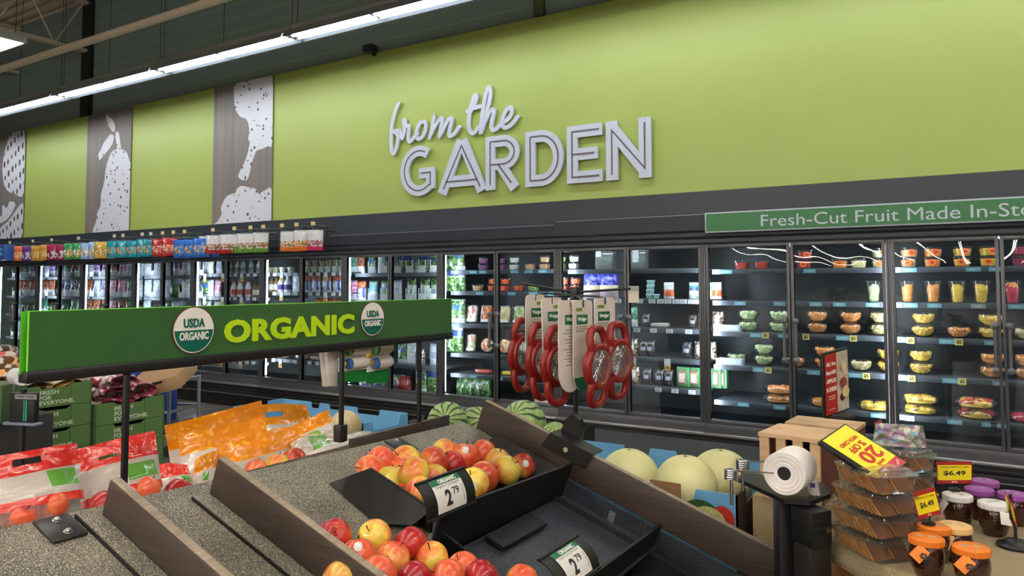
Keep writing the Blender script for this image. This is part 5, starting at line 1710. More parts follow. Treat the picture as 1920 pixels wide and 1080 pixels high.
# ================================================================== bagged apples behind the ridge
def apple_bag_mat(nm, band, pat, bands, patch, tilt=.0):
    """printed film: picture band on top, frosted white, a coloured stripe and a clear window below"""
    t = NT('apple_bag_' + nm)
    uv = t.n('ShaderNodeUVMap'); sp = t.n('ShaderNodeSeparateXYZ'); t.l(uv.outputs[0], sp.inputs[0])
    u, v0 = sp.outputs[0], sp.outputs[1]
    v = t.math('ADD', v0, t.math('MULTIPLY', t.math('SINE', t.math('MULTIPLY', u, 4.0)), tilt))
    top, fr, st = bands
    vo = t.n('ShaderNodeTexVoronoi'); vo.inputs['Scale'].default_value = 9; t.l(uv.outputs[0], vo.inputs[0])
    vo2 = t.n('ShaderNodeTexVoronoi'); vo2.inputs['Scale'].default_value = 17; t.l(uv.outputs[0], vo2.inputs[0])
    fruit = t.math('MAXIMUM', t.math('LESS_THAN', vo.outputs['Distance'], .27), t.math('MULTIPLY', t.math('LESS_THAN', vo2.outputs['Distance'], .30), .6))
    c_top = t.mixc(fruit, lin(band), lin(pat))
    c = t.mixc(t.math('GREATER_THAN', v, top), lin((208, 198, 190)), c_top)
    c = t.mixc(t.math('LESS_THAN', v, fr), c, lin(band))
    m = None
    for op, s_, val in (('GREATER_THAN', u, patch[0]), ('LESS_THAN', u, patch[1]), ('GREATER_THAN', v0, patch[2]), ('LESS_THAN', v0, patch[3])):
        q = t.math(op, s_, val); m = q if m is None else t.math('MULTIPLY', m, q)
    c = t.mixc(m, c, lin((104, 176, 62)))
    t.l(c, t.b.inputs['Base Color']); t.b.inputs['Roughness'].default_value = .22; t.b.inputs['Coat Weight'].default_value = .5; t.b.inputs['Coat Roughness'].default_value = .06
    nz = t.noise(16, detail=4); t.bump(nz, .5, .012)
    # clear window
    fr_ = t.n('ShaderNodeLayerWeight'); fr_.inputs[0].default_value = .35
    b = t.n('ShaderNodeBump'); b.inputs['Distance'].default_value = .02; b.inputs['Strength'].default_value = 1; t.l(nz, b.inputs['Height'])
    t.l(b.outputs[0], fr_.inputs['Normal'])
    gl = t.n('ShaderNodeBsdfGlossy'); gl.inputs['Roughness'].default_value = .07; t.l(b.outputs[0], gl.inputs['Normal'])
    tr = t.n('ShaderNodeBsdfTransparent'); df = t.n('ShaderNodeBsdfDiffuse'); df.inputs[0].default_value = lin((230, 226, 222))
    m1 = t.n('ShaderNodeMixShader'); m1.inputs[0].default_value = .14; t.l(tr.outputs[0], m1.inputs[1]); t.l(df.outputs[0], m1.inputs[2])
    m2 = t.n('ShaderNodeMixShader'); t.l(t.math('MULTIPLY', fr_.outputs['Fresnel'], .9), m2.inputs[0]); t.l(m1.outputs[0], m2.inputs[1]); t.l(gl.outputs[0], m2.inputs[2])
    mx = t.n('ShaderNodeMixShader')
    opaque = t.math('GREATER_THAN', v, st)
    frost = t.math('MULTIPLY', t.math('GREATER_THAN', v, fr), t.math('LESS_THAN', v, top))
    fac = t.math('SUBTRACT', opaque, t.math('MULTIPLY', frost, .12))
    t.l(fac, mx.inputs[0]); t.l(m2.outputs[0], mx.inputs[1]); t.l(t.b.outputs[0], mx.inputs[2])
    t.l(mx.outputs[0], t.out.inputs[0])
    return t.m


def apple_bag(m, corners, label, group, hole=None, seed=1, crink=.003, thick=.04, wave=.008, low=.5):
    bl, br, tr, tl = corners
    c = (bl + br) / 2
    mb = pouch_grid([p - c for p in (bl, br, tr, tl)], lambda v: thick * (1.0 if v < low else max(.04, 1 - (v - low) / .25)) * min(1, .35 + 5 * v), 22, 26, crink=crink, seed=seed, wave=wave)
    if hole:
        u0, u1, v0, v1 = hole; keep = []; km = []
        for f, mi in zip(mb.f, mb.m):
            uu = sum(mb.uv[i][0] for i in f) / 4; vv = sum(mb.uv[i][1] for i in f) / 4
            if not (u0 < uu < u1 and v0 < vv < v1):
                keep.append(f); km.append(mi)
        mb.f, mb.m = keep, km
    o = mb.build('apple_bag', m, loc=c, sharp=180, keep=True)
    return tag(o, label, 'apple bag', group)


RBAG = apple_bag_mat('red', (226, 50, 44), (240, 110, 92), (.75, .44, .345), (.70, .95, .52, .73), .012)
RBAG2 = apple_bag_mat('red_second', (222, 46, 42), (238, 104, 88), (.72, .40, .32), (.50, .92, .46, .66), -.012)
OBAG = apple_bag_mat('amber', (238, 140, 16), (250, 176, 36), (.70, .36, .30), (.34, .56, .44, .62), .014)
OBAG2 = apple_bag_mat('amber_second', (234, 138, 18), (248, 180, 44), (.66, .47, .40), (.30, .42, .5, .6), .03)
cx_ = lambda lst: [atX(a, b, X) for a, b, X in lst]
G1, G2 = 'red printed bags of apples behind the ridge', 'amber printed bags of apples behind the ridge'
apple_bag(RBAG, cx_([(-95, 1050, -1.80), (166, 992, -1.775), (143, 832, -1.85), (-92, 868, -1.88)]), 'red banded apple bag with open oval handle at the left edge', G1, (.44, .66, .84, .92), 3)
apple_bag(RBAG2, cx_([(160, 1010, -1.81), (312, 962, -1.79), (290, 808, -1.88), (140, 842, -1.90)]), 'red banded apple bag behind the first sign post', G1, (.28, .52, .80, .85), 5)
apple_bag(RBAG, cx_([(300, 985, -1.86), (372, 945, -1.84), (352, 868, -1.92), (296, 872, -1.95)]), 'small visible red bag corner between red and amber bags', G1, None, 6, thick=.03)
apple_bag(OBAG, cx_([(335, 960, -2.02), (505, 905, -2.0), (488, 752, -2.10), (308, 798, -2.12)]), 'amber apple bag at the back left, its top band highest', G2, None, 7)
apple_bag(OBAG, cx_([(352, 965, -1.94), (515, 905, -1.93), (497, 772, -2.02), (331, 812, -2.04)]), 'amber apple bag second from the back left, pale green patch showing', G2, None, 8)
apple_bag(OBAG, cx_([(490, 890, -2.16), (606, 870, -2.14), (577, 757, -2.22), (488, 759, -2.24)]), 'amber apple bag with oval handle hole at the back', G2, (.08, .42, .80, .88), 9)
apple_bag(OBAG2, cx_([(424, 955, -1.85), (592, 905, -1.82), (556, 797, -1.92), (407, 830, -1.94)]), 'amber apple bag in front with apples seen through its window', G2, None, 10, low=.42)
apple_bag(OBAG, cx_([(556, 872, -1.98), (640, 850, -1.96), (614, 770, -2.05), (536, 802, -2.07)]), 'amber apple bag leaning by the second sign post', G2, None, 11)
apple_bag(OBAG, cx_([(350, 965, -1.83), (402, 955, -1.80), (420, 838, -1.88), (366, 862, -1.90)]), 'amber bag side seen left of the second divider board', G2, None, 12, thick=.03)
LBAG = apple_bag_mat('amber_lying', (238, 150, 30), (250, 190, 60), (.92, .18, .0), (.16, .36, .42, .86), .05)
apple_bag(LBAG, cx_([(575, 880, -1.75), (712, 848, -1.75), (700, 812, -1.86), (540, 832, -1.90)]), 'amber and white apple bag lying on the ridge with a green patch', G2, None, 13, crink=.006, thick=.03, low=.9)
for i, (px, py, X, nm, where) in enumerate([(38, 968, -1.80, 'orange', 'in the red bag at the left edge, left one'), (95, 950, -1.80, 'orange', 'in the red bag at the left edge, right one'), (196, 948, -1.81, 'red', 'in the red bag behind the first post, left one'), (272, 918, -1.81, 'orange', 'in the red bag behind the first post, right one'),
                                     (335, 922, -1.865, 'red', 'in the small red bag corner'), (482, 885, -1.83, 'orange', 'in the front amber bag, left one'), (520, 872, -1.83, 'yellow', 'in the front amber bag, middle one'), (552, 862, -1.83, 'blush', 'in the front amber bag, right one')]):
    p = atX(px, py, X); r, fr_ = proto(('apple', nm + '|'))
    q = dup(r, p, (random.uniform(-1, 1), random.uniform(-1, 1), 0), f'{AD[nm]} apple {where}', 'bagged apples', .92)
# ================================================================== melons, cartons and stacks beyond the table
M_BLUEBOX = mat('carton_blue', (104, 168, 214), .6, var=.05)
M_KRAFT = mat('kraft_board', (150, 110, 78), .8, var=.12)
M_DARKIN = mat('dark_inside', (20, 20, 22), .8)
M_BROWNIN = mat('carton_brown_inside', (62, 46, 36), .8, var=.2)

o = MB().box((-3.4, 2.46, 0), (-.68, 4.5, .70), bev=.01).build('melon_stand', mat('stand_black', (28, 27, 27), .6)); tag(o, 'low black stand carrying the melon cartons behind the produce table', 'stand')


def carton(name, x0, x1, y0, y1, z0, z1, label, front=None, notch=()):
    M_BLUEBOX = globals()['M_BLUEBOX'] if name != 'melon_bin' else M_MATTE
    """open printed carton with board walls; notches cut down from the rim"""
    cx, cy = (x0 + x1) / 2, (y0 + y1) / 2
    e = empty(name, (cx, cy, z0), label, 'carton')
    hx, hy, h = (x1 - x0) / 2, (y1 - y0) / 2, z1 - z0

    def wall(nm, a, b, cuts, nx, m=None):
        L = (V(b) - V(a)).length; U = (V(b) - V(a)).normalized(); pts = [(0, 0)]
        top = [(0, h)]
        for c0, c1, d in cuts:
            top += [(c0 * L, h), (c0 * L + .012, h - d), (c1 * L - .012, h - d), (c1 * L, h)]
        top += [(L, h)]
        poly = [V(a)] + [V(a) + U * s + V((0, 0, t_)) for s, t_ in top] + [V(b)]
        mb = MB(); mb.prism(poly, V(nx) * .006); return mb.build(nm, m or M_BLUEBOX, e)
    w = wall('front_wall', (-hx, -hy, 0), (hx, -hy, 0), front or (), (0, 1, 0))
    wall('back_wall', (-hx, hy, 0), (hx, hy, 0), notch, (0, -1, 0))
    wall('side_wall', (-hx, -hy, 0), (-hx, hy, 0), ((.3, .7, .04),), (1, 0, 0))
    wall('side_wall', (hx, -hy, 0), (hx, hy, 0), ((.2, .8, .05),), (-1, 0, 0), M_BROWNIN if x1 > -1 else None)
    MB().box((-hx, -hy, 0), (hx, hy, .005)).build('bottom', M_DARKIN, e)
    return e, w


e, fw = carton('melon_carton', -1.56, -.69, 2.50, 3.02, .702, .955, 'blue printed carton of honeydew melons with an avocado picture', front=((.66, .84, .05),), notch=((.28, .42, .045), (.55, .70, .05)))
hx, hy = .435, .26
# front print: lettering, little pineapple and cherry, cut avocado
mb = MB(); put_text(mb, 'FARM.', (.13, -hy - .0008, .185), X3, Z3, .30, .045, bold=.03, extrude=.0006); mb.build('lettering', M_WHITE, e)
P = lambda x, z, o=.0006: V((x, -hy - o, z))
RF = Matrix(((1, 0, 0), (0, 0, -1), (0, 1, 0)))
av = (.335, .155)
for nm, r, sxx, c, off, dx, dz in (('avocado_skin', .062, 1.15, (50, 92, 50), .0006, -.025, .005), ('tomato', .045, .9, (206, 60, 44), .0010, .05, .012), ('avocado_flesh', .052, 1.2, (206, 206, 130), .0014, 0, -.004), ('avocado_stone', .024, 1.05, (140, 78, 44), .0018, -.006, -.004)):
    mb = MB(); pts = [P(av[0] + dx + r * sxx * math.cos(a), av[1] + dz + r * math.sin(a), off) for a in [2 * PI * i / 28 for i in range(28)]]
    mb.prism(pts, (0, -.0003, 0)); mb.build(nm, mat('print_' + nm, c, .5, var=.2, scale=60), e)
mb = MB(); mb.prism([P(.05 + .02 * math.cos(a), .232 + .02 * math.sin(a)) for a in [2 * PI * i / 18 for i in range(18)]], (0, -.0004, 0)); mb.build('printed_fruit', mat('print_berry', (170, 40, 44), .5), e)
mb = MB()
for a in (-.6, -.2, .2, .6):
    ribbon(mb, [P(.035, .243), P(.035 + .02 * math.sin(a - .4), .243 + .022 * math.cos(a))], .004, (0, -1, 0), .0004)
mb.build('printed_leaf', M_MATTE, e)
MB().box((.13, -hy + .0065, .17), (.24, -hy + .012, .262)).build('inner_flap', M_KRAFT, e)

M_HON = NT('honeydew_skin'); nz = M_HON.noise(7, detail=4); M_HON.l(M_HON.ramp(nz, [(.3, (206, 204, 140)), (.7, (226, 222, 168))]), M_HON.b.inputs['Base Color']); M_HON.b.inputs['Roughness'].default_value = .45; M_HON = M_HON.m
for px, py, D, r, lab in ((1180, 898, 2.86, .116, 'pale honeydew melon leftmost in the blue carton'), (1286, 912, 2.70, .113, 'pale honeydew melon at the front middle of the blue carton'), (1352, 902, 3.0, .128, 'larger yellower honeydew melon at the right, by the bag roll')):
    p = atD(px, py, D); e = empty('honeydew_melon', p, lab, 'melon', None)
    MB().ball((0, 0, 0), r, 32, 20, (1, 1, .98), f=lambda q: 1 - .05 * math.exp(-((1 - q.z) / .006))).build('rind', M_HON, e, sharp=180)
    MB().tube([(0, 0, r * .92), (.002, 0, r * .97)], [.009, .006], 10).build('stem_scar', mat('stem_scar', (150, 140, 96), .8), e)
e, fw = carton('melon_bin', -3.05, -1.95, 3.30, 4.05, .702, .82, 'low dark bin of watermelons behind the produce table', notch=((.1, .2, .03), (.3, .38, .02), (.5, .62, .03), (.7, .8, .02)))
o, fw = carton('melon_carton', -3.75, -2.72, 2.9, 3.27, .702, .93, 'blue carton with torn rim beside the cantaloupe', notch=((.25, .33, .035), (.40, .52, .03), (.62, .8, .035)), front=((.1, .9, .06),))
t = NT('watermelon_rind')
tc = t.n('ShaderNodeTexCoord'); sp = t.n('ShaderNodeSeparateXYZ'); t.l(tc.outputs['Object'], sp.inputs[0])
ang = t.math('ARCTAN2', sp.outputs[1], sp.outputs[0])
n1 = t.noise(9, detail=4, dist=.4)
wv = t.math('SINE', t.math('ADD', t.math('MULTIPLY', ang, 13.0), t.math('MULTIPLY', n1, 9.0)))
st = t.math('GREATER_THAN', t.math('ADD', wv, t.math('MULTIPLY', n1, .9)), 1.12)
n2 = t.noise(40, detail=3)
base = t.ramp(n2, [(.3, (128, 156, 88)), (.7, (168, 190, 122))])
t.l(t.mixc(st, base, lin((44, 74, 40))), t.b.inputs['Base Color']); t.b.inputs['Roughness'].default_value = .35
M_WM = t.m
for px, py, D, r, rot, lab in ((839, 792, 4.15, .113, (1.2, .3, .4), 'striped watermelon left of the brown end board'), (893, 798, 4.33, .108, (1.1, -.5, 1.4), 'striped watermelon half hidden by the brown end board'), (983, 792, 4.0, .117, (.9, .8, -.5), 'striped watermelon right of the brown end board top'), (1040, 822, 3.9, .08, (.4, .2, .3), 'small pale watermelon beside the black pole base')):
    p = atD(px, py, D); o = MB().ball((0, 0, 0), r, 36, 24, (1, 1, 1.1)).build('watermelon', M_WM, loc=p, sharp=180); o.rotation_euler = rot; tag(o, lab, 'melon', None)
p = atD(648, 800, 3.6)
t = NT('cantaloupe_rind'); vo = t.n('ShaderNodeTexVoronoi'); vo.feature = 'DISTANCE_TO_EDGE'; vo.inputs['Scale'].default_value = 70; tc = t.n('ShaderNodeTexCoord'); t.l(tc.outputs['Object'], vo.inputs[0])
t.l(t.ramp(vo.outputs['Distance'], [(.0, (206, 196, 164)), (.2, (188, 164, 120))]), t.b.inputs['Base Color']); t.bump(vo.outputs['Distance'], .4, .003)
o = MB().ball((0, 0, 0), .078, 24, 16).build('cantaloupe', t.m, loc=p, sharp=180); tag(o, 'beige netted cantaloupe beside the second sign post', 'melon')
o = MB().ball((0, 0, 0), .074, 24, 16).build('cantaloupe', t.m, loc=(p.x, p.y, p.z - .15), sharp=180); tag(o, 'lower cantaloupe hidden under the one by the second sign post', 'melon')
o = MB().box((p.x - .15, p.y - .15, .70), (p.x + .15, p.y + .15, p.z - .222)).build('melon_riser', M_DARKIN); tag(o, 'dark riser under the cantaloupes', 'riser')

# ------------------------------------------------------------------ green cartons of potatoes and onions, far left
M_GBOX = mat('carton_green', (86, 118, 62), .6, var=.05)
M_GTXT = mat('carton_text', (206, 214, 190), .6)
P2 = atD(308, 739, 6.4); XC = P2.x


def green_stack(pl, pr, rows, depth, who, ntop):
    """open trays stacked: the printed face looks along +X; rows are picture heights of the seams at the right edge"""
    zs = [atX(pr, r, XC).z for r in rows]
    y0, y1 = atX(pl, rows[0], XC).y, atX(pr, rows[0], XC).y
    hb = zs[0] - zs[1]
    zs = [zs[0] - i * hb for i in range(8) if zs[0] - (i + 1) * hb > -.02]
    for i, zt in enumerate(zs):
        z0 = zt - hb; w = y1 - y0
        e = empty('produce_carton', (XC - depth / 2, (y0 + y1) / 2, z0), f'green FRESH FOR EVERYONE carton of {who}, {ORD[i]} from top of its stack', 'carton', 'green printed cartons')
        hw, hd, h = w / 2, depth / 2, hb - .004
        top = [(-hw, h), (-hw * .5, h), (-hw * .42, h * .86), (hw * .30, h * .86), (hw * .42, h), (hw, h)]
        MB().prism([(hd, a, b) for a, b in [(-hw, 0)] + top + [(hw, 0)]], (-.008, 0, 0)).build('front_wall', M_GBOX, e)
        MB().prism([(-hd, a, b) for a, b in [(-hw, 0)] + top + [(hw, 0)]], (.008, 0, 0)).build('back_wall', M_GBOX, e)
        for s in (-1, 1):
            MB().box((-hd, s * hw - .004, 0), (hd, s * hw + .004, h)).build('side_wall', M_GBOX, e)
        MB().box((-hd + .01, -hw + .01, .002), (hd - .01, hw - .01, .02)).build('bottom', M_DARKIN, e)
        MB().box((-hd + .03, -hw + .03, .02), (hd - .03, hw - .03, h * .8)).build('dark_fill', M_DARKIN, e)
        MB().box((hd, hw * .40, .01), (hd + .002, hw * .405, h)).build('fold_line', M_MATTE, e)
        for li, wd in enumerate(('FRESH', 'FOR', 'EVERYONE.')):
            mb = MB(); ww = {'FRESH': .30, 'FOR': .19, 'EVERYONE.': .56}[wd] * hw * 1.75
            put_text(mb, wd, (hd + .002, -hw * .48 + ww / 2, h * (.68 - .235 * li)), Y3, Z3, ww, h * .19, bold=.02, extrude=.0008)
            mb.build('lettering', M_GTXT, e)
    return XC - depth / 2, (y0 + y1) / 2, zs[0], y1 - y0


s1 = green_stack(38, 172, (713, 753), .5, 'potatoes', 4)
s2 = green_stack(180, 308, (740, 779), .5, 'onions', 4)
M_POT = print_mat('potato_bag', [(0, (206, 166, 96)), (.5, (214, 176, 110))], blotch=(0, 1, [(206, 160, 90), (222, 186, 120), (186, 140, 76), (230, 226, 214)]), nscale=5)
M_ONI = print_mat('onion_net', [(0, (170, 60, 90))], blotch=(0, 1, [(168, 52, 84), (190, 90, 110), (140, 36, 64), (220, 206, 200)]), nscale=6)
for i, (dy, dz, w) in enumerate(((-.14, -.05, .3), (.12, -.05, .3), (0, .04, .34))):
    c = V((s1[0] + .02, s1[1] + dy * s1[3] / .6, s1[2] + dz))
    mb = pouch_grid([(.2, -w / 2, 0), (.2, w / 2, 0), (-.2, w / 2, .05), (-.2, -w / 2, .05)], lambda v: .075, 10, 10, crink=.014, seed=i + 2)
    o = mb.build('potato_bag', M_POT, loc=c, sharp=180); tag(o, 'yellow bag of potatoes on the left green stack, ' + ('left below', 'right below', 'on top')[i], 'bag', 'potato bags')
for i, (dy, dz, w) in enumerate(((-.16, -.06, .28), (.14, -.06, .28), (-.1, .04, .3), (.12, .05, .26), (-.05, .13, .3))):
    c = V((s2[0] + .03 * (i % 2), s2[1] + dy * s2[3] / .6, s2[2] + dz))
    mb = pouch_grid([(.2, -w / 2, 0), (.2, w / 2, 0), (-.2, w / 2, .04), (-.2, -w / 2, .04)], lambda v: .065, 10, 10, crink=.018, seed=i + 9)
    o = mb.build('onion_bag', M_ONI, loc=c, sharp=180); tag(o, 'red net bag of onions on the right green stack, ' + ('lower left', 'lower right', 'middle left', 'middle right', 'topmost')[i], 'bag', 'onion bags')
# brown carton lying tilted behind the onions
p = atD(302, 712, 6.75); e = empty('brown_carton', p, 'open brown cardboard box tilted behind the red onion bags', 'carton', rz=.5)
Rt = Matrix.Rotation(-.25, 3, 'Y') @ Matrix.Rotation(.30, 3, 'X')
MB().box((-.25, -.2, -.06), (.25, .2, .06), bev=.004, R=Rt).build('box', mat('kraft_light', (178, 142, 104), .8, var=.08), e)
MB().box((-.18, -.201, .0), (-.06, -.199, .035), R=Rt).build('barcode', mat('kraft_ink', (84, 62, 46), .8), e)
MB().box((.02, -.203, .03), (.12, -.2, .05), R=Rt).build('hand_hole', M_DARKIN, e)
# stocking cart behind the stacks
p = atD(345, 790, 7.4); e = empty('stocking_cart', (p.x, p.y, 0), 'grey framed stocking cart with a blue bin beside the green cartons', 'cart', rz=.4)
M_CART = mat('cart_grey', (150, 152, 156), .35, metal=.6)
for sx_ in (-.55, 0):
    for sy_ in (-.25, .25):
        MB().tube([(sx_, sy_, .12), (sx_, sy_, .72)], .018, 8).build('post', M_CART, e)
        MB().tube([(sx_, sy_ - .015, .055), (sx_, sy_ + .015, .055)], .055, 14).build('wheel', M_BLACK, e)
        MB().tube([(sx_, sy_, .055), (sx_, sy_, .13)], .012, 8).build('caster', M_CART, e)
for z in (.70, .42, .2):
    MB().tube([(-.55, -.25, z), (0, -.25, z), (0, .25, z), (-.55, .25, z)], .014, 8, closed=True).build('rail', M_CART, e)
MB().box((-.52, -.22, .2), (-.2, .2, .62), bev=.02).build('blue_bin', mat('cart_blue', (28, 62, 140), .4), e)
MB().box((-.16, -.2, .2), (-.02, .2, .30), bev=.01).build('deck', mat('cart_deck', (60, 62, 66), .5), e)
# blue crate far behind, seen just under the sign
p = atD(200, 703, 8.2); o = MB().box((-.45, -.2, -.05), (.45, .2, .06), bev=.006).build('blue_crate', mat('crate_blue', (40, 66, 170), .5), loc=p); tag(o, 'blue plastic crate seen just under the organic sign, behind the onions', 'crate')
o2 = MB().box((p.x - .5, p.y - .25, 0), (p.x + .5, p.y + .25, p.z - .055), bev=.01).build('crate_stand', M_MATTE); tag(o2, 'dark stand under the blue crate behind the onions', 'stand')

# ------------------------------------------------------------------ bag roll stand at the far left
p = atD(44, 745, 4.6); e = empty('bag_stand', (p.x, p.y, 0), 'black bag stand with a small grey twist tie sign at the left edge', 'stand', rz=YAW - .2)
z = p.z
MB().box((-.012, -.012, 0), (.012, .012, z + .05)).build('post', M_BLACK, e)
MB().box((-.12, -.10, .0), (.12, .10, .012), bev=.004).build('foot', M_BLACK, e)
MB().box((-.085, -.02, z - .15), (.10, .02, z + .03), bev=.006).build('dispenser', M_BLACK, e)
MB().box((-.04, -.026, z - .012), (.125, -.02, z + .028), bev=.002).build('sign_frame', M_BLACK, e)
MB().box((-.034, -.0275, z - .006), (.119, -.0262, z + .022)).build('sign_face', mat('sign_grey', (150, 152, 156), .5), e)
mb = MB(); put_text(mb, 'TWIST-TAPES', (.042, -.0277, z + .008), X3, Z3, .13, .014, bold=.03, extrude=.0005); mb.build('lettering', M_INK, e)
for s, c in ((.03, (40, 150, 100)), (.045, (60, 170, 160))):
    MB().box((s - .004, -.025, z - .14), (s + .004, -.0215, z - .012)).build('tie_strip', mat('tie_' + str(c[0]), c, .5), e)
MB().box((-.11, -.04, z - .165), (.13, .02, z - .150), bev=.003).build('tray', mat('tray_blue_grey', (120, 128, 150), .4), e)
pr = atD(36, 706, 4.6); R_ = Matrix.Rotation(PI / 2, 3, 'X') @ Matrix.Rotation(0, 3, 'Z')
e = empty('bag_roll', pr, 'white roll of plastic bags under the left end of the organic sign', 'bag roll', rz=YAW + .9)
MB().lathe([(.018, -.06), (.05, -.06), (.05, .06), (.018, .06)], 28, (0, 0, 0), Matrix(((1, 0, 0), (0, 0, 1), (0, -1, 0)))).build('roll', mat('bag_white', (226, 226, 226), .4, var=.04), e)
MB().tube([(0, -.09, 0), (0, .08, 0), (0, .08, -.09)], .006, 8).build('spindle', M_STEEL, e)
# avocado carton and mixed goods at the extreme left
p = atD(4, 748, 4.9); e = empty('avocado_carton', (p.x, p.y, p.z), 'dark green carton with an avocado picture at the left edge', 'carton', rz=YAW)
MB().box((-.22, -.1, -.14), (.065, .15, .10), bev=.004).build('box', mat('carton_dark_green', (70, 92, 54), .6), e)
mb = MB(); mb.prism([V((.015 + .035 * math.cos(a), -.1005, .0 + .045 * math.sin(a))) for a in [2 * PI * i / 20 for i in range(20)]], (0, -.0008, 0)); mb.build('avocado_flesh', mat('print_avo2', (206, 200, 140), .5), e)
mb = MB(); mb.prism([V((.018 + .017 * math.cos(a), -.1015, -.005 + .02 * math.sin(a))) for a in [2 * PI * i / 20 for i in range(20)]], (0, -.0008, 0)); mb.build('avocado_stone', mat('print_stone2', (150, 84, 44), .5), e)
pz = p.z - .14
o = MB().box((p.x - .5, p.y - .02, 0), (p.x - .04, p.y + .35, pz - .001), bev=.01).build('side_counter', mat('counter_dark', (46, 42, 40), .6)); tag(o, 'dark counter under the avocado carton at the left edge', 'counter')
for i, (px, py, D, c, nm) in enumerate(((10, 692, 5.3, (200, 130, 60), 'orange and brown bag'), (30, 680, 5.6, (180, 60, 70), 'dark red bag'), (6, 668, 5.9, (150, 120, 90), 'tan bag'))):
    c0 = atD(px, py, D)
    mb = pouch_grid([(.02, -.15, -.09), (.02, .15, -.09), (-.1, .15, .05), (-.1, -.15, .05)], lambda v: .06, 10, 10, crink=.014, seed=40 + i)
    o = mb.build('vegetable_bag', print_mat('vegbag%d' % i, [(0, c)], blotch=(0, 1, [c, tuple(x // 2 for x in c), (220, 210, 196), tuple(min(255, x + 40) for x in c)]), nscale=7), loc=c0, sharp=180)
    tag(o, nm + ' in the heap left of the organic sign', 'bag', 'bags left of the sign')
# ================================================================== hanging packs on the second sign post
def hanging_pack(D, corners, label, i):
    """printed bag whose front shows three white bottles lying across it over a green foot"""
    tl, tr, br, bl = [atX(a, b, D) for a, b in corners]
    c = (tl + tr) / 2
    e = empty('hanging_pack', c, label, 'hanging pack', 'white packs hanging below the organic sign')
    U = (tr - tl).normalized(); Wd = (bl - tl).normalized(); N = U.cross(-Wd).normalized()
    if N.dot(EYE - c) < 0:
        N = -N
    w, h = (tr - tl).length, (bl - tl).length
    O = tl - c
    MB().prism([O, O + U * w, O + U * w + Wd * h * .76, O + Wd * h * .76], N * -.004).build('card', M_WHITE, e)
    MB().prism([O - U * .01 + Wd * h * .76, O + U * (w + .004) + Wd * h * .76, O + U * w + Wd * h, O + Wd * h * .96], N * -.005).build('green_foot', mat('pack_green', (20, 124, 50), .4), e)
    caps = [(236, 150, 30), (84, 150, 84), (52, 110, 190)]
    for k in range(3):
        z0 = h * (.12 + .25 * k); r = h * .105
        p0 = O + U * w * .30 + Wd * z0 + N * r * .5; p1 = O + U * w * .96 + Wd * z0 + N * r * .5
        MB().tube([p0, p0.lerp(p1, .1), p0.lerp(p1, .9), p1], [r * .9, r, r, r * .85], 16).build('bottle_shape', mat('pack_white', (226, 218, 216), .35, var=.06), e)
        MB().tube([p0 - U * .012, p0 + U * .002], [r * .86, r * .95], 16).build('lid_shape', mat('pack_cap%d' % k, caps[k], .4), e)
    mb = MB()
    rnd = random.Random(i)
    for k in range(5):
        mb.ball(O + U * w * (.04 + .18 * rnd.random()) + Wd * h * (.05 + .14 * k) + N * .002, .012, 10, 6)
    mb.build('fruit_print', mat('pack_fruit', (214, 180, 60), .5, var=.5, scale=60), e)
    MB().tube([O + U * w * .5 + Wd * .01, V((-1.757, (O + c).y, 1.455)) - c + U * w * .5], .003, 6).build('hang_wire', M_BLACK, e)
    return e


hanging_pack(-1.79, ((640, 620), (690, 618), (682, 726), (634, 722)), 'hanging pack of white bottles, front one beside the second sign post', 1)
hanging_pack(-1.83, ((690, 616), (730, 612), (722, 722), (688, 724)), 'hanging pack of white bottles, rear one further from the second post', 2)
for i, (px0, px1, D) in enumerate(((594, 612, -1.80), (606, 634, -1.785))):
    tl, tr, br, bl = atX(px0, 622, D), atX(px1, 620, D), atX(px1 - 2, 725 - 2 * i, D), atX(px0 + 14 - 8 * i, 724, D)
    c = (tl + tr) / 2
    mb = pouch_grid([bl - c, br - c, tr - c, tl - c], lambda v: .012, 6, 8, crink=.001)
    o = mb.build('hanging_pack', print_mat('pack_back%d' % i, [(0, (206, 200, 188)), (.2, (214, 206, 204)), (.93, (206, 200, 200))], patch=[(.3, .8, .62, .64, (150, 150, 150)), (.3, .8, .68, .70, (150, 150, 150)), (.3, .8, .74, .76, (150, 150, 150)), (.3, .8, .80, .82, (150, 150, 150))]), loc=c, sharp=180)
    tag(o, 'plain white back of a hanging pack, ' + ('leftmost' if i == 0 else 'second from the left') + ' below the organic sign', 'hanging pack', 'white packs hanging below the organic sign')

# ================================================================== apple wedger rack clipped to the end board
hub = atY(1078, 548, 2.43)
e = empty('wedger_rack', (hub.x, 2.43, 1.0), 'black pole rack with hooks clipped on the brown end board, holding apple wedgers', 'rack')
RO = V((hub.x, 2.43, 1.0))
zt = hub.z - 1.0
base = atY(1068, 830, 2.40)
MB().tube([V((0, 0, .14)), V((0, 0, zt + .01))], .009, 10).build('pole', M_BLACK, e)
pts = [atY(a, b, 2.40) - RO for a, b in ((1056, 838), (1052, 806), (1060, 786), (1074, 776), (1086, 788), (1090, 808), (1084, 838))]
MB().prism(pts, (0, .03, 0)).build('base_plate', M_BLACK, e)
cl = [dk(a, 2.331, h) - RO for a, h in ((.425, .118), (.60, .118), (.585, .062), (.405, .062))]
MB().prism(cl, (0, -.005, 0)).build('clip', M_BLACK, e)
cl2 = [dk(a, 2.326, h) - RO for a, h in ((.425, .1225), (.60, .1225), (.60, .118), (.425, .118))]
MB().prism(cl2, (0, .08, 0)).build('clip_top', M_BLACK, e)
c = dk(.50, 2.3255, .092) - RO
MB().lathe([(.0085, 0), (.0085, .001)], 20, c, Matrix(((1, 0, 0), (0, 0, -1), (0, 1, 0)))).build('clip_badge', mat('badge_pale', (170, 186, 140), .5, var=.3, scale=200), e)
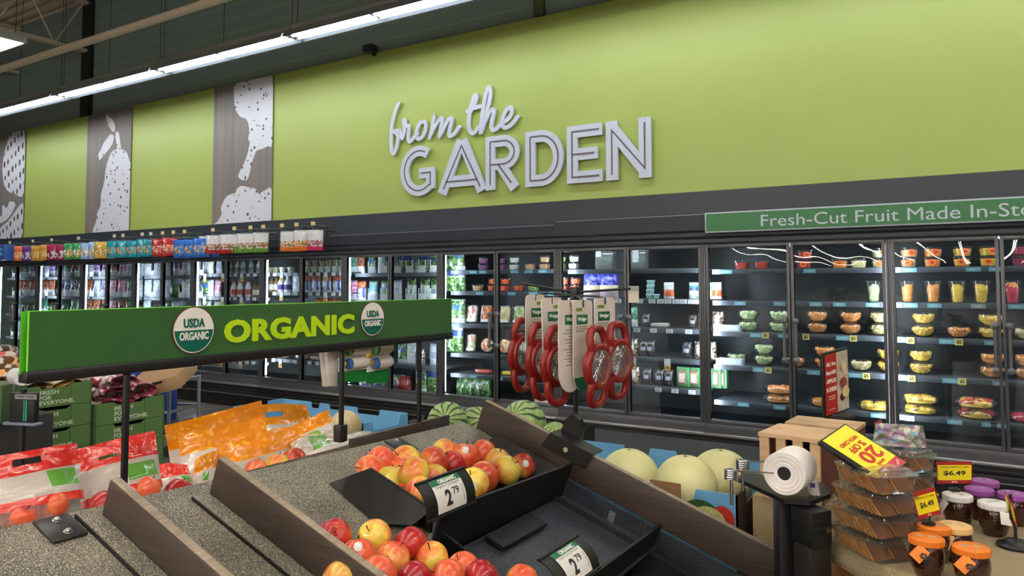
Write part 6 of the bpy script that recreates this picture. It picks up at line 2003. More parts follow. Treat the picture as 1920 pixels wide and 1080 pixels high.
HK = [(1003, 557, 2.46, 266, 1), (1034, 563, 2.36, 262, 1), (1068, 568, 2.27, 258, 1), (1093, 568, 2.30, 84, 0), (1134, 563, 2.42, 78, 0)]
for a, b, D in ((975, 531, 2.75), (1182, 541, 2.72)):
    q = atD(a, b, D) - RO
    MB().tube([V((0, 0, zt)), q], .0045, 8).build('arm', M_BLACK, e)
hooks = []
for px, py, D, rz, back in HK:
    q = atD(px, py, D); hooks.append(q); q = q - RO
    m = V((q.x * .75, q.y * .75, q.z + .012))
    MB().tube([V((0, 0, zt - .012)), m, q + V((0, 0, .006)), q, q - V((0, 0, .012))], .0038, 8).build('hook', M_BLACK, e)
MB().box((-.014, -.014, zt - .03), (.014, .014, zt + .02), bev=.003).build('hub', M_BLACK, e)
q = atD(1188, 552, 2.72)
e2 = empty('price_ticket', q, 'small pale paper ticket hanging at the right arm of the wedger rack', 'ticket', rz=YAW)
MB().box((-.019, -.001, -.03), (.019, .001, .03)).build('paper', mat('ticket_paper', (206, 196, 182), .7), e2)
MB().box((-.019, -.0015, .012), (.019, .0015, .028)).build('holder', mat('ticket_holder', (150, 156, 160), .3), e2)

M_WRED = NT('wedger_red'); M_WRED.b.inputs['Base Color'].default_value = lin((132, 26, 24)); M_WRED.b.inputs['Roughness'].default_value = .3
nz = M_WRED.noise(20); M_WRED.l(M_WRED.ramp(nz, [(.3, (126, 24, 22)), (.7, (142, 30, 27))]), M_WRED.b.inputs['Base Color']); M_WRED = M_WRED.m
M_CARD = mat('wedger_card', (216, 206, 198), .55, var=.03)
M_CGRN = mat('wedger_green', (24, 104, 74), .5, var=.04)
M_BLIS = clear('blister', (250, 250, 250), 1.5, .06, gain=1.6, haze=.04)


def make_wedger(var):
    """retail card with a red apple wedger: ring, two loop handles, blister"""
    e = empty('apple_wedger', (0, 0, 0))
    # card: rounded top, round bottom, euro hole omitted into two cheeks
    prof = [(-.052, -.012), (-.046, -.003), (-.03, 0), (.03, 0), (.046, -.003), (.052, -.012), (.052, -.20)] + [(.052 * math.cos(a), -.20 + -.062 * math.sin(a)) for a in [PI * i / 14 for i in range(1, 14)]] + [(-.052, -.20)]
    z1 = .012
    o = MB().prism([(a, 0, b + z1) for a, b in prof], (0, .0025, 0)).build('card', M_CARD, e)
    for s in (1, -1):
        y = -.0008 if s > 0 else .0025
        MB().box((-.034, y, -.058), (.024, y + .0008, -.030)).build('green_logo', M_CGRN, o)
        mb = MB(); put_text(mb, 'Wedger', (-.005, y - .0003 if s > 0 else y + .0011, -.044), X3 if s > 0 else -X3, Z3, .048, .015, bold=.03, extrude=.0003); mb.build('logo_text', M_WHITE, o)
        MB().box((-.036, y, -.020), (-.006, y + .0008, -.010)).build('badge', mat('wedger_badge', (120, 150, 70), .5, var=.3, scale=150), o)
        mb = MB()
        for i in range(12 if s < 0 else 3):
            zz = (-.075 - i * .009) if s < 0 else (-.066 - i * .006)
            mb.box((-.038, y, zz), (.02 + .012 * math.sin(i * 2.3), y + .0008, zz + .0022))
        mb.build('small_print', mat('small_print', (120, 118, 116), .6), o)
    foot = [(.052 * math.cos(a), -.20 - .062 * math.sin(a)) for a in [.35 + (PI - .7) * i / 12 for i in range(13)]]
    MB().prism([(a, -.0012, b + z1) for a, b in foot], (0, .001, 0)).build('green_foot', M_CGRN, o)
    # wedger in front of the card (-y)
    mb = MB(); yc = -.052; zc = -.176
    mb.tube([(.056 * math.cos(a), yc, zc + .056 * math.sin(a)) for a in [2 * PI * i / 32 for i in range(32)]], .011, 10, closed=True)
    for s in (1, -1):
        pts = [(-.036, yc, zc + s * .045), (-.040, yc + .002, zc + s * .065), (-.036, yc + .006, zc + s * .088), (-.022, yc + .008, zc + s * .104), (0, yc + .008, zc + s * .108), (.022, yc + .008, zc + s * .104), (.036, yc + .006, zc + s * .088), (.040, yc + .002, zc + s * .065), (.036, yc, zc + s * .045)]
        mb.tube(smooth_path(pts, 4), .0115, 10)
    mb.tube([(.051 * math.cos(a), yc + .014, zc + .051 * math.sin(a)) for a in [2 * PI * i / 32 for i in range(32)]], .008, 8, closed=True)
    mb.build('wedger', M_WRED, e, sharp=180, keep=True)
    mb = MB()
    for i in range(8):
        a = PI * i / 8; d = V((math.cos(a), 0, math.sin(a)))
        mb.tube([V((0, yc, zc)) - d * .05, V((0, yc, zc)) + d * .05], .0012, 4)
    mb.tube([(.011 * math.cos(a), yc, zc + .011 * math.sin(a)) for a in [2 * PI * i / 16 for i in range(16)]], .0015, 6, closed=True)
    mb.build('blades', M_STEEL, e, keep=True)
    MB().lathe([(.05, 0), (.048, .012), (.036, .022), (.01, .026)], 24, (0, yc - .002, zc), Matrix(((1, 0, 0), (0, 0, -1), (0, 1, 0)))).build('blister', M_BLIS, e)
    return e


WL = ['leftmost, back of card showing', 'second from left, back of card showing', 'third from left, card edge beside the pole', 'fourth, front of card with green foot', 'rightmost, red loops beside the whole green logo']
for i, (px, py, D, rz, back) in enumerate(HK):
    q = hooks[i]
    place('wedger', 'a', q - V((0, 0, .004)), 'red apple wedger on a white card, ' + WL[i], 'apple wedger', 'apple wedgers on the pole rack', rz=math.radians(rz), tilt=random.uniform(-.05, .05), scale=1.06)

# ================================================================== jam table at the right
TZ = .95
t = NT('burlap'); tc = t.n('ShaderNodeTexCoord'); sp = t.n('ShaderNodeSeparateXYZ'); t.l(tc.outputs['Object'], sp.inputs[0])
s1_ = t.math('SINE', t.math('MULTIPLY', t.math('ADD', sp.outputs[0], sp.outputs[2]), 900.0)); s2_ = t.math('SINE', t.math('MULTIPLY', sp.outputs[1], 900.0))
wv = t.math('MULTIPLY', s1_, s2_); nz = t.noise(120, detail=2)
t.l(t.mixc(t.math('MULTIPLY', nz, .5), t.ramp(wv, [(.0, (140, 122, 90)), (.35, (206, 188, 150)), (.8, (226, 210, 174))]), lin((200, 180, 142))), t.b.inputs['Base Color'])
t.b.inputs['Roughness'].default_value = .9; t.bump(wv, .8, .002)
M_BURLAP = t.m
t = NT('table_wood'); nz = t.noise(6, stretch=(1, 8, 8), detail=5); t.l(t.ramp(nz, [(.3, (150, 100, 58)), (.7, (182, 130, 82))]), t.b.inputs['Base Color']); t.b.inputs['Roughness'].default_value = .4
M_TWOOD = t.m
# the table stands turned: its near left edge runs from the crate to the front right
E0, E1 = atZ(1536, 990, TZ), atZ(1730, 1085, TZ)
ed = (E1 - E0).normalized(); nd = V((-ed.y, ed.x, 0))                   # nd: inward
if nd.dot(V((.2, 2.6, 0)) - V((E0.x, E0.y, 0))) < 0:
    nd = -nd
A0 = V((E0.x, E0.y, 0)) - ed * .03
q = lambda s, r, z: A0 + ed * s + nd * r + V((0, 0, z))
JT = q(.5, .5, 0)
e = empty('jam_table', JT, 'wooden table carrying jam jars and crackers beside the produce table', 'table')
MB().hexa([q(0, -.02, TZ - .045) - JT, q(1.6, -.02, TZ - .045) - JT, q(1.6, 1.1, TZ - .045) - JT, q(0, 1.1, TZ - .045) - JT, q(0, -.02, TZ - .006) - JT, q(1.6, -.02, TZ - .006) - JT, q(1.6, 1.1, TZ - .006) - JT, q(0, 1.1, TZ - .006) - JT]).build('tabletop', M_TWOOD, e)
for s, r in ((.06, .05), (1.5, .05), (.06, 1.0), (1.5, 1.0)):
    c = q(s, r, 0) - JT; MB().box((c.x - .035, c.y - .035, 0), (c.x + .035, c.y + .035, TZ - .05), bev=.004).build('leg', M_TWOOD, e)
MB().prism([q(.05, .02, TZ - .30) - JT, q(1.55, .02, TZ - .30) - JT, q(1.55, .02, TZ - .05) - JT, q(.05, .02, TZ - .05) - JT], nd * .02).build('apron', M_TWOOD, e)
# burlap cloth with a hanging wavy front
mb = MB(); n = 40; vs = []
for i in range(n + 1):
    s = .05 + 1.45 * i / n; wv_ = .004 * math.sin(i * 1.3)
    for r, z in ((-.032 + wv_, TZ - .062 + .004 * math.sin(i * .7)), (-.030 + wv_, TZ - .03), (-.024, TZ - .004), (-.012, TZ), (.0, TZ), (.9, TZ)):
        vs.append(q(s, r, z))
mb.add(vs, [(i * 6 + k, (i + 1) * 6 + k, (i + 1) * 6 + k + 1, i * 6 + k + 1) for i in range(n) for k in range(5)])
o = mb.build('burlap_cloth', M_BURLAP); sm = o.modifiers.new('thickness', 'SOLIDIFY'); sm.thickness = .003; sm.offset = -1; tag(o, 'woven burlap cloth draped over the jam table edge', 'cloth')

# ------------------------------------------------------------------ wooden crates
t = NT('crate_pine'); nz = t.noise(9, stretch=(1, 1, 6), detail=5); t.l(t.ramp(nz, [(.3, (198, 160, 120)), (.7, (222, 188, 150))]), t.b.inputs['Base Color']); t.b.inputs['Roughness'].default_value = .6
M_PINE = t.m


def crate(fl, fr, zb, zt_, depth, label, slats=4):
    """crate standing on end: slatted front face from fl to fr, boarded top and sides"""
    U = (fr - fl); w = U.length; U.normalize(); B = V((-U.y, U.x, 0))
    if B.y < 0:
        B = -B
    e = empty('wooden_crate', (fl + fr) / 2 + V((0, 0, zb - fl.z)), label, 'crate')
    O = V((-U.x * w / 2, -U.y * w / 2, 0)); h = zt_ - zb
    p = lambda a, b, z: O + U * a + B * b + V((0, 0, z))
    sw = w / (slats * 2 - 1) * 1.12
    for i in range(slats):
        a = (w - sw) * i / (slats - 1)
        MB().hexa([p(a, 0, 0), p(a + sw, 0, 0), p(a + sw, .01, 0), p(a, .01, 0), p(a, 0, h - .012), p(a + sw, 0, h - .012), p(a + sw, .01, h - .012), p(a, .01, h - .012)]).build('slat', M_PINE, e)
    nt = 2
    for i in range(nt):
        b0, b1 = depth * i / nt + (.002 if i else -.004), depth * (i + 1) / nt - .002
        MB().hexa([p(-.003, b0, h - .012), p(w + .003, b0, h - .012), p(w + .003, b1, h - .012), p(-.003, b1, h - .012), p(-.003, b0, h), p(w + .003, b0, h), p(w + .003, b1, h), p(-.003, b1, h)]).build('top_board', M_PINE, e)
    for a in (0, w - .01):
        MB().hexa([p(a, .012, 0), p(a + .01, .012, 0), p(a + .01, depth, 0), p(a, depth, 0), p(a, .012, h - .013), p(a + .01, .012, h - .013), p(a + .01, depth, h - .013), p(a, depth, h - .013)]).build('side_board', M_PINE if a == 0 else mat('crate_side_print', (110, 60, 44), .6, var=.45, scale=30), e)
    MB().hexa([p(0, .03, 0), p(w, .03, 0), p(w, depth, 0), p(0, depth, 0), p(0, .03, .012), p(w, .03, .012), p(w, depth, .012), p(0, depth, .012)]).build('bottom_board', M_PINE, e)
    MB().hexa([p(.012, depth - .01, .012), p(w - .012, depth - .01, .012), p(w - .012, depth, .012), p(.012, depth, .012), p(.012, depth - .01, h - .013), p(w - .012, depth - .01, h - .013), p(w - .012, depth, h - .013), p(.012, depth, h - .013)]).build('back_board', M_DARKIN, e)
    return e


fl, fr = atD(1427, 990, 2.45), atD(1541, 1005, 2.33)
fl.z = fr.z = 0
zt1 = atD(1427, 812, 2.45).z
crate(fl, fr, TZ + .001, zt1, .20, 'pale slatted wooden crate behind the white bag roll')
fl2, fr2 = atD(1476, 900, 2.78), atD(1606, 900, 2.64)
fl2.z = fr2.z = 0
zt2 = atD(1476, 797, 2.78).z
crate(fl2, fr2, TZ + .001, zt2 + .01, .17, 'second pale wooden crate under the apples and cheese sign')
o = MB().box((fl.x - .03, fl.y + .01, 0), (fr2.x - .0, fr2.y + .2, TZ), bev=.005).build('crate_stand', M_BURLAP); tag(o, 'burlap covered stand under the two wooden crates', 'stand')


def frame_sign(name, corners, label, border=.006, thick=.012):
    """flat framed sign from its four corner points tl tr br bl; returns empty and a face mapper"""
    tl, tr, br, bl = corners; c = (tl + tr + br + bl) / 4
    e = empty(name, c, label, 'sign')
    U = ((tr - tl) + (br - bl)).normalized(); W_ = ((tl - bl) + (tr - br)); W_ = (W_ - U * W_.dot(U)).normalized(); N = U.cross(W_)
    w, h = ((tr - tl).length + (br - bl).length) / 2, ((tl - bl).length + (tr - br).length) / 2
    if N.dot(EYE - c) < 0:
        print('sign faces away', name)
    f = lambda a, b, o=0: U * (a * w / 2) + W_ * (b * h / 2) + N * o
    R = Matrix((U, W_, N)).transposed()
    MB().box((-w / 2, -h / 2, -thick), (w / 2, h / 2, 0), bev=min(.004, thick / 3), R=R).build('frame', M_BLACK, e)
    return e, f, U, W_, N, w, h


# "All you need are apples & cheese"
tl, tr = atD(1545, 662, 2.52), atD(1590, 651, 2.62)
br, bl = atD(1593, 768, 2.62), atD(1545, 786, 2.52)
e, f, U, W_, N, w, h = frame_sign('recipe_sign', (tl, tr, br, bl), 'black framed red sign All You Need Are Apples and Cheese standing on a crate')
MB().prism([f(-.9, -.93, .0005), f(.0, -.93, .0005), f(.0, .93, .0005), f(-.9, .93, .0005)], N * .001).build('red_panel', mat('recipe_red', (186, 44, 40), .4, var=.05), e)
MB().prism([f(.0, -.93, .0005), f(.92, -.93, .0005), f(.92, .93, .0005), f(.0, .93, .0005)], N * .001).build('photo_panel', mat('recipe_photo', (196, 186, 166), .4, var=.3, scale=30), e)
for a, b, r, c in ((.5, .45, .12, (222, 200, 150)), (.45, -.05, .14, (150, 70, 60)), (.6, -.35, .15, (226, 206, 150)), (.35, -.5, .10, (90, 40, 40)), (.65, .1, .08, (206, 170, 110))):
    mb = MB(); mb.prism([f(a + r * 2 * math.cos(t_), b + r * math.sin(t_) * 1.2, .0018 + .0002 * int(r * 100)) for t_ in [2 * PI * i / 16 for i in range(16)]], N * .0003); mb.build('printed_food', mat('food_%d' % c[0] + str(c[1]), c, .5, var=.3, scale=60), e)
for body, b, ww, hh in (('ALL You', .62, .72, .12), ('Need ARE', .36, .76, .12), ('APPLES', .10, .74, .13), ('& CHEESE', -.16, .78, .13)):
    mb = MB(); put_text(mb, body, f(-.45, b, .002), U, W_, w / 2 * ww, h / 2 * hh, bold=.03, extrude=.0005); mb.build('lettering', M_WHITE, e)
for b in (-.38, -.46, -.78):
    MB().prism([f(-.7, b - .02, .002), f(-.2, b - .02, .002), f(-.2, b + .02, .002), f(-.7, b + .02, .002)], N * .0003).build('small_print', mat('recipe_small', (226, 160, 150), .5), e)
MB().box((-.04, -.03, -h / 2 - .012), (.05, .03, -h / 2 + .006), bev=.003).build('foot', M_BLACK, e)

# ------------------------------------------------------------------ cracker clamshells
M_CRK = NT('cracker'); nz = M_CRK.noise(40, detail=4); M_CRK.l(M_CRK.ramp(nz, [(.3, (150, 92, 40)), (.7, (196, 138, 70))]), M_CRK.b.inputs['Base Color']); M_CRK.b.inputs['Roughness'].default_value = .7; M_CRK = M_CRK.m
M_CRKGAP = mat('cracker_gap_shade', (104, 58, 24), .7, var=.25, scale=60)  # painted shade of the gaps between crackers


def make_cracker_box(var):
    e = empty('cracker_box', (0, 0, 0))
    sq = squarish(1, 5)
    S_ = lambda r, z: (r, z)
    mb = MB(); mb.lathe([(.080, 0), (.083, .002), (.092, .050), (.098, .052), (.098, .055)], 40, mod=sq)
    mb.v = [(x, y * .72, z) for x, y, z in mb.v]; mb.build('tray', M_CLEAR, e)
    mb = MB(); mb.lathe([(.0985, .0545), (.0985, .058), (.09, .060), (.086, .066), (.05, .067)], 40, mod=sq)
    mb.v = [(x, y * .72, z) for x, y, z in mb.v]; mb.build('lid', M_CLEAR, e)
    for row, yy in enumerate((-.03, .028)):
        mb = MB()
        for i in range(22):
            R = Matrix.Rotation(-.72 + .05 * math.sin(i * 2.1), 3, 'Y'); k_ = .0255 - .003 * (i % 2); mb.box((-.0016, -k_, -.029), (.0016, k_, .029 + .003 * ((i + 1) % 2)), i % 2, R=R, c=(-.066 + i * .0062, yy, .0285))  # every other slab carries the painted gap shade
        mb.build('crackers', [M_CRK, M_CRKGAP], e, keep=True)
    if var == 'label':
        MB().box((.05, -.074, .02), (.085, -.0715, .05)).build('purple_label', mat('label_purple', (150, 100, 160), .4, var=.3, scale=80), e)
    return e


cb = atZ(1635, 1035, TZ)
rz = math.atan2(ed.y, ed.x)
HCB = .056
for i in range(4):
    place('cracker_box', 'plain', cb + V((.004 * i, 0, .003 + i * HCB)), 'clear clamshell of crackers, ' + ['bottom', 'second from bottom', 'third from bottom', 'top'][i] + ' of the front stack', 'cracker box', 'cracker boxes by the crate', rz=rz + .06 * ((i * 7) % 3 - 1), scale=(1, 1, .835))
cb2 = atZ(1690, 990, TZ)
for i in range(4):
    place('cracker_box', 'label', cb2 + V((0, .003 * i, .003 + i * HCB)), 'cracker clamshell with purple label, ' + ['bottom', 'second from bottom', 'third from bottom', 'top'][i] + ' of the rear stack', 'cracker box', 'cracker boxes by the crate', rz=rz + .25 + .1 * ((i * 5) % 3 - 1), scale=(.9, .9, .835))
# bag of sweets behind, with clear film and teal dots
c = atD(1690, 845, 2.35); c = V((cb2.x, cb2.y, TZ + .003 + 4 * HCB + .062))
mb = pouch_grid([V((-.07, 0, -.06)), V((.07, .03, -.06)), V((.06, .04, -.0)), V((-.06, .01, .0))], lambda v: .03, 10, 10, crink=.006, seed=77)
o = mb.build('snack_pouch', print_mat('mixed_pouch', [(0, (150, 150, 130))], blotch=(0, 1, [(150, 156, 140), (90, 150, 170), (190, 186, 170), (120, 120, 100), (160, 110, 160)]), nscale=26), loc=c, sharp=180); tag(o, 'glossy pouch with teal and purple dots behind the yellow discount sign', 'pouch')
o.parent = None

# yellow discount sign lying upside down on the cracker stack
tlc, trc, brc, blc = atD(1652, 913, 1.98), atD(1543, 822, 2.18), atD(1592, 790, 2.32), atD(1700, 868, 2.12)
# seen from its own top (red header at the lower right): top-left = upper right corner side
TL, TR, BR, BL = atD(1700, 870, 1.97), atD(1652, 913, 1.87), atD(1543, 822, 2.0), atD(1591, 791, 2.12)
e, f, U, W_, N, w, h = frame_sign('discount_sign', (TL, TR, BR, BL), 'black framed yellow and red 20% off sign lying upside down over the crackers', thick=.014)
MB().prism([f(-.86, -.93, .0005), f(.86, -.93, .0005), f(.86, .62, .0005), f(-.86, .62, .0005)], N * .001).build('yellow_panel', mat('sale_yellow', (246, 228, 24), .4, var=.02), e)
MB().prism([f(-.86, .62, .0005), f(.86, .62, .0005), f(.86, .93, .0005), f(-.86, .93, .0005)], N * .001).build('red_header', mat('sale_red', (200, 40, 36), .35, var=.04), e)
M_SRED = mat('sale_red_ink', (196, 50, 30), .5, var=.03)
for body, a, b, ww, hh in (('SAVE', .0, .50, .5, .09), ('20', -.05, .18, 1.15, .46), ('% OFF', .0, -.22, 1.0, .22), ('WITH CARD', 0, -.48, 1.2, .13)):
    mb = MB(); put_text(mb, body, f(a, b, .002), U, W_, w / 2 * ww, h / 2 * hh, bold=.03, extrude=.0005); mb.build('lettering', M_SRED, e)
MB().prism([f(.2, .68, .0018), f(.6, .68, .0018), f(.6, .86, .0018), f(.2, .86, .0018)], N * .0004).build('logo_block', M_WHITE, e)
mb = MB(); ribbon(mb, [f(-.7, .72, .0018), f(-.4, .86, .0018), (f(-.1, .8, .0018))], .006, N, .0004); mb.build('logo_stroke', mat('logo_pale', (236, 160, 150), .5), e)
MB().tube([f(.2, -.2, -.012), f(.2, -.2, -.012) - V((0, 0, .06))], .004, 8).build('stem', M_BLACK, e)

# ------------------------------------------------------------------ jam jars
M_JGL = NT('jam_glass'); M_JGL.b.inputs['Base Color'].default_value = lin((60, 18, 10)); M_JGL.b.inputs['Roughness'].default_value = .04; M_JGL.b.inputs['Coat Weight'].default_value = 1.0
vo = M_JGL.n('ShaderNodeTexVoronoi'); vo.inputs['Scale'].default_value = 110; vo.inputs['Randomness'].default_value = .35
tc = M_JGL.n('ShaderNodeTexCoord'); M_JGL.l(tc.outputs['Object'], vo.inputs[0]); M_JGL.bump(vo.outputs['Distance'], .5, .004)
M_JGL.l(M_JGL.ramp(vo.outputs['Distance'], [(.1, (66, 22, 12)), (.8, (40, 10, 8))]), M_JGL.b.inputs['Base Color']); M_JGL = M_JGL.m
LID = {'orange': (232, 124, 34), 'white': (226, 226, 228), 'purple': (150, 78, 160), 'beige': (232, 188, 124)}


def make_jam_jar(var):
    e = empty('jam_jar', (0, 0, 0))
    MB().lathe([(.028, 0), (.032, .002), (.040, .022), (.045, .050), (.044, .066), (.040, .080), (.038, .084)], 36).build('jar', M_JGL, e)
    rib = lambda a, z: 1 + .012 * math.cos(36 * a)
    o = MB().lathe([(.043, .082), (.0445, .084), (.0445, .098), (.041, .1005)], 72, mod=rib).lathe([(.041, .1003), (.037, .1015), (.001, .102)], 36, cap=False).build('lid', mat('lid_' + var, LID[var], .45, var=.05), e)
    for a, b in ((.012, .006), (-.014, -.006)):
        MB().box((a - .008, b - .005, .1018), (a + .008, b + .005, .1026), R=Matrix.Rotation(.5, 3, 'Z')).build('lid_print', mat('lid_print', (170, 170, 168), .4), o)
    if var in ('orange', 'beige', 'white'):
        R = Matrix.Rotation(-.5, 3, 'X')
        mb = MB().box((-.017, -.001, -.04), (.017, .001, .0), bev=.0006, R=Matrix.Rotation(.55, 3, 'Z') @ R @ Matrix.Rotation(.6 if var == 'orange' else .2, 3, 'Y'), c=(.030, -.034, .082))
        mb.build('hang_tag', mat('tagpaper_' + var, {'orange': (238, 130, 40), 'beige': (230, 170, 120), 'white': (220, 216, 210)}[var], .6, var=.06), e)
        if var == 'orange':
            mb = MB()
            for k in range(6):
                a = k * PI / 3; mb.box((-.0095 + .006 * math.cos(a), -.0028, -.022 + .006 * math.sin(a)), (-.0055 + .006 * math.cos(a) + .004, -.0015, -.018 + .006 * math.sin(a)), R=Matrix.Rotation(.55, 3, 'Z') @ R, c=(.037, -.033, .082))
            mb.build('tag_mark', M_INK, e, keep=True)
    return e


JS = .88
JZ = TZ + .102 * JS
for i, (px, py, var, lab) in enumerate([(1737, 1006, 'orange', 'jam jar with orange lid at the front left, orange diamond tag'), (1821, 1024, 'orange', 'jam jar with orange lid nearest the viewer, at the front right'), (1752, 984, 'orange', 'jam jar with orange lid behind, carrying the apricot jam price sign'), (1790, 983, 'beige', 'jam jar with beige lid between the orange lids'),
                                      (1795, 926, 'white', 'jam jar with white lid below the strawberry jam sign'), (1863, 941, 'white', 'jam jar with white lid beside the turned price card'), (1836, 915, 'purple', 'jam jar with purple lid behind the white lids'), (1846, 900, 'purple', 'jam jar with purple lid at the back, partly hidden'), (1899, 924, 'purple', 'jam jar with purple lid at the right edge')]):
    p = atZ(px, py, JZ)
    place('jam_jar', var, (p.x, p.y, TZ + .001), lab, 'jam jar', 'jam jars on the burlap', rz=rz + .5 * ((i * 3) % 4 - 1.5) if i > 2 else rz, scale=JS)


def jam_sign(corners, title, price, label, foot=None, pole=True):
    tl, tr, br, bl = corners; c = (tl + tr + br + bl) / 4
    e = empty('jam_sign', c, label, 'price sign', 'yellow and red jam price signs')
    U = ((tr - tl) + (br - bl)).normalized(); W_ = ((tl - bl) + (tr - br)); W_ = (W_ - U * W_.dot(U)).normalized(); N = U.cross(W_)
    w, h = ((tr - tl).length + (br - bl).length) / 2, ((tl - bl).length + (tr - br).length) / 2
    f = lambda a, b, o=0: U * (a * w / 2) + W_ * (b * h / 2) + N * o
    MB().prism([f(-1, -1), f(1, -1), f(1, 1), f(-1, 1)], N * -.0016).build('card', mat('jam_sign_red', (170, 36, 40), .4, var=.04), e)
    MB().prism([f(-.94, -.68, .0001), f(.94, -.68, .0001), f(.94, .70, .0001), f(-.94, .70, .0001)], N * .0005).build('yellow_field', mat('jam_sign_yellow', (240, 222, 30), .4, var=.02), e)
    if title:
        mb = MB(); put_text(mb, title, f(0, .50, .0007), U, W_, w * .78, h * .085, bold=.02, extrude=.0003); mb.build('lettering', mat('jam_sign_brown', (140, 84, 30), .5), e)
        mb = MB(); put_text(mb, price, f(0, -.05, .0007), U, W_, w * .62, h * .24, bold=.03, extrude=.0003); mb.build('lettering', M_INK, e)
    MB().prism([f(-.15, -.94, .0002), f(.15, -.94, .0002), f(.15, -.76, .0002), f(-.15, -.76, .0002)], N * .0004).build('logo_block', mat('logo_pale', (236, 160, 150), .5), e)
    if foot is not None:
        b = f(0, -1) ; q_ = V(foot) - c
        MB().tube([b + W_ * .004, b.lerp(q_, .6), q_ + V((0, 0, .006))], .0022, 8).build('stem', M_BLACK, e)
        MB().lathe([(.016, 0), (.016, .005), (.008, .009), (.003, .010)], 18, q_ + V((0, 0, .0005))).build('foot', M_BLACK, e)
    return e


fd = atZ(1790, 921, JZ); D_ = (fd - EYE).dot(CF)
jam_sign([atD(1753, 866, D_), atD(1820, 866, D_), atD(1826, 906, D_), atD(1759, 907, D_)], 'STRAWBERRY JAM', '$6.49', 'yellow strawberry jam 6.49 sign standing on a white lid', (fd.x, fd.y, JZ + .0015))
fd = atZ(1741, 984, JZ); D_ = (fd - EYE).dot(CF)
jam_sign([atD(1712, 924, D_), atD(1754, 914, D_), atD(1763, 963, D_), atD(1721, 976, D_)], 'APRICOT JAM', '$6.49', 'yellow apricot jam 6.49 sign standing on an orange lid', (fd.x, fd.y, JZ + .0015))
D_ = 1.85
jam_sign([atD(1882, 921, 1.92), atD(1898, 945, 1.84), atD(1907, 990, 1.84), atD(1890, 958, 1.92)], '', '', 'yellow price card turned edgewise at the right edge', None)
pb = atZ(1905, 1026, TZ); e = empty('card_stand', pb, 'black card stand with round foot at the right edge of the burlap', 'card stand')
MB().lathe([(.045, .001), (.045, .007), (.03, .011), (.026, .018), (.006, .022)], 28).build('foot', M_BLACK, e)
qc = atD(1896, 972, 1.87) - pb
MB().tube([(0, 0, .015), (0, 0, .05), qc, qc + V((0, 0, .06))], .004, 8).build('stem', M_BLACK, e)
jam_sign([atD(1639, 792, 2.5), atD(1652, 787, 2.58), atD(1659, 824, 2.58), atD(1646, 832, 2.5)], 'JAM', '$6.49', 'small yellow price card turned away behind the discount sign', atD(1652, 832, 2.54) * 1 - V((0, 0, atD(1652, 832, 2.54).z - TZ - .001)))

# ------------------------------------------------------------------ produce bag stand with roll
fc = atD(1470, 888, 2.0); bc = atD(1492, 874, 2.09)
ax = (bc - fc).normalized()
Rr_ = ax.to_track_quat('Z', 'Y').to_matrix()
e = empty('bag_roll', fc, 'large white roll of produce bags on the black stand by the crate', 'bag roll')
L = (bc - fc).length
prof = [(.018, .0), (.027, -.001), (.028, .001), (.038, -.001), (.039, .001), (.047, -.001), (.048, .001), (.0555, 0), (.057, .003), (.057, L), (.018, L), (.018, 0)]
M_ROLL = mat('roll_white', (232, 226, 224), .45, var=.05, scale=18)
MB().lathe(prof, 48, (0, 0, 0), Rr_, cap=False, mod=lambda a, z: 1 + .012 * math.sin(3 * a)).build('roll', M_ROLL, e)
MB().lathe([(.006, .002), (.0185, .002), (.0185, L - .002), (.006, L - .002)], 24, (0, 0, 0), Rr_).build('core', M_BLACK, e)
t0, t1 = atD(1520, 905, 2.06) - fc, atD(1536, 945, 2.06) - fc
mb = pouch_grid([t1 - V((.008, 0, 0)), t1 + V((.008, .006, 0)), t0 + V((.018, .01, .006)), t0 - V((.022, .0, 0))], lambda v: .004, 6, 8, crink=.003, seed=5)
mb.uv = None; mb.build('loose_bag', M_ROLL, e, sharp=180)
MB().box((-.006, -.001, -.004), (.006, .001, .008), R=Matrix.Rotation(YAW, 3, 'Z'), c=t0.lerp(t1, .12) + V((.004, -.008, 0))).build('bag_print', mat('bag_print_ink', (70, 60, 120), .6), e)
fp = atD(1472, 960, 2.10)
e = empty('bag_stand', (fp.x, fp.y, 0), 'black bag stand with spring arms and dispenser between the two tables', 'stand')
SO = V((fp.x, fp.y, 0))
zt_ = atD(1472, 930, 2.10).z
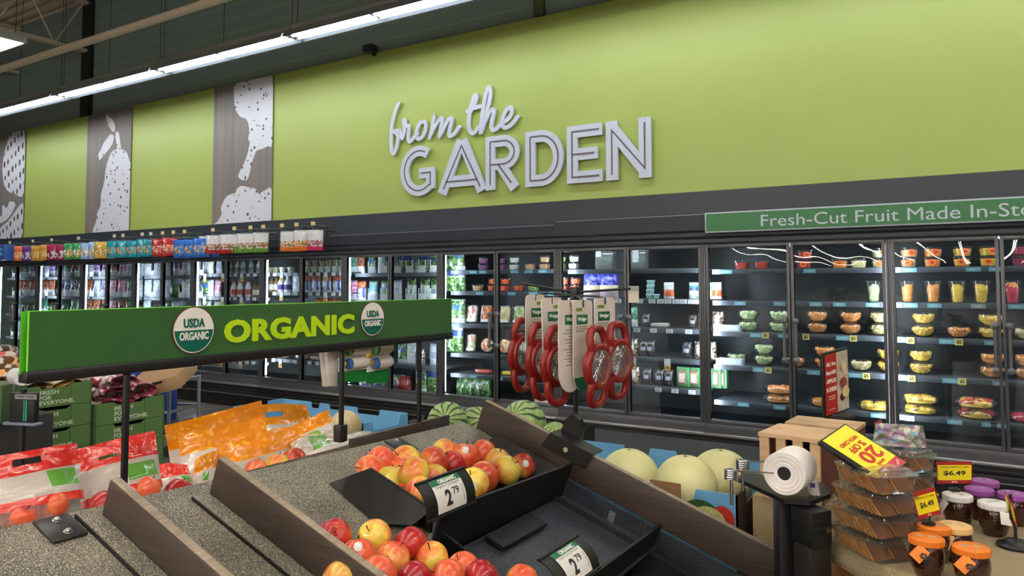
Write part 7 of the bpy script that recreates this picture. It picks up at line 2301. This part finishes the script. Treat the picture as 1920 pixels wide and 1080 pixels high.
MB().box((-.026, -.026, 0), (.026, .026, zt_), bev=.003, R=Matrix.Rotation(YAW, 3, 'Z')).build('post', M_BLACK, e)
MB().box((-.11, -.11, 0), (.11, .11, .012), bev=.004).build('foot', M_BLACK, e)
pl = [atZ(a, b, zt_ + .012) - SO for a, b in ((1378, 894), (1400, 886), (1545, 905), (1558, 925), (1520, 940), (1470, 936))]
MB().prism(pl, (0, 0, -.012)).build('top_plate', M_BLACK, e)
for a, b, c_, d_ in ((1371, 887, 2.02, (1470, 888)), (1392, 869, 2.16, (1506, 868))):
    p0 = atD(a, b, c_) - SO; p1 = atD(d_[0], d_[1], c_) - SO
    coil = [p0 + V((.0165 * math.cos(k * PI / 6), .0165 * math.sin(k * PI / 6), -.018 + .00048 * k * 1.0)) for k in range(60)]
    MB().tube(coil, .0028, 6).build('spring', M_STEEL, e)
    MB().tube([p0 + V((0, -.0165, .010)), p1], .0026, 6).build('spring_arm', M_STEEL, e)
    MB().tube([p0 + V((0, 0, .012)), V((p0.x, p0.y, zt_))], .005, 8).build('spring_pin', M_STEEL, e)
d0 = atD(1526, 985, 2.0) - SO
Ry = Matrix.Rotation(YAW + .35, 3, 'Z')
MB().box((-.034, -.03, -.05), (.034, .05, .045), bev=.004, R=Ry, c=d0).build('dispenser', M_BLACK, e)
for zz in (-.02, .0, .02):
    MB().box((-.028, -.032, zz - .003), (.012, -.0295, zz + .003), R=Ry, c=d0).build('vent', M_MATTE, e)
MB().lathe([(.008, 0), (.008, .002)], 16, d0 + Ry @ V((.02, -.0302, -.005)), Ry @ Matrix(((1, 0, 0), (0, 0, -1), (0, 1, 0)))).build('screw', M_STEEL, e)
mb = MB(); put_text(mb, 'OPEN', d0 + Ry @ V((.0352, .01, .015)), Ry @ Y3, Z3, .06, .016, bold=.02, extrude=.0004); mb.build('lettering', mat('disp_txt', (150, 190, 180), .5), e)
MB().box((-.036, -.025, -.30), (.034, .04, -.05), bev=.004, R=Ry, c=d0).build('twist_tie_box', mat('tie_box', (34, 32, 30), .4), e)
